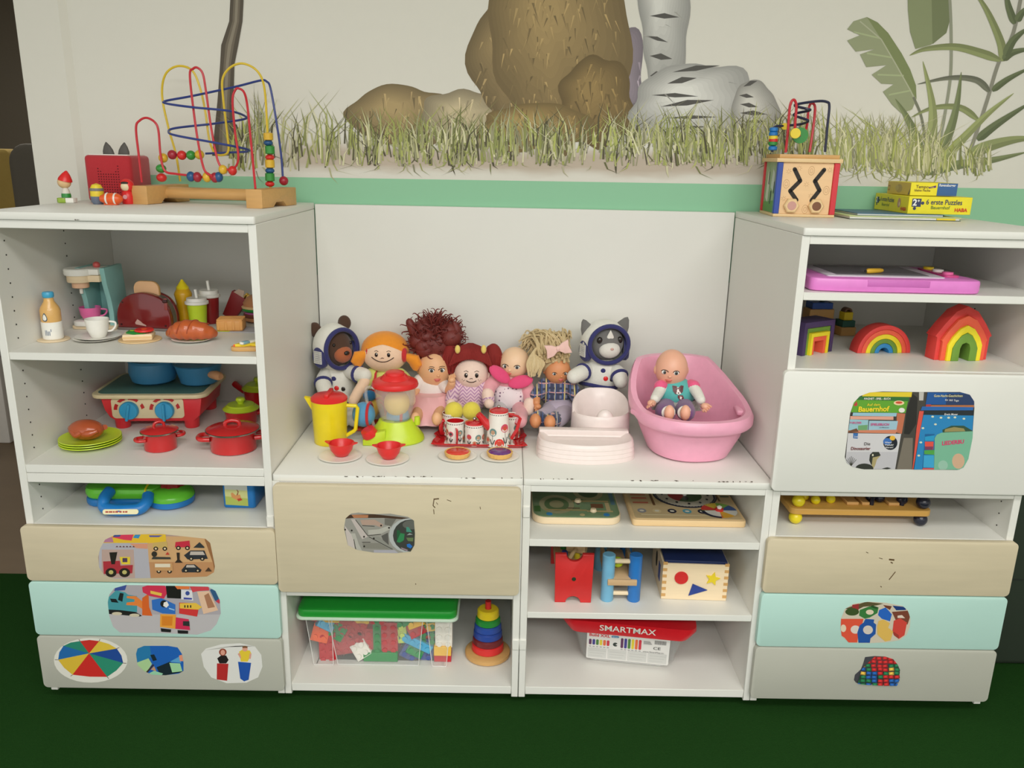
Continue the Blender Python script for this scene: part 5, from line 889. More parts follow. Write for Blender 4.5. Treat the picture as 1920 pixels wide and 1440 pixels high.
for i, (px, py, nm, m) in enumerate(((858, 857, 'red', plast('jam_red', (222, 62, 46), .2)), (937, 857, 'purple', plast('jam_purple', (104, 52, 128), .2)))):
    s_ = T('plate', 'small white plate under the '+nm+' tart', 'plate', px, py, ZK, group='white plates under the tarts'); s_.p('dish', M().lathe([(22, 0), (25, .5), (34, 3), (36, 3.6), (34.5, 4.2), (25, 2), (0, 2)], 40), WPL); c = T('toy_tart', 'toy tart with '+nm+' filling and a fluted crust', 'toy food', at=s_.P+Vector((0, 0, 2.2*s_.k))); c.p('crust', M().lathe([(20, 0), (22, 1), (24.5, 9), (23, 10), (20, 8), (0, 8)], 54, wob=lambda a, j: 1+.025*sin(18*a)), mat('tart_crust', (224, 178, 102), .6)); c.p('filling', M().lathe([(22, 8.2), (20, 9.8), (0, 10.2)], 36, wob=lambda a, j: 1+.02*sin(18*a)), m)
# --- potty and step stool in pale pink, bathtub with baby doll
PP = plast('pale_pink_plastic', (234, 220, 215), .28); PT = plast('tub_pink', (240, 170, 195), .34)
t = T('doll_potty', 'pale pink plastic potty seat behind the step stool', 'potty', at=(PY(1127, 760, .30).x, .30, ZK)); n = 44
HB = t.w(1127, 726, .365).z; HS = t.w(1127, 782, .24).z
def prow(q, z0, fr): return [(q*55*cos(a), q*46*sin(a), z0+fr(a)) for a in [2*pi*i/n for i in range(n)]]
up = lambda a: (HB-HS)*max(0, min(1, (sin(a)+.12)/1.0))**.55
b = M(); b.loft([prow(1.06, 0, lambda a: 0), prow(1.0, 8, lambda a: 0), prow(.98, HS-9, lambda a: up(a)*.9), prow(.97, HS-3, up), prow(.92, HS, up), prow(.86, HS-3, up), prow(.78, HS-8, lambda a: up(a)*.55), prow(.64, HS-14, lambda a: 0), prow(.5, 8, lambda a: 0)], True, True); t.p('seat_shell', b, PP)
b = M(); b.ell((4, -33, HS-8), (16, 11, 20), 20, 14); t.p('splash_guard', b, PP)
t = T('step_stool', 'pale pink ribbed step in front of the potty', 'step stool', at=PZ(1102, 872, ZK)+Vector((0, .078, 0))); pr = [(p.x, p.y) for p in spl([(-90, 30, 0), (-92, 0, 0), (-84, -28, 0), (-50, -48, 0), (0, -56, 0), (50, -48, 0), (84, -28, 0), (92, 0, 0), (90, 30, 0)], 5)]
b = M(); b.loft([[(x*f, y*f, z) for x, y in pr] for z, f in ((0, 1), (8, .985), (9, 1.0), (16, .975), (17, .99), (24, .965), (25, .98), (33, .955), (35, .92), (34, .86), (27, .76), (23, .5))], True, True); t.p('tread', b, PP); t.p('back_ledge', M().box(-86, 84, 24, 44, 0, 39, 2.5), PP)
t = T('doll_bathtub', 'pink plastic doll bathtub holding the bald baby doll', 'bathtub', at=PZ(1304, 872, ZK)+Vector((.001, .128, 0)), rz=8)
n = 56; tub = []
def trow(w, d, z, lift, cy=0, off=0):
    o = []
    for i in range(n):
        a = 2*pi*i/n; s = sin(a); l = lift*max(0, min(1, (s+.35)/1.05))**1.6; wx = w*(abs(cos(a))**.85)*(1 if cos(a) > 0 else -1); o.append((wx*(1-.12*max(0, s)), d*(abs(s)**.85)*(1 if s > 0 else -1)+cy+max(0, s)*l*.22, z+l+off))
    return o
LF_ = 62; WL_ = ((64, 76, 0, 0, 0), (73, 84, 4, 3, 0), (92, 102, 42, 30, 2), (99, 114, 76, LF_-2, 4))
b = M(); b.loft([trow(*q) for q in WL_]+[trow(107, 125, 64, LF_, 4), trow(110, 128, 68, LF_, 4), trow(110, 128, 80, LF_, 4), trow(106, 124, 87, LF_, 4), trow(96, 112, 87, LF_-1, 4), trow(91, 107, 76, LF_-3, 4), trow(83, 95, 44, 28, 2), trow(70, 78, 8, 4, 0), trow(58, 68, 5, 0, 0)], True, True); t.p('tub_shell', b, PT)
for s in (-1, 1): b = M(); b.mx = tr(s*96, -22, 78) @ rot(0, 0, s*-14); b.box(-14, 13, -20, 20, -6, 5, 4, 3); t.p('side_grip', b, PT)
tubP = t.P; TD = tubP.y
t = T('baby_doll', 'bald baby doll in a teal shirt sitting in the pink bathtub', 'doll', at=(PY(1268, 740, TD+.02).x, TD+.02, ZK+.016)); c = t.w(1259, 691, TD+.05); r = (30, 31, 36); SB = mat('doll_skin_rosy', (234, 176, 148), .42, 'skin', scale=20, var=.03); h = head(t, c, r, SB); vface(t, h, c, r, (-17, 3), -1, 4.8, (-9, -16, 6), (-8, -8, 3.4)); b = M(); b.ell(c+Vector((-2, 8, -22)), (18, 17, 20)); t.p('neck', b, SB)
TL = mat('teal_cotton', (88, 178, 172), .85, 'fabric'); PU = mat('purple_cotton', (120, 78, 130), .85, 'fabric'); PKR = mat('pink_frill', (232, 92, 136), .85, 'fabric')
b = M(); b.ell(t.w(1266, 738, TD+.04), (38, 28, 32)); t.p('shirt', b, TL); b = M(); bc = t.w(1266, 756, TD+.03); n2 = 40; b.loft([[bc+Vector((q*cos(a)*(1+.05*sin(11*a)*i), q*.8*sin(a)*(1+.05*sin(11*a)*i), 10-9*i)) for a in [2*pi*j/n2 for j in range(n2)]] for i, q in enumerate((37, 42, 47))], False, False); t.p('frill_hem', b, mat('patterned_hem', (110, 112, 110), .9, 'fabric', c2=(190, 190, 180), scale=200))
bp_ = Vector(t.w(1266, 738, TD+.04)); m = M(); m.col = (236, 226, 220)
def dp(c_, pts):
    cx_ = sum(x for x, z in pts)/len(pts); pts = [(x, z+9) for x, z in pts]; cx_ = sum(x for x, z in pts)/len(pts); cz_ = sum(z for x, z in pts)/len(pts); L_ = .3+.12*(len(m.f)//20); g_ = lambda f: [sfc(bp_, (38.4, 28.4, 32.4), cx_+(x-cx_)*f, cz_+(z-cz_)*f, L_) for x, z in pts]; n_ = len(pts)
    m.add(g_(1)+g_(.5)+[sfc(bp_, (38.4, 28.4, 32.4), cx_, cz_, L_)], [(i, (i+1) % n_, n_+(i+1) % n_, n_+i) for i in range(n_)]+[(n_+i, n_+(i+1) % n_, 2*n_) for i in range(n_)], c_)
dp((92, 44, 50), [(-11, 12), (-4, 12), (0, 9), (5, 13), (10, 12), (8, 2), (2, -3), (-6, -2), (-10, 3)]); dp((240, 232, 224), [(-3, 10), (1, 10), (3, 2), (5, -1), (0, -3), (-4, -1), (-3, 3)]); dp((60, 34, 40), [(-2, 1), (2, 1), (0, -2)]); dp((120, 56, 60), [(-1, -4), (8, -4), (11, -10), (3, -13), (-1, -8)]); dp((240, 232, 224), [(3, -6), (7, -7), (6, -12), (3, -11)]); t.p('dog_motif', m, PRINT, smooth=False)
for s, (p0, p1, p2, p3) in ((-1, ((1243, 722), (1234, 738), (1228, 748), (1222, 756))), (1, ((1296, 722), (1306, 735), (1314, 750), (1322, 762)))):
    limb(t, 'frill_sleeve', (t.w(*p0, TD+.03), t.w(p0[0]+s*5, p0[1]+3, TD+.02)), [11, 12], PKR); limb(t, 'arm', (t.w(*p0, TD+.03), t.w(*p1, TD), t.w(*p2, TD-.03)), [10.5, 10, 8.5], CLW); hand(t, t.w(*p3, TD-.05), 8, SB, (s*.4, -1, -.2))
    limb(t, 'trouser_leg', (t.w(1266+s*16, 764, TD+.01), t.w(1266+s*20, 772, TD-.05), t.w(1270+s*17, 776, TD-.085)), [18, 17, 13], PU)
    b = M(); q = t.w(1270+s*15, 774, TD-.105); b.ell(q, (9, 10, 14), 16, 10); t.p('foot', b, SB); b = M(); b.tube([q+Vector((9.5*cos(a), 8, 9.5*sin(a)-2)) for a in [2*pi*i/18 for i in range(18)]], 3, 8, True); t.p('sock_cuff', b, WPL)
# ================================================================ right tower, low shelves, tower tops
# --- low right cabinet, top shelf: two flat wooden boards
def boardprint(t, z, polys, name='board_print', par=None):
    m = M(); n = 0
    for c, pts in polys: n += 1; m.poly([(x, y, z+.02*n) for x, y in pts], c)
    return t.p(name, m, PRINT, par, smooth=False)
def elp(cx, cy, rx, ry=None, n=22, a0=0, a1=360): ry = ry or rx; q = [(cx+rx*cos(RD(a0+(a1-a0)*i/n)), cy+ry*sin(RD(a0+(a1-a0)*i/n))) for i in range(n+(a1-a0 < 360))]; return q+([(cx, cy)] if a1-a0 < 360 else [])
def rc(x0, y0, x1, y1): return [(x0, y0), (x1, y0), (x1, y1), (x0, y1)]
ZS1 = .4464
t = T('magnet_maze_board', 'rounded wooden magnet maze board with a green picture under its cover', 'board game', at=PZ(1083, 988, ZS1)+Vector((0, .012, 0)), rz=0); W_, D_ = 84, 205
t.p('wood_tray', M().prism(rrect(-W_, W_, 0, D_, 26), 0, 14, 'xy', bev=2), PALEW)
t.p('picture_plate', M().prism(rrect(-W_+2, W_-2, 2, D_-2, 25), 13.6, 15, 'xy', bev=.5), mat('board_green', (110, 138, 96), .25, c2=(130, 150, 120), scale=40))
G_ = (150, 150, 112); pol = [((170, 166, 130), elp(-36, 60, 34, 44)), ((96, 120, 80), elp(-36, 60, 24, 32)), ((160, 154, 116), elp(-36, 60, 14, 18)), ((168, 164, 126), elp(30, 120, 30, 40)), ((70, 96, 66), elp(30, 120, 20, 26)), ((190, 170, 120), rc(-4, 72, 66, 80)), ((180, 160, 110), rc(-60, 30, 20, 36)), ((110, 76, 56), rc(-16, 40, 8, 44)), ((130, 88, 60), rc(30, 44, 54, 64)), ((200, 180, 130), rc(20, 26, 70, 33)), ((206, 186, 140), rc(58, 26, 66, 70)), ((60, 60, 56), elp(6, 66, 4, 7)), ((70, 150, 206), elp(-52, 14, 6, 7)), ((60, 140, 210), elp(56, 14, 6, 7)), ((206, 190, 140), elp(10, 12, 5, 6)), ((76, 116, 60), rc(-80, 24, -68, 50)), ((90, 130, 150), rc(70, 60, 78, 130)), (G_, rc(-60, 130, 20, 138)), ((140, 100, 80), rc(-40, 150, -4, 160))]
boardprint(t, 15, pol); t.p('slider', M().lathe([(5, 15), (7, 17), (5, 22), (0, 23)], 14, (32, 26, 0)), PALEW); t.p('slider', M().lathe([(5, 15), (7, 17), (5, 22), (0, 23)], 14, (6, 70, 0)), PALEW)
t = T('calendar_clock_board', 'wooden learning clock board with a weather dial', 'board game', at=PZ(1296, 992, ZS1)+Vector((-.002, .012, 0)), rz=0); W_, D_ = 107, 210
t.p('wood_board', M().prism(rrect(-W_, W_, 0, D_, 8), 0, 13, 'xy', bev=2), WOOD); t.p('raised_panel', M().prism(rrect(-W_+6, W_-6, 6, D_-6, 5), 12.8, 13.6, 'xy'), mat('board_tan', (214, 190, 146), .45))
NB = (40, 42, 66); pol = [(NB, elp(14, 118, 64, 62)), ((206, 200, 186), elp(14, 118, 57, 55)), ((70, 96, 60), elp(14, 118, 34, 33)), ((176, 60, 60), elp(14, 118, 34, 33, 20, 60, 240)), ((70, 70, 76), elp(14, 118, 34, 33, 12, 60, 150)), ((30, 30, 30), elp(14, 104, 5, 9)), ((236, 220, 180), rc(-88, 20, 50, 24)), ((120, 84, 50), rc(-58, 66, -53, 190)), ((120, 84, 50), rc(76, 90, 80, 190))]
for i, c_ in enumerate(((150, 150, 160), (226, 206, 160), NB, (90, 170, 196), NB, (224, 160, 120))): pol += [(c_, elp(-84+29*i, 40, 8.5, 10)), ((236, 230, 214), elp(-84+29*i, 40, 4.5, 4))]
for i, (c_, z_) in enumerate((((60, 60, 84), 128), ((60, 60, 84), 142), ((60, 60, 84), 156), ((206, 110, 90), 96), ((206, 110, 90), 74), ((206, 130, 100), 112))): pol.append((c_, rc(-96, z_, -66, z_+7)))
for z_ in (110, 124, 138, 152): pol.append(((90, 96, 80), rc(84, z_, 102, z_+7)))
for i, c_ in enumerate(((232, 120, 60), (236, 180, 60), (226, 226, 220), (60, 90, 150), (130, 180, 80), (220, 190, 70), (214, 70, 60), (110, 150, 70))): pol.append((c_, elp(66, 46, 34, 34, 8, -90+45*i-45, -45+45*i-45)))
pol.append((NB, elp(66, 46, 36, 36, 10, 185, 265))); pol.append(((232, 232, 226), elp(66, 46, 29, 29, 10, 185, 265)))
for i in range(12):
    a = RD(90-30*(i+1)); pol.append(((50, 50, 60), elp(14+46*cos(a), 118+44*sin(a), 2.6, 4)))
    for j in range(5): a2 = a+RD(6*j); pol.append(((220, 216, 200), elp(14+60.5*cos(a2), 118+58.5*sin(a2), .9, 1.2, 6)))
bp2 = boardprint(t, 13.7, pol)
m = M()
for i in range(12): a = RD(90-30*(i+1)); m.text(str(i+1), 11, tr(14+46*cos(a), 114+44*sin(a), 14.6+.6), (50, 50, 60), 0, True)
t.p('clock_numerals', m, PRINT, smooth=False); t.p('dial_pin', M().lathe([(8, 14), (8, 18), (0, 19)], 18, (66, 46, 0)), REDW); t.p('dial_knob', M().lathe([(4, 18), (5, 22), (0, 25)], 14, (66, 46, 0)), WPL); t.p('clock_knob', M().lathe([(4, 14), (5, 22), (0, 24)], 14, (14, 118, 0)), WPL)
# middle shelf: pounding bench, rattle cage, shape sorter
ZS2 = .2464
t = T('hammer_bench', 'wooden pounding bench with two notched red end boards', 'toy', at=PZ(1074, 1130, ZS2), rz=0); H = t.h(1040)
def notch(y0, y1):
    P_ = [(-34, 0), (-15, 0)]+[(14*cos(a), 13*sin(a)) for a in [pi-pi*i/10 for i in range(11)]]+[(15, 0), (34, 0), (36, H), (16, H)]+[(15*cos(a), H-15*sin(a)) for a in [pi*i/10 for i in range(11)]]+[(-16, H), (-36, H)]
    return M().prism(P_, y0, y1, 'xz', bev=1.5)
t.p('end_board', notch(0, 10), REDW); t.p('end_board', notch(150, 160), REDW); t.p('peg_plank', M().box(-30, 30, 10, 150, H*.42, H*.52, 1), WOOD)
for s in (-1, 1): t.p('side_rail', M().box(s*28-3, s*28+3, 10, 150, H*.36, H*.46, 1), WOOD)
b = M(); b.mx = tr(0, -.2, H*.5) @ rot(90, 0, 0); b.lathe([(4, 0), (4, .8), (0, 1)], 12); t.p('screw', b, CHROME)
for i, (x, y) in enumerate(((-12, 40), (12, 40), (-12, 80), (12, 80), (-12, 118), (12, 118))): t.p('peg', M().lathe([(6, H*.52), (6, H*.52+14), (0, H*.52+15)], 14, (x, y, 0)), (YELW, GRNW, BLUW)[i % 3])
hm = T('toy_hammer', 'small wooden toy hammer lying on the red pounding bench', 'toy', at=t.P+Vector((.0, .06, (H*.52+15.5)*t.k)), rz=70); b = M(); b.tube([(-40, 0, 12), (26, 0, 12)], 4, 10); hm.p('shaft', b, WOOD); b = M(); b.mx = tr(30, 0, 12) @ rot(90, 0, 0); b.lathe([(11, -18), (12, -16), (12, 16), (11, 18)], 18); hm.p('hammer_head', b, WOOD)
t = T('rattle_frame', 'roller toy with light blue and blue posts joined by dowels', 'toy', at=PZ(1164, 1130, ZS2)+Vector((0, .016, 0))); H = t.h(1039)
for x, m_ in ((-25, plast('light_blue_paint', (122, 186, 220), .4)), (25, plast('mid_blue_paint', (44, 122, 200), .4))):
    for y in (0, 118): t.p('post', M().lathe([(11, 0), (12, 1.5), (12, H-1.5), (10.5, H)], 24, (x, y, 0)), m_)
    t.p('side_wall', M().box(x-3, x+3, 8, 110, H*.3, H*.62, 1), WOOD)
for y in (0, 118):
    for z in (14, H-14): b = M(); b.tube([(-20, y, z), (20, y, z)], 4.6, 12); t.p('dowel', b, PALEW)
t.p('cross_board', M().prism([(-25, -14), (25, -14), (25, -2), (16, 2), (12, 26), (-12, 26), (-16, 2), (-25, -2)], H*.44, H*.5, 'xy').v and M().box(-27, 27, -16, -10, H*.4, H*.52, 1), mat('tan_wood', (206, 172, 130), .5, 'wood', scale=60)); t.p('inner_board', M().box(-16, 16, -10, 108, H*.46, H*.52, 1), mat('tan_wood', (206, 172, 130), .5, 'wood', scale=60)); t.p('green_ball', M().ell((-4, 30, H*.66), (11, 11, 10), 18, 12), LIME)
t = T('shape_sorter', 'pale wooden shape sorter box with a dark blue lid', 'toy', at=PZ(1300, 1125, ZS2), rz=-2); H = t.h(1058); w = 61; D_ = 128
t.p('front_wall', M().box(-w, w, 0, 8, 0, H, .8, 1), PALEW)
t.p('back_wall', M().box(-w, w, D_-8, D_, 0, H, .8, 1), PALEW); t.p('side_wall', M().box(-w, -w+8, 8, D_-8, 0, H, .8, 1), PALEW); t.p('side_wall', M().box(w-8, w, 8, D_-8, 0, H, .8, 1), PALEW); t.p('bottom', M().box(-w+8, w-8, 8, D_-8, 2, 8), PALEW); t.p('lid', M().box(-w+3, w-3, 3, D_-3, H-1, H+5, 1), plast('navy_lid', (28, 42, 86), .4))
for s in (-1, 1):
    for i in range(6): t.p('finger_joint', M().box(s*w-(8 if s > 0 else 0), s*w+(0 if s > 0 else 8), -.3, .4, 6+i*13, 12+i*13), WOODD)
b = M(); b.mx = tr(-26, -1.5, H*.62) @ rot(90, 0, 0); b.lathe([(12.5, -2), (12.5, 1), (0, 1)], 28); t.p('red_circle', b, REDW); t.p('yellow_star', M().prism([(32+(14 if i % 2 == 0 else 6.5)*sin(pi*i/5+.2), H*.62+(14 if i % 2 == 0 else 6.5)*cos(pi*i/5+.2)) for i in range(10)], -2.5, 2, 'xz'), YELW); t.p('blue_triangle', M().prism([(-10, H*.13), (24, H*.3), (-4, H*.46)], -2, 2, 'xz'), plast('royal_paint', (38, 62, 140), .4))
t.p('side_slot', M().prism([(26, H*.3), (46, H*.3), (46, H*.75), (26, H*.75)], -w-.6, -w+1, 'yz'), plast('royal_paint', (38, 62, 140), .4)); t.p('side_hole', M().prism(elp(74, H*.62, 9, 16), -w-.5, -w+1, 'yz'), DARK)
# bottom: tub of magnetic rods
ZB = .0306
t = T('storage_tub', 'clear plastic tub with a red lid lettered in white', 'box', at=PZ(1175, 1248, ZB)+Vector((0, .004, 0)), rz=-8); H = t.h(1178); w0, w1, DD = 88, 104, 150
def tubr(w, y0, y1, z, r=20): return [(a, b_, z) for a, b_ in rrect(-w, w, y0, y1, r)]
b = M(); b.loft([tubr(w0-14, 8, DD-8, 0), tubr(w0, 0, DD, 10), tubr(w1, -10, DD+10, H), tubr(w1-1.5, -8.5, DD+8.5, H), tubr(w0-1.5, 1.5, DD-1.5, 11), tubr(w0-15, 9.5, DD-9.5, 1.5)], True, True); t.p('tub_body', b, mat('cloudy_tub', (214, 216, 214), .15, alpha=.2, var=.01)); b = M(); b.tube([(x, y, 2) for x, y in rrect(-w0+12, w0-12, 6, DD-6, 18)], 2, 8, True); t.p('foot_rim', b, mat('clear_edge', (240, 240, 236), .2, alpha=.55))
ldm = plast('lid_red', (214, 30, 42), .3); b = M(); b.loft([tubr(w1-10, -9, DD+8, H-8), tubr(w1+6, -18, DD+17, H-6), tubr(w1+18, -22, DD+24, H+12), tubr(w1+17, -22, DD+24, H+20), tubr(w1-4, -8, DD+8, H+22)], True, True); ld = t.p('lid', b, ldm)
th = math.degrees(math.atan2(16, 7)); m = M()
mx = tr(0, -21.6, H+.6) @ rot(66, 0, 0); m.text('SMARTMAX', 19, tr(-3, -20.6, H+3) @ rot(102.5, 0, 0), (240, 236, 228), .012, True, 1.02); t.p('lid_lettering', m, PRINT, ld, smooth=False)
# paper label inside the clear front, slanted like the wall
sl = 10/(H-10); m = M(); n_ = [0]
def LP(c_, pts):
    n_[0] += 1; m.poly([(x, -2.0-sl*(z-10)-.012*n_[0], z) for x, z in pts], c_)
lw = 76
LP((228, 226, 222), rrect(-lw, lw, 8, H-6, 3)); top_ = H-10
for i, c_ in enumerate(((96, 50, 90), (64, 60, 140), (80, 130, 60), (226, 206, 60), (230, 110, 60), (206, 50, 70))):
    LP(c_, rrect(-72+6.6*i, -67+6.6*i, top_-27, top_-14, 2.2, 3)); LP(c_, rrect(-13.5+6.6*i, -8.5+6.6*i, top_-29, top_-6, 2.2, 3)); LP((160, 160, 160), rc(-71.5+6.6*i, top_-32, -67.5+6.6*i, top_-30)); LP((160, 160, 160), rc(-13+6.6*i, top_-33, -9+6.6*i, top_-31))
LP((50, 60, 56), elp(-23, top_-22, 4.5, 4.5, 14, 30, 330)); LP((80, 140, 180), rrect(-31, -17, top_-7, top_-2, 2.4, 3))
for i in range(16): LP((70, 70, 70) if i % 3 else (120, 120, 120), rc(48+1.35*i, top_-13, 48+1.35*i+(.9 if i % 2 else .5), top_-4))
for i in range(5): LP((130, 130, 130), rc(28, top_-8-1.6*i, 40+i, top_-7.2-1.6*i))
for i in range(4):
    LP((206, 206, 202), rc(-73+37*i, 11, -39+37*i, 33))
    for j in range(3): LP((188, 188, 184), rc(-70+37*i, 15+6*j, -46+37*i+3*j, 16+6*j))
lb = t.p('paper_label', m, PRINT, smooth=False); m = M(); tilt = 90-math.degrees(math.atan(sl))
def lt(s_, x, z, size, c_, bold=0, sx=1): m.text(s_, size, tr(x, -2.9-sl*(z-10), z) @ rot(90+math.degrees(math.atan(sl)), 0, 0), c_, bold, False, sx)
lt('Build XXL', -72, top_-7, 9, (206, 50, 56), .02, 1.02); lt('70 pcs', -29, top_-6.4, 4, (240, 240, 240)); lt('CE', 46, top_-25, 9, (50, 50, 50), 0, 1.3); lt('www.SmartMax.eu', 28, top_-33, 5, (110, 110, 110)); t.p('label_lettering', m, PRINT, lb, smooth=False)
for i, (x, y, z, a, c_, L_) in enumerate(((-80, 30, 16, 80, (226, 120, 60), 70), (-74, 60, 28, 60, (96, 50, 90), 80), (80, 24, 18, 100, (64, 60, 140), 60), (84, 60, 34, 80, (80, 130, 60), 70), (-78, 20, 36, 96, (226, 206, 60), 60), (78, 40, 52, 90, (206, 50, 70), 80), (0, 70, 16, 10, (206, 50, 70), 90))):
    names = ('orange', 'purple', 'blue', 'green', 'yellow', 'red', 'red')
    lab = {0: 'orange toy rod seen through the left end of the clear tub', 1: 'purple toy rod in the left of the clear tub', 2: 'blue toy rod seen through the right end of the clear tub', 3: 'green toy rod in the right of the clear tub', 4: 'yellow toy rod in the left front of the clear tub', 5: 'red toy rod in the right of the clear tub', 6: 'red toy rod lying in the middle behind the paper label'}[i]
    q = T('toy_rod', lab, 'toy', at=t.P+Matrix.Rotation(t.rz, 3, 'Z') @ (Vector((x*.86, y+28, z*.8-4))*t.k), rz=a-8, group='magnetic rods inside the tub', k=t.k); b = M(); b.tube([(-L_*.28, 0, 0), (L_*.28, 0, 0)], 6, 12); q.p('rod', b, plast('rod_%d_%d' % c_[:2], c_)); b = M(); b.tube([(L_*.28, 0, 0), (L_*.3, 0, 0)], 5, 12); q.p('end_cap', b, CHROME)
# --- low left cabinet: brick box and ring stacker
t = T('brick_box', 'clear plastic box with a green lid full of building bricks', 'box', at=PZ(713, 1244, ZB)+Vector((0, .004, 0)), rz=0); H = t.h(1147)
w0, w1, DD = 118, 132, 165
def panelq(x0, x1, x0t, x1t, y, yt, d=1.2): return [[(x0, y, 0), (x1, y, 0), (x1, y+d, 0), (x0, y+d, 0)], [(x0t, yt, H), (x1t, yt, H), (x1t, yt+d, H), (x0t, yt+d, H)]]
for nm, a in (('front_panel', (-78, 72, -92, 82, -8, -14)), ('front_pillar', (-w0-4, -w0+32, -w1, -w0+34, -10, -16)), ('front_pillar', (98, w0+6, 84+4, w1, -10, -16)), ('front_recess', (-w0+30, 100, -w0+30, 100, 8, 4)), ('back_wall', (-w0, w0, -w1, w1, DD, DD+8))): b = M(); b.loft(panelq(*a)); t.p(nm, b, CLR2)
for s in (-1, 1): b = M(); b.loft([[(s*w0, -8, 0), (s*w0, DD, 0), (s*w0+1.2, DD, 0), (s*w0+1.2, -8, 0)], [(s*w1, -14, H), (s*w1, DD+8, H), (s*w1+1.2, DD+8, H), (s*w1+1.2, -14, H)]]); t.p('side_wall', b, CLR2)
t.p('bottom', M().box(-w0, w0, -6, DD, 0, 1.6), CLR2)
for x, xt, y, yt in ((-78, -92, -8, -14), (72, 82, -8, -14), (-w0-4, -w1, -10, -16), (-w0+32, -w0+34, -10, -16), (98, 88, -10, -16), (w0+6, w1, -10, -16)): b = M(); b.tube([(x, y, .8), (xt, yt, H-.5)], .8, 6); t.p('edge_rib', b, mat('clear_edge', (240, 240, 236), .2, alpha=.55))
for x0, x1, y in ((-78, 72, -8), (-w0-4, -w0+32, -10), (98, w0+6, -10)): b = M(); b.tube([(x0, y, .9), (x1, y, .9)], .8, 6); t.p('edge_rib', b, mat('clear_edge', (240, 240, 236), .2, alpha=.55))
ld = t.p('lid', M().prism(rrect(-144, 144, -30, DD+20, 14), H+1, H+20, 'xy', bev=5), plast('lid_green', (36, 150, 52), .3)); t.p('lid_rim', M().prism(rrect(-147, 147, -33, DD+23, 14), H, H+5, 'xy', bev=1), mat('lid_rim_clear', (200, 220, 200), .3), ld)
bk = [('red', (196, 40, 52)), ('green', (40, 142, 76)), ('blue', (50, 76, 150)), ('yellow', (240, 190, 70)), ('sky', (90, 176, 214)), ('lime', (206, 222, 120)), ('white', (236, 232, 222)), ('orange', (236, 96, 44))]; BM_ = {n: plast('brick_'+n, c, .35) for n, c in bk}; bname = dict(sky='sky blue', lime='pale lime')
def brick(col, px, py, Yl, nx, ny, r3, hgt=19):
    u = 16; m = M(); m.box(-nx*u/2, nx*u/2, -ny*u/2, ny*u/2, -hgt/2, hgt/2, .6, 1)
    q = T('building_brick', '', 'brick', at=t.P+Vector((px, Yl+9, py+1))*t.k, k=t.k, group='building bricks in the clear box'); q.o.rotation_euler = Euler([RD(a) for a in r3]); q.p('body', m, BM_[col])
    for i in range(nx):
        for j in range(ny): q.p('stud', M().lathe([(4.8, hgt/2), (4.8, hgt/2+4), (0, hgt/2+4)], 12, (-nx*u/2+u*(i+.5), -ny*u/2+u*(j+.5), 0)), BM_[col])
    return q
placed = []
def BB(col, x, z, y, nx, ny, r3, where): q = brick(col, x, z, y, nx, ny, r3); q.o['label'] = (bname.get(col, col)+' building brick '+where)
# px-ish positions inside the box (x right, z up, y depth)
BB('white', 118, 62, 6, 4, 2, (90, 90, 0), 'standing upright at the right end of the clear box'); BB('yellow', 116, 24, 8, 2, 2, (0, 0, 0), 'under the white one at the right end of the box'); BB('red', 116, 8.5, 12, 2, 2, (0, 0, 0), 'in the bottom right corner of the clear box')
BB('sky', -100, 76, 6, 2, 2, (60, 34, 10), 'tilted at the left end of the clear box'); BB('yellow', -92, 94, 6, 2, 2, (90, 0, 0), 'near the lid at the left end of the box'); BB('orange', -112, 52, 6, 2, 2, (70, 14, 0), 'at the far left below the sky blue one'); BB('red', -100, 24, 8, 2, 4, (90, 0, 0), 'large and low at the left end of the box'); BB('red', -114, 90, 12, 2, 2, (90, 20, 0), 'high in the left corner of the box'); BB('green', -82, 56, 10, 2, 2, (80, 30, 0), 'wedged in the left corner column of the box')
BB('yellow', -32, 92, 8, 2, 2, (100, 4, 0), 'near the lid left of centre in the box'); BB('red', -4, 90, 8, 2, 2, (95, 4, 0), 'near the lid right beside a yellow one'); BB('yellow', 22, 102, 10, 2, 2, (40, 10, 0), 'directly under the lid in the middle of the box'); BB('white', -36, 18, 6, 2, 2, (70, -36, 0), 'tilted at the bottom middle of the clear box')
BB('red', -58, 70, 14, 4, 4, (90, 20, 0), 'largest flat one left of centre in the box'); BB('red', -62, 40, 14, 4, 4, (90, -10, 0), 'large flat one at the lower left of the box'); BB('green', -6, 44, 8, 6, 1, (90, 90, 0), 'tall narrow green column in the middle of the box'); BB('green', 0, 9.6, 8, 4, 2, (0, 0, 0), 'flat on the bottom in the middle of the box'); BB('red', 16, 46, 8, 4, 2, (90, 90, 0), 'upright beside the green column'); BB('red', -22, 38, 12, 3, 1, (90, 90, 0), 'upright left of the green column')
BB('lime', 40, 62, 8, 2, 1, (90, 84, 0), 'standing on end right of centre in the box'); BB('lime', 40, 44, 8, 1, 1, (90, 84, 0), 'small one right of centre in the box'); BB('green', 42, 84, 10, 2, 2, (70, -30, 0), 'tilted high right of centre in the box'); BB('yellow', 64, 84, 8, 2, 2, (70, -24, 0), 'leaning near the upper right of the box'); BB('yellow', 78, 88, 8, 1, 1, (60, -24, 0), 'small one leaning at the upper right of the box'); BB('red', 66, 64, 10, 2, 2, (70, -30, 0), 'tilted at the right of the box'); BB('sky', 66, 36, 6, 4, 1, (84, 28, 0), 'long and slanting at the right of the box'); BB('green', 66, 22, 10, 2, 2, (70, 28, 0), 'under the slanting sky blue one'); BB('blue', 54, 14, 12, 2, 2, (80, 30, 0), 'in the lower right of the box'); BB('blue', 82, 12, 14, 2, 2, (80, 10, 0), 'in the lower right beside another blue one'); BB('green', 88, 60, 16, 2, 4, (90, 0, 0), 'large one behind the right of the box')
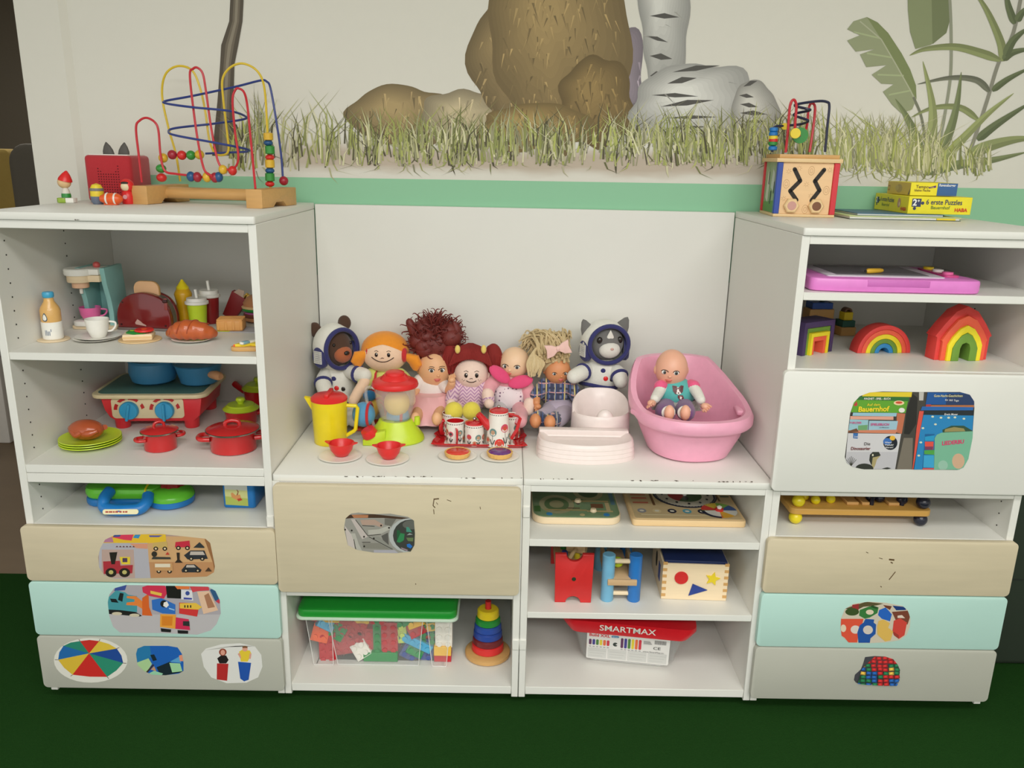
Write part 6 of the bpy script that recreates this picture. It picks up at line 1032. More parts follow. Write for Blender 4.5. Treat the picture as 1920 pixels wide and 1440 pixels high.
BB('green', 92, 92, 18, 3, 2, (80, 10, 0), 'high at the right behind the clear front'); BB('blue', -78, 96, 18, 3, 2, (80, 10, 0), 'high at the left behind the clear front'); BB('red', 46, 102, 22, 4, 2, (50, 0, 0), 'under the lid right of centre in the box'); BB('red', 96, 20, 20, 2, 4, (90, 0, 0), 'low behind the right recess of the box'); BB('blue', 96, 46, 20, 2, 2, (90, 0, 0), 'behind the right recess of the box'); BB('red', -86, 20, 22, 2, 4, (90, 0, 0), 'low behind the left recess of the box'); BB('yellow', 98, 66, 14, 2, 1, (80, -10, 0), 'in the right recess of the box'); BB('green', 30, 70, 30, 5, 4, (90, 0, 0), 'big one behind the middle of the box'); BB('red', -30, 60, 34, 8, 6, (90, 0, 0), 'big plate behind the left half of the box'); BB('green', 70, 50, 40, 6, 5, (90, 0, 0), 'big plate behind the right half of the box')
t = T('ring_stacker', 'wooden stacking tower of coloured rings on a round base', 'toy', at=PZ(913, 1252, ZB)+Vector((0, .062, 0))); H = t.h(1126)
t.p('base', M().lathe([(38, 0), (42, 3), (42, 9), (38, 12), (0, 12)], 40), WOODD); b = M(); b.tube([(0, 0, 10), (0, 0, 112)], 5.5, 14); t.p('pole', b, REDW)
z = 12
for r, hh, m_ in ((30, 15, plast('ring_red', (214, 44, 44), .3)), (28.5, 13, plast('ring_maroon', (112, 36, 40), .3)), (27, 14, plast('ring_blue', (42, 70, 150), .3)), (25.5, 13, plast('ring_blue2', (46, 78, 160), .3)), (23.5, 13, plast('ring_green', (40, 140, 58), .3)), (20.5, 17, plast('ring_yellow', (232, 204, 40), .3))):
    t.p('ring', M().lathe([(r-3, z), (r, z+2.5), (r-.8, z+hh-2.5), (r-4, z+hh), (6, z+hh), (6, z)], 36), m_); z += hh
# --- right tower upper shelf: drawing board
ZR1 = 1.0644
t = T('drawing_board', 'pink magnetic drawing board lying flat on the top shelf', 'toy', at=PZ(1683, 550, ZR1), rz=-1, k=kof(PZ(1683, 550, ZR1))*1.12); PKB = plast('orchid_pink', (226, 130, 206), .32)
w, DD = 142, 190; b = M(); ol = [(p.x, p.y) for p in spl([(-138, 8, 0), (-100, 1, 0), (-40, 0, 0), (40, 0, 0), (100, 1, 0), (136, 6, 0), (143, 30, 0), (136, 90, 0), (130, 160, 0), (110, 186, 0), (0, 190, 0), (-110, 186, 0), (-132, 160, 0), (-138, 90, 0), (-144, 30, 0)], 5, True)]
t.p('frame', M().prism(ol, 0, 23, 'xy', bev=5), PKB); t.p('grip_recess', M().box(-52, 52, -.6, 3, 10, 21, 1), plast('orchid_shade', (206, 110, 188), .4)); t.p('screen_bezel', M().prism(rrect(-112, 88, 22, 168, 6), 22.6, 25, 'xy', bev=.6), plast('pale_lilac', (206, 200, 208), .3)); t.p('screen', M().prism(rrect(-92, 66, 34, 158, 3), 24.8, 25.6, 'xy'), plast('screen_grey', (120, 118, 122), .25)); t.p('side_buttons', M().prism(rrect(96, 122, 40, 150, 8), 22.6, 26, 'xy', bev=.8), plast('deep_pink', (200, 70, 130)))
for y in (60, 95, 130): t.p('stamp', M().lathe([(9, 25.5), (9, 30), (0, 31)], 16, (109, y, 0)), (YEL, PINKP, WPL)[(y//35) % 3])
q = T('stylus', 'yellow drawing pen lying on the pink drawing board', 'pen', at=t.P+Vector((-.03, .07, 25.7*t.k)), rz=22); b = M(); b.tube([(-18, 0, 5), (-14, 0, 5), (16, 0, 5), (22, 0, 5)], [2, 5, 4.5, 3], 12); q.p('barrel', b, plast('pen_yellow', (214, 170, 50))); b = M(); b.tube([(-22, 0, 5), (-18, 0, 5)], [1, 2.2], 10); q.p('tip', b, BLACK)
# rainbow arches
ZR2 = .8884
RB = {'r': plast('arch_red', (222, 66, 62), .55), 'c': plast('arch_coral', (236, 96, 66), .55), 'y': plast('arch_yellow', (238, 218, 40), .55), 'g': plast('arch_green', (108, 148, 54), .55), 'b': plast('arch_blue', (44, 136, 196), .55), 'v': plast('arch_violet', (70, 52, 96), .55)}
def arch_piece(T_, nm, out, inn, y0, y1, m_): return T_.p(nm, M().prism(out+inn[::-1], y0, y1, 'xz', bev=.8), m_)
def semi(r, n=22): return [(r*cos(pi*i/n), r*sin(pi*i/n)) for i in range(n+1)]
P0 = PZ(1657, 662, ZR2)
rad = [53, 44.5, 36, 27, 18.5, 10]
for i, (c_, nm) in enumerate((('r', 'outermost red'), ('c', 'coral'), ('y', 'yellow'), ('g', 'green'), ('b', 'innermost blue'))):
    q = T('rainbow_arch', nm+' arch of the round rainbow in the middle', 'toy block', at=P0+Vector((.0, .0, 0)), rz=6, k=kof(P0), group='round rainbow arches'); q.p('arch', M().prism(semi(rad[i]-.4)+semi(rad[i+1])[::-1], 0, 30, 'xz', bev=.8), RB[c_])
P0 = PZ(1806, 677, ZR2); kk = kof(P0)
def house(w, h, sh): return [(w, 0), (w, h*.42), (w+sh, h*.45), (w*.8, h*.66), (w*.42, h*.9), (0, h), (-w*.42, h*.9), (-w*.8, h*.66), (-w-sh, h*.45), (-w, h*.42), (-w, 0)]
hs = [house(53, 103, 4), house(44, 86, 2), house(34, 68, 0), house(25, 54, 0)]
hole = [(10, 0), (10, 24), (7, 32), (0, 35), (-7, 32), (-10, 24), (-10, 0)]
def rs(p, n=28): # resample so that inner and outer outlines join cleanly
    L_ = [0]
    for a, b_ in zip(p, p[1:]): L_.append(L_[-1]+math.hypot(b_[0]-a[0], b_[1]-a[1]))
    return p
for i, (c_, nm, y0) in enumerate((('r', 'outermost red', 10), ('c', 'coral', 5), ('y', 'yellow', 1), ('g', 'innermost green', 0))):
    q = T('house_arch', nm+' arch of the nested house at the right', 'toy block', at=P0, rz=6, k=kk, group='nested house arches'); inn = hs[i+1] if i < 3 else hole; q.p('arch', M().prism([(x*.99, z*.99) for x, z in hs[i]]+inn[::-1], y0, y0+30, 'xz', bev=.7), RB[c_])
P0 = PZ(1536, 664, ZR2)
def sq(w, h): return [(w, 0), (w, h), (-w, h), (-w, 0)]
for i, (c_, nm, w, h, w2, h2) in enumerate((('v', 'outermost violet', 43, 62, 34, 51), ('g', 'green', 33, 50, 26.5, 42), ('y', 'yellow', 26, 41.5, 20, 34), ('c', 'innermost coral', 19.5, 33.5, 13, 25))):
    q = T('square_arch', nm+' arch of the square nest at the left', 'toy block', at=P0+Vector((-.004, .004, 0)), rz=32, k=kof(P0), group='square nested arches'); q.p('arch', M().prism(sq(w, h)+sq(w2, h2)[::-1], (0, 2, -4, -2)[i], 46, 'xz', bev=.7), RB[c_])
P1 = PY(1580, 640, .40); P1.z = ZR2
for i, (c_, nm, w, z, h) in enumerate((('w', 'pale wooden block at the foot of the little tower behind the square arches', 15, 0, 16), ('g', 'dark green block in the little tower behind the square arches', 13, 16, 12), ('y', 'yellow block on the little tower behind the square arches', 9, 28, 15), ('t', 'small brown gable on top of the little block tower', 8, 43, 9))):
    q = T('toy_block', nm, 'toy block', at=P1+Vector((0, 0, z*.00147+i*.0002)), k=.00147, rz=10); 
    if i < 3: q.p('block', M().box(-w, w, -w, w, 0, h, .8, 1), (WOODD, plast('bottle_green', (44, 96, 84), .5), YELW)[i])
    else: q.p('block', M().prism(semi(8)+semi(4.5)[::-1], -7, 7, 'xz', bev=.5), mat('walnut', (110, 78, 56), .5))
P1 = PY(1528, 640, .42); P1.z = ZR2
for i, (c_, nm, z, h) in enumerate((('a', 'large wooden block behind the violet square arch', 0, 46), ('b', 'blue block lying behind the violet square arch', 46, 12), ('d', 'dark green bead on the blue block behind the arches', 58, 8))):
    q = T('toy_block', nm, 'toy block', at=P1+Vector((0, 0, z*.00149+i*.0002)), k=.00149, rz=6)
    if i < 2: q.p('block', M().box(-24+4*i, 24-4*i, -14, 14, 0, h, 1, 1), (WOODD, BLUW)[i])
    else: q.p('bead', M().lathe([(4, 0), (6.5, 2), (6.5, 6), (4, 8)], 16, (4, 0, 0)), mat('moss_paint', (70, 80, 50), .5))
# low compartment of right tower: wooden rolling bench with balls
ZR3 = .4674
t = T('ball_bench', 'honey wood toy bench on yellow and dark blue ball feet', 'toy', at=PZ(1615, 988, ZR3)+Vector((0, .06, 0)), rz=0); w = 128
YB = plast('ball_yellow', (226, 206, 30), .25); DB = plast('ball_dark', (30, 32, 48), .2)
t.p('deck', M().prism(rrect(-132, 126, -44, 98, 12), 22, 34, 'xy', bev=2), mat('honey_deck', (206, 158, 78), .4, 'wood', scale=60, var=.1))
for x, m_ in ((-118, YB), (112, DB)):
    for y in (-32, 84): t.p('ball_foot', M().ell((x, y, 12), (12, 12, 12), 20, 14), m_)
for x, y, r, m_ in ((-116, -32, 11.5, YB), (-104, -6, 8, YB), (-94, -2, 8, YB), (-80, -20, 8.5, YB), (-50, -14, 8.5, YB), (112, -32, 12.5, DB), (82, -14, 10, DB), (44, -6, 9, DB), (28, -4, 9, DB)): t.p('ball', M().ell((x, y, 34+r-1), r, 20, 14), m_)
for x, wd in ((-12, 22), (12, 14), (64, 20)): t.p('slot_block', M().box(x-wd/2, x+wd/2, -24, 20, 34, 40, 1, 1), WOODD)
t.p('red_bar', M().box(-20, 30, 44, 60, 34, 52, 2), REDW)
for x in (24, 80): t.p('dark_peg', M().lathe([(4, 34), (4, 50), (0, 51)], 12, (x, -20, 0)), DB)
# --- on the right tower
t = T('activity_cube', 'wooden activity cube with red and blue corner posts and a wire maze', 'toy', at=(PY(1494, 400, .42).x, .43, ZT+.0004), rz=-4, k=.00143); A = 50; HH = t.h(290)
t.p('base_plate', M().box(-A-5, A+5, -A-5, A+5, 0, 5, 1), WOOD)
for x, y, m_ in ((-A, -A, plast('cube_blue', (44, 72, 156), .4)), (A, -A, plast('cube_red', (206, 48, 58), .4)), (-A, A, plast('cube_red', (206, 48, 58), .4)), (A, A, plast('cube_blue', (44, 72, 156), .4))): t.p('corner_post', M().box(x-5, x+5, y-5, y+5, 5, HH-14, 1, 1), m_)
t.p('front_panel', M().box(-A+5, A-5, -A-2, -A+4, 5, HH-14, .6, 1), mat('cube_panel', (232, 194, 146), .5, 'wood', scale=50)); t.p('right_panel', M().box(A-4, A+2, -A+5, A-5, 5, HH-14, .6, 1), WOOD); t.p('back_panel', M().box(-A+5, A-5, A-4, A+2, 5, HH-14, .6, 1), WOOD)
lp_ = t.p('left_panel', M().box(-A-2, -A+4, -A+5, A-5, 5, HH-14, .6, 1), mat('cube_meadow', (104, 150, 84), .5, c2=(176, 186, 160), scale=26)); m = M()
for c_, pts in (((92, 140, 60), [(-44, 6), (44, 6), (44, 28), (-44, 22)]), ((206, 206, 190), [(-30, 30), (-10, 22), (-6, 60), (-20, 84)]), ((40, 40, 34), [(4, 20), (12, 20), (14, 44), (6, 44)]), ((40, 40, 34), [(-16, 56), (-8, 54), (-10, 78), (-14, 78)]), ((190, 200, 190), [(6, 50), (26, 44), (30, 76), (14, 84)]), ((40, 44, 38), [(26, 40), (32, 40), (32, 62), (27, 60)])): m.poly([(-A-2.3-.02*len(m.f), -y, z) for y, z in pts], c_)
t.p('meadow_print', m, PRINT, lp_, smooth=False)
lid = t.p('top_plate', M().box(-A-8, A+8, -A-8, A+8, HH-14, HH-7, 1), WOOD); t.p('top_rim', M().box(-A-3, A+3, -A-3, A+3, HH-7, HH, 1), WOODD)
for s in (-1, 1):
    pts = [(s*26, HH-28), (s*11+s*2, HH-48), (s*26, HH-66), (s*14, HH-84)]; b = M(); pr = [(22*s if i % 2 else 20*s) for i in range(2)]
    Z_ = [(s*24, HH-26), (s*12, HH-46), (s*28, HH-64), (s*15, HH-80), (s*22, HH-90)] if s < 0 else [(28, HH-26), (14, HH-46), (24, HH-62), (12, HH-80), (16, HH-90)]
    b = M()
    for (xa, za), (xb, zb) in zip(Z_, Z_[1:]): d = math.hypot(xb-xa, zb-za); nx, nz = -(zb-za)/d*3.6, (xb-xa)/d*3.6; b.prism([(xa+nx, za+nz), (xb+nx, zb+nz), (xb-nx, zb-nz), (xa-nx, za-nz)], -A-2.6, -A-1.9, 'xz')
    for xa, za in Z_: b.mx = tr(xa, -A-2.25, za) @ rot(90, 0, 0); b.lathe([(3.6, -.35), (3.6, .35)], 12); b.mx = Matrix.Identity(4)
    t.p('zigzag_slot', b, plast('slot_black', (40, 34, 30), .7))
    b = M(); b.mx = tr(s*22-2, -A-2, 20) @ rot(90, 0, 0); b.lathe([(14, 0), (14, 6), (12, 8), (0, 8)], 6); sl_ = t.p('slider_knob', b, WOOD); b = M(); b.mx = tr(s*22-2, -A-10, 20) @ rot(90, 0, 0); b.lathe([(8, 0), (8, .4), (0, .4)], 18); t.p('knob_picture', b, plast('knob_brown', (120, 76, 50), .5) if s > 0 else plast('knob_pinkish', (200, 150, 140), .5), sl_)
R = random.Random(2); m = M(); INKB = (176, 132, 86)
def sk(cx, cz, kind):
    if kind == 'f':
        for i in range(7): a = 2*pi*i/7; nx, nz = cos(a), sin(a); m.poly([(cx+nx*2-nz*.4, -A-2.2, cz+nz*2+nx*.4), (cx+nx*2+nz*.4, -A-2.2, cz+nz*2-nx*.4), (cx+nx*6, -A-2.2, cz+nz*6)], INKB)
    else:
        for i in range(16): a = 2*pi*i/16; b_ = 2*pi*(i+.8)/16; q = lambda a_, r_: (cx+r_*.7*cos(a_), -A-2.2, cz+r_*sin(a_)); m.poly([q(a, 8), q(b_, 8), q(b_, 7.2), q(a, 7.2)], INKB); m.poly([q(a, 4), q(b_, 4), q(b_, 3.3), q(a, 3.3)], INKB)
for x, z, k_ in ((-34, HH-30, 'f'), (-16, HH-24, 'f'), (6, HH-28, 'o'), (38, HH-26, 'f'), (-36, HH-52, 'o'), (0, HH-52, 'f'), (36, HH-62, 'o'), (-38, HH-78, 'f'), (2, HH-96, 'o'), (10, HH-72, 'f')): sk(x, z, k_)
t.p('line_drawings', m, PRINT, smooth=False)
def yl(px, py, d): return t.w(px, py, .43+d)
b = M(); b.tube(spl([yl(1473, 286, -.02), yl(1477, 250, -.02), yl(1481, 200, -.02), yl(1488, 187, -.02), yl(1493, 198, -.02), yl(1491, 230, -.02), yl(1491, 250, -.03), yl(1500, 254, -.01), yl(1512, 240, .02), yl(1516, 205, .03), yl(1521, 194, .03), yl(1528, 200, .03), yl(1526, 230, .03), yl(1518, 285, .02)], 6), 2.4, 8); t.p('red_wire', b, WR)
b = M(); b.tube(spl([yl(1547, 285, 0), yl(1551, 240, 0), yl(1555, 200, 0), yl(1550, 191, 0), yl(1530, 190, .01), yl(1490, 197, .02), yl(1512, 204, -.01), yl(1518, 207, 0), yl(1488, 215, .03), yl(1515, 226, -.01), yl(1500, 233, .03), yl(1470, 236, .01), yl(1452, 239, 0), yl(1449, 260, 0), yl(1448, 285, 0)], 6), 2.4, 8); t.p('blue_wire', b, plast('dark_wire', (40, 44, 70), .35))
for px, py, m_ in ((1451, 243, BLU), (1450, 251, BLU), (1450, 258, YELW), (1450, 263, REDW), (1449, 269, GRNW), (1449, 278, BLU)): b = M(); b.lathe([(6, -4), (8, -2.5), (8, 2.5), (6, 4)], 16, yl(px, py, 0)); t.p('bead', b, m_)
for px, py, d, m_, r_ in ((1491, 250, -.04, YELW, 9), (1500, 254, -.01, GRNW, 14), (1471, 237, .01, YELW, 6)): b = M(); q = yl(px, py, d); b.mx = Matrix.Translation(q) @ rot(90, 0, 0); b.lathe([(2, -3), (r_, -3), (r_, 3), (2, 3)], 20); t.p('bead', b, m_)
# two thin books and two puzzle boxes
def pzl(name, label, cat, px, Yf, z, w, d, h, rz, m_):
    P = PY(px, 400, Yf); q = T(name, label, cat, at=(P.x, Yf, z), rz=rz, k=.0014); q.p('carton', M().box(0, w, 0, d, 0, h, .6, 1), m_); return q
z0 = ZT+.0004
q = T('picture_book', 'thin pale green picture book lying at the bottom of the pile', 'book', at=(PY(1592, 410, .315).x, .315, z0), rz=-1, k=.0014); q.p('pages', M().box(2, 202, 2, 138, 1, 4.4), WPL); q.p('cover', M().box(0, 204, 0, 140, 4.4, 6, .3), plast('cover_sage', (198, 210, 150), .4)); q.p('back_cover', M().box(0, 204, 0, 140, 0, 1, .2), plast('cover_dark', (60, 80, 70), .4)); q.p('yellow_tab', M().box(160, 194, -.2, 3, 1.1, 4.3), YELW); zb = z0+6.2*.0014
q = T('picture_book', 'thin blue picture book under the yellow puzzle box', 'book', at=(PY(1607, 404, .335).x, .335, zb), rz=-1, k=.0014); q.p('pages', M().box(1, 158, 1, 130, .6, 2.6), WPL); q.p('cover', M().box(0, 160, 0, 132, 2.6, 4, .3), plast('cover_blue', (64, 110, 140), .4)); q.p('back_cover', M().box(0, 160, 0, 132, 0, .6), plast('cover_blue', (64, 110, 140), .4)); zb += 4.2*.0014
PUY = plast('carton_yellow', (236, 222, 40), .4); PUO = plast('carton_ochre', (206, 174, 70), .45)
def boxprint(q, polys, texts, face='front', w=0):
    m = M()
    for c_, pts in polys: m.poly([(x, -.25-.03*len(m.f), z) if face == 'front' else (-.25-.03*len(m.f), w-x, z) for x, z in pts], c_)
    for s_, x, z, sz, c_, bd, sx in texts: m.text(s_, sz, (tr(x, -.9, z) @ rot(90, 0, 0)) if face == 'front' else (tr(-.9, w-x, z) @ rot(90, 0, -90)), c_, bd, False, sx)
    q.p(face+'_print', m, PRINT, smooth=False)
rzp = 10
q = T('puzzle_box', 'large yellow puzzle box printed 6 erste Puzzles', 'box', at=(PY(1701, 400, .345).x, .345, zb), rz=-1, k=.00138); q.p('carton', M().box(0, 118, 0, 152, 0, 32, .5, 1), PUY); NV = (52, 60, 96)
def piece(x, z, s): return [(NV, rc(x, z, x+17*s, z+15*s)), (NV, elp(x+20*s, z+7*s, 3*s)), (NV, elp(x+6*s, z-3*s, 3*s))]
boxprint(q, piece(6, 13, 1), [('2', 7, 15.5, 16, (240, 240, 236), .03, 1), ('+', 15, 21, 9, (240, 240, 236), .02, 1), ('6 erste Puzzles', 32, 18, 13, NV, .012, .86), ('Bauernhof', 42, 9.5, 8.5, (90, 120, 60), .006, 1), ('HABA', 87, 5.5, 9, (206, 50, 40), .03, 1)])
boxprint(q, piece(6, 13, .8)+[((196, 150, 120), elp(112, 18, 7, 9)), ((230, 200, 170), elp(114, 16, 3, 4))], [('2', 7, 15, 14, (240, 240, 236), .03, 1), ('6 erste Puzzles', 28, 18, 12, NV, .01, .86), ('Bauernhof', 36, 9, 8.5, (90, 120, 60), 0, 1), ('HABA', 122, 5, 9, (206, 50, 40), .03, 1)], 'left', 152)
zb2 = zb+32.4*.0014
q = T('puzzle_box', 'smaller yellow and blue game box on top of the pile', 'box', at=(PY(1706, 365, .375).x, .375, zb2), rz=-2, k=.0014); q.p('carton', M().box(0, 86, 0, 104, 0, 23.5, .5, 1), PUY); boxprint(q, [((52, 98, 156), rc(49, .4, 85.6, 23.2)), ((96, 56, 110), [(33, 16), (46, 19), (46, 15), (33, 13)])], [('Ravensburger', 51, 17.5, 6.4, (240, 240, 240), .02, .86), ('Tempo', 9, 13.5, 8, (110, 84, 50), .01, 1), ('kleine Fische', 7, 7.6, 6, (110, 84, 50), .01, .95), ('mini', 35, 14.6, 4, (236, 220, 90), 0, 1)])
boxprint(q, [((206, 176, 70), rc(.4, .4, 103.6, 23)), ((120, 104, 70), [(94, 1), (103, 1), (103, 14)]), ((176, 150, 80), elp(54, 11, 14, 8)), ((190, 166, 92), elp(44, 12, 8, 5)), ((170, 110, 70), rc(3, 6, 12, 16)), ((200, 180, 90), elp(7, 11, 3))], [], 'left', 104)
# ================================================================ photo stickers on the fronts (flat prints)
YF = -.0183
def zp(ox, oy, s): # picture detail read at a magnified scale
    return lambda pts: [(ox+x/s, oy+y/s) for x, y in pts]
# birch drawer left: vehicle puzzles
p = Pr(YF, [(184, 1045), (188, 1028), (197, 1012), (215, 1003), (300, 1001), (385, 1010), (394, 1018), (399, 1042), (403, 1062), (401, 1073), (388, 1081), (330, 1083), (215, 1085), (195, 1078), (186, 1064)], (176, 150, 140)); Z = zp(170, 990, 7.68)
def zg(c, *pts): p.pg(c, Z(pts))
def ze(c, x, y, r, r2=None, **k): q = Z([(x, y)])[0]; p.el(c, q[0], q[1], r/SC, (r2 or r)/SC, **k)
SC = 7.68
zg((178, 176, 184), (120, 210), (820, 210), (860, 730), (120, 730)); zg((186, 160, 150), (160, 310), (620, 310), (640, 720), (160, 720)); zg((206, 164, 116), (810, 120), (1800, 120), (1800, 500), (840, 500)); zg((190, 140, 96), (840, 490), (1800, 490), (1800, 730), (870, 730)); zg((150, 104, 66), (1640, 160), (1800, 160), (1800, 720), (1760, 500)); zg((214, 150, 120), (560, 225), (820, 225), (820, 300), (660, 290))
zg((226, 186, 50), (160, 90), (1080, 90), (1090, 215), (170, 215)); zg((216, 60, 90), (300, 130), (440, 90), (620, 90), (590, 180), (480, 170)); zg((60, 140, 190), (640, 95), (720, 95), (690, 150), (610, 140)); zg((60, 80, 140), (340, 90), (440, 90), (420, 125), (320, 130)); zg((180, 120, 150), (200, 150), (310, 130), (330, 205), (180, 205)); zg((90, 90, 160), (840, 105), (1040, 105), (980, 130), (850, 130))
for i in range(6): zg((90, 40, 40), (360+48*i, 275), (400+48*i, 275), (380+48*i, 255))
zg((172, 50, 60), (180, 480), (420, 470), (430, 540), (610, 530), (600, 650), (190, 660)); zg((36, 32, 26), (270, 350), (385, 345), (350, 520), (300, 520)); zg((226, 200, 60), (415, 415), (570, 415), (570, 520), (450, 520)); zg((80, 60, 90), (460, 430), (530, 430), (530, 490), (460, 490))
for x in (295, 490): ze((40, 34, 28), x, 640, 80, 66); ze((190, 180, 110), x, 635, 34, 30)
for x, y, c in ((1000, 250, (200, 170, 100)), (1325, 240, (196, 46, 66))): zg(c, (x-100, y-40), (x+100, y-60), (x+110, y+35), (x-110, y+35)); ze((40, 34, 30), x-60, y+45, 34, 30); ze((220, 200, 160), x-60, y+45, 16, 14); ze((40, 34, 30), x+70, y+45, 34, 30); ze((220, 200, 160), x+70, y+45, 16, 14)
zg((50, 54, 56), (1480, 280), (1570, 200), (1640, 270), (1640, 285)); zg((46, 50, 56), (1345, 390), (1440, 320), (1640, 320), (1690, 440), (1400, 450)); zg((190, 180, 170), (1440, 335), (1620, 335), (1650, 385), (1430, 385)); zg((46, 50, 56), (1310, 600), (1380, 520), (1500, 520), (1600, 600), (1580, 635), (1320, 635)); zg((190, 180, 170), (1385, 530), (1490, 530), (1520, 565), (1375, 565))
for x, y in ((1450, 440), (1610, 440), (1375, 610), (1545, 610), (985, 620), (1140, 620)): ze((34, 30, 28), x, y, 32, 28); ze((206, 190, 160), x, y, 14, 13)
ze((50, 46, 40), 920, 370, 40); zg((60, 60, 56), (880, 445), (1160, 445), (1150, 415), (900, 410)); zg((50, 40, 34), (1240, 350), (1285, 350), (1285, 450), (1330, 495), (1215, 495), (1250, 450)); zg((196, 150, 100), (920, 500), (1180, 500), (1190, 610), (930, 610)); zg((226, 214, 190), (930, 510), (1150, 510), (1150, 560), (930, 560)); zg((80, 60, 44), (1650, 620), (1700, 560), (1750, 620)); zg((190, 60, 50), (1080, 380), (1110, 340), (1140, 380))
p.done('photo_sticker', LF[0], 'photograph of toy train and vehicle puzzles stuck on')
# mint drawer left: toy vehicles
p = Pr(YF, [(202, 1130), (205, 1115), (214, 1103), (236, 1097), (310, 1098), (390, 1100), (404, 1108), (412, 1125), (414, 1150), (406, 1170), (395, 1182), (370, 1190), (300, 1187), (225, 1186), (212, 1175), (205, 1155)], (188, 184, 186)); SC = 8.348; Z = zp(190, 1090, SC)
zg((172, 166, 172), (100, 40), (1900, 40), (1900, 520), (100, 520)); zg((60, 80, 150), (230, 60), (400, 50), (370, 140), (200, 150)); zg((70, 150, 160), (100, 260), (230, 140), (370, 170), (420, 210), (560, 230), (560, 480), (110, 450)); zg((26, 34, 36), (290, 180), (350, 190), (330, 320), (260, 290)); zg((26, 34, 36), (135, 270), (230, 275), (270, 335), (160, 325)); zg((30, 30, 30), (100, 440), (300, 450), (540, 480), (640, 540), (600, 550), (120, 510)); ze((206, 196, 170), 245, 505, 80, 26); ze((206, 196, 170), 520, 530, 80, 26)
zg((226, 130, 60), (400, 230), (540, 230), (640, 310), (640, 430), (560, 380), (390, 370), (400, 330), (520, 320), (520, 280), (400, 260)); zg((214, 100, 40), (640, 260), (740, 190), (750, 400), (800, 540), (640, 530)); zg((206, 50, 80), (640, 90), (760, 50), (1000, 70), (1040, 170), (980, 270), (760, 230), (650, 170)); zg((230, 190, 80), (770, 145), (950, 185), (940, 230), (770, 190)); zg((26, 26, 24), (1010, 70), (1150, 70), (1250, 130), (1250, 270), (1030, 260)); zg((220, 220, 224), (1250, 130), (1420, 140), (1440, 300), (1250, 280)); ze((60, 80, 150), 1350, 185, 34); zg((60, 70, 160), (1290, 250), (1420, 260), (1420, 285), (1290, 280)); zg((226, 120, 60), (1150, 70), (1380, 70), (1380, 120), (1190, 120)); zg((206, 70, 80), (1380, 70), (1680, 80), (1690, 140), (1520, 150), (1430, 170))
zg((226, 190, 160), (1500, 160), (1690, 150), (1830, 450), (1600, 510)); zg((170, 120, 90), (1610, 220), (1680, 180), (1780, 400), (1670, 420)); zg((50, 90, 130), (1700, 130), (1780, 100), (1860, 250), (1860, 330), (1780, 300)); zg((196, 60, 80), (1790, 310), (1860, 260), (1865, 335), (1840, 345)); zg((50, 110, 190), (790, 290), (940, 260), (1160, 360), (1160, 510), (960, 500), (800, 440)); ze((28, 28, 28), 980, 350, 56); zg((236, 232, 226), (980, 330), (1030, 310), (1060, 370), (1020, 410), (970, 380)); zg((160, 200, 230), (1060, 410), (1150, 440), (1145, 455), (1060, 430))
zg((206, 56, 56), (1220, 330), (1480, 340), (1520, 450), (1500, 550), (1220, 500)); zg((230, 190, 70), (1230, 340), (1480, 335), (1580, 400), (1520, 440), (1230, 420))
for i in range(3): zg((40, 40, 40), (1300+45*i, 370), (1320+45*i, 370), (1320+45*i, 410), (1300+45*i, 410))
zg((232, 160, 60), (925, 510), (1170, 520), (1160, 740), (920, 710)); zg((216, 130, 40), (950, 540), (1120, 545), (1110, 690), (950, 690)); zg((206, 44, 84), (1170, 560), (1370, 590), (1390, 760), (1160, 740)); zg((44, 48, 48), (1280, 620), (1380, 620), (1385, 700), (1280, 690)); zg((30, 28, 30), (930, 730), (1095, 750), (1090, 795), (940, 785)); zg((30, 28, 30), (1195, 760), (1360, 770), (1360, 825), (1200, 810))
p.done('photo_sticker', LF[1], 'photograph of colourful toy vehicles stuck on')
# grey drawer left: three stickers
p = Pr(YF, [(170+69*cos(2*pi*i/32), 1238+42*sin(2*pi*i/32)) for i in range(32)], (226, 224, 214)); cc = (167, 1225)
ring = [(167+ (0), 0)]; an = [(109, 1237), (119, 1211), (150, 1202), (186, 1202), (219, 1216), (231, 1243), (201, 1269), (136, 1265)]
def edge(a, b): # bowed rim
    mx_, my_ = (a[0]+b[0])/2-170, (a[1]+b[1])/2-1238; return (170+mx_*1.05, 1238+my_*1.06)
for i, c in enumerate(((36, 104, 170), (46, 134, 110), (200, 48, 42), (222, 190, 66), (34, 74, 150), (46, 140, 112), (204, 44, 40), (218, 184, 60))): a, b = an[i], an[(i+1) % 8]; p.pg(c, [cc, a, edge(a, b), b])
for a in an: d = (a[0]-170, a[1]-1238); p.ln((90, 60, 60), [a, (170+d[0]*1.1, 1238+d[1]*1.1)], 1)
p.done('photo_sticker', LF[2], 'round rainbow parachute picture stuck on')
p = Pr(YF, [(255, 1226), (258, 1216), (270, 1211), (315, 1211), (333, 1214), (341, 1226), (344, 1242), (344, 1258), (335, 1263), (310, 1266), (285, 1265), (270, 1258), (258, 1247)], (30, 96, 180)); SC = 4.74; Z = zp(95, 1190, SC)
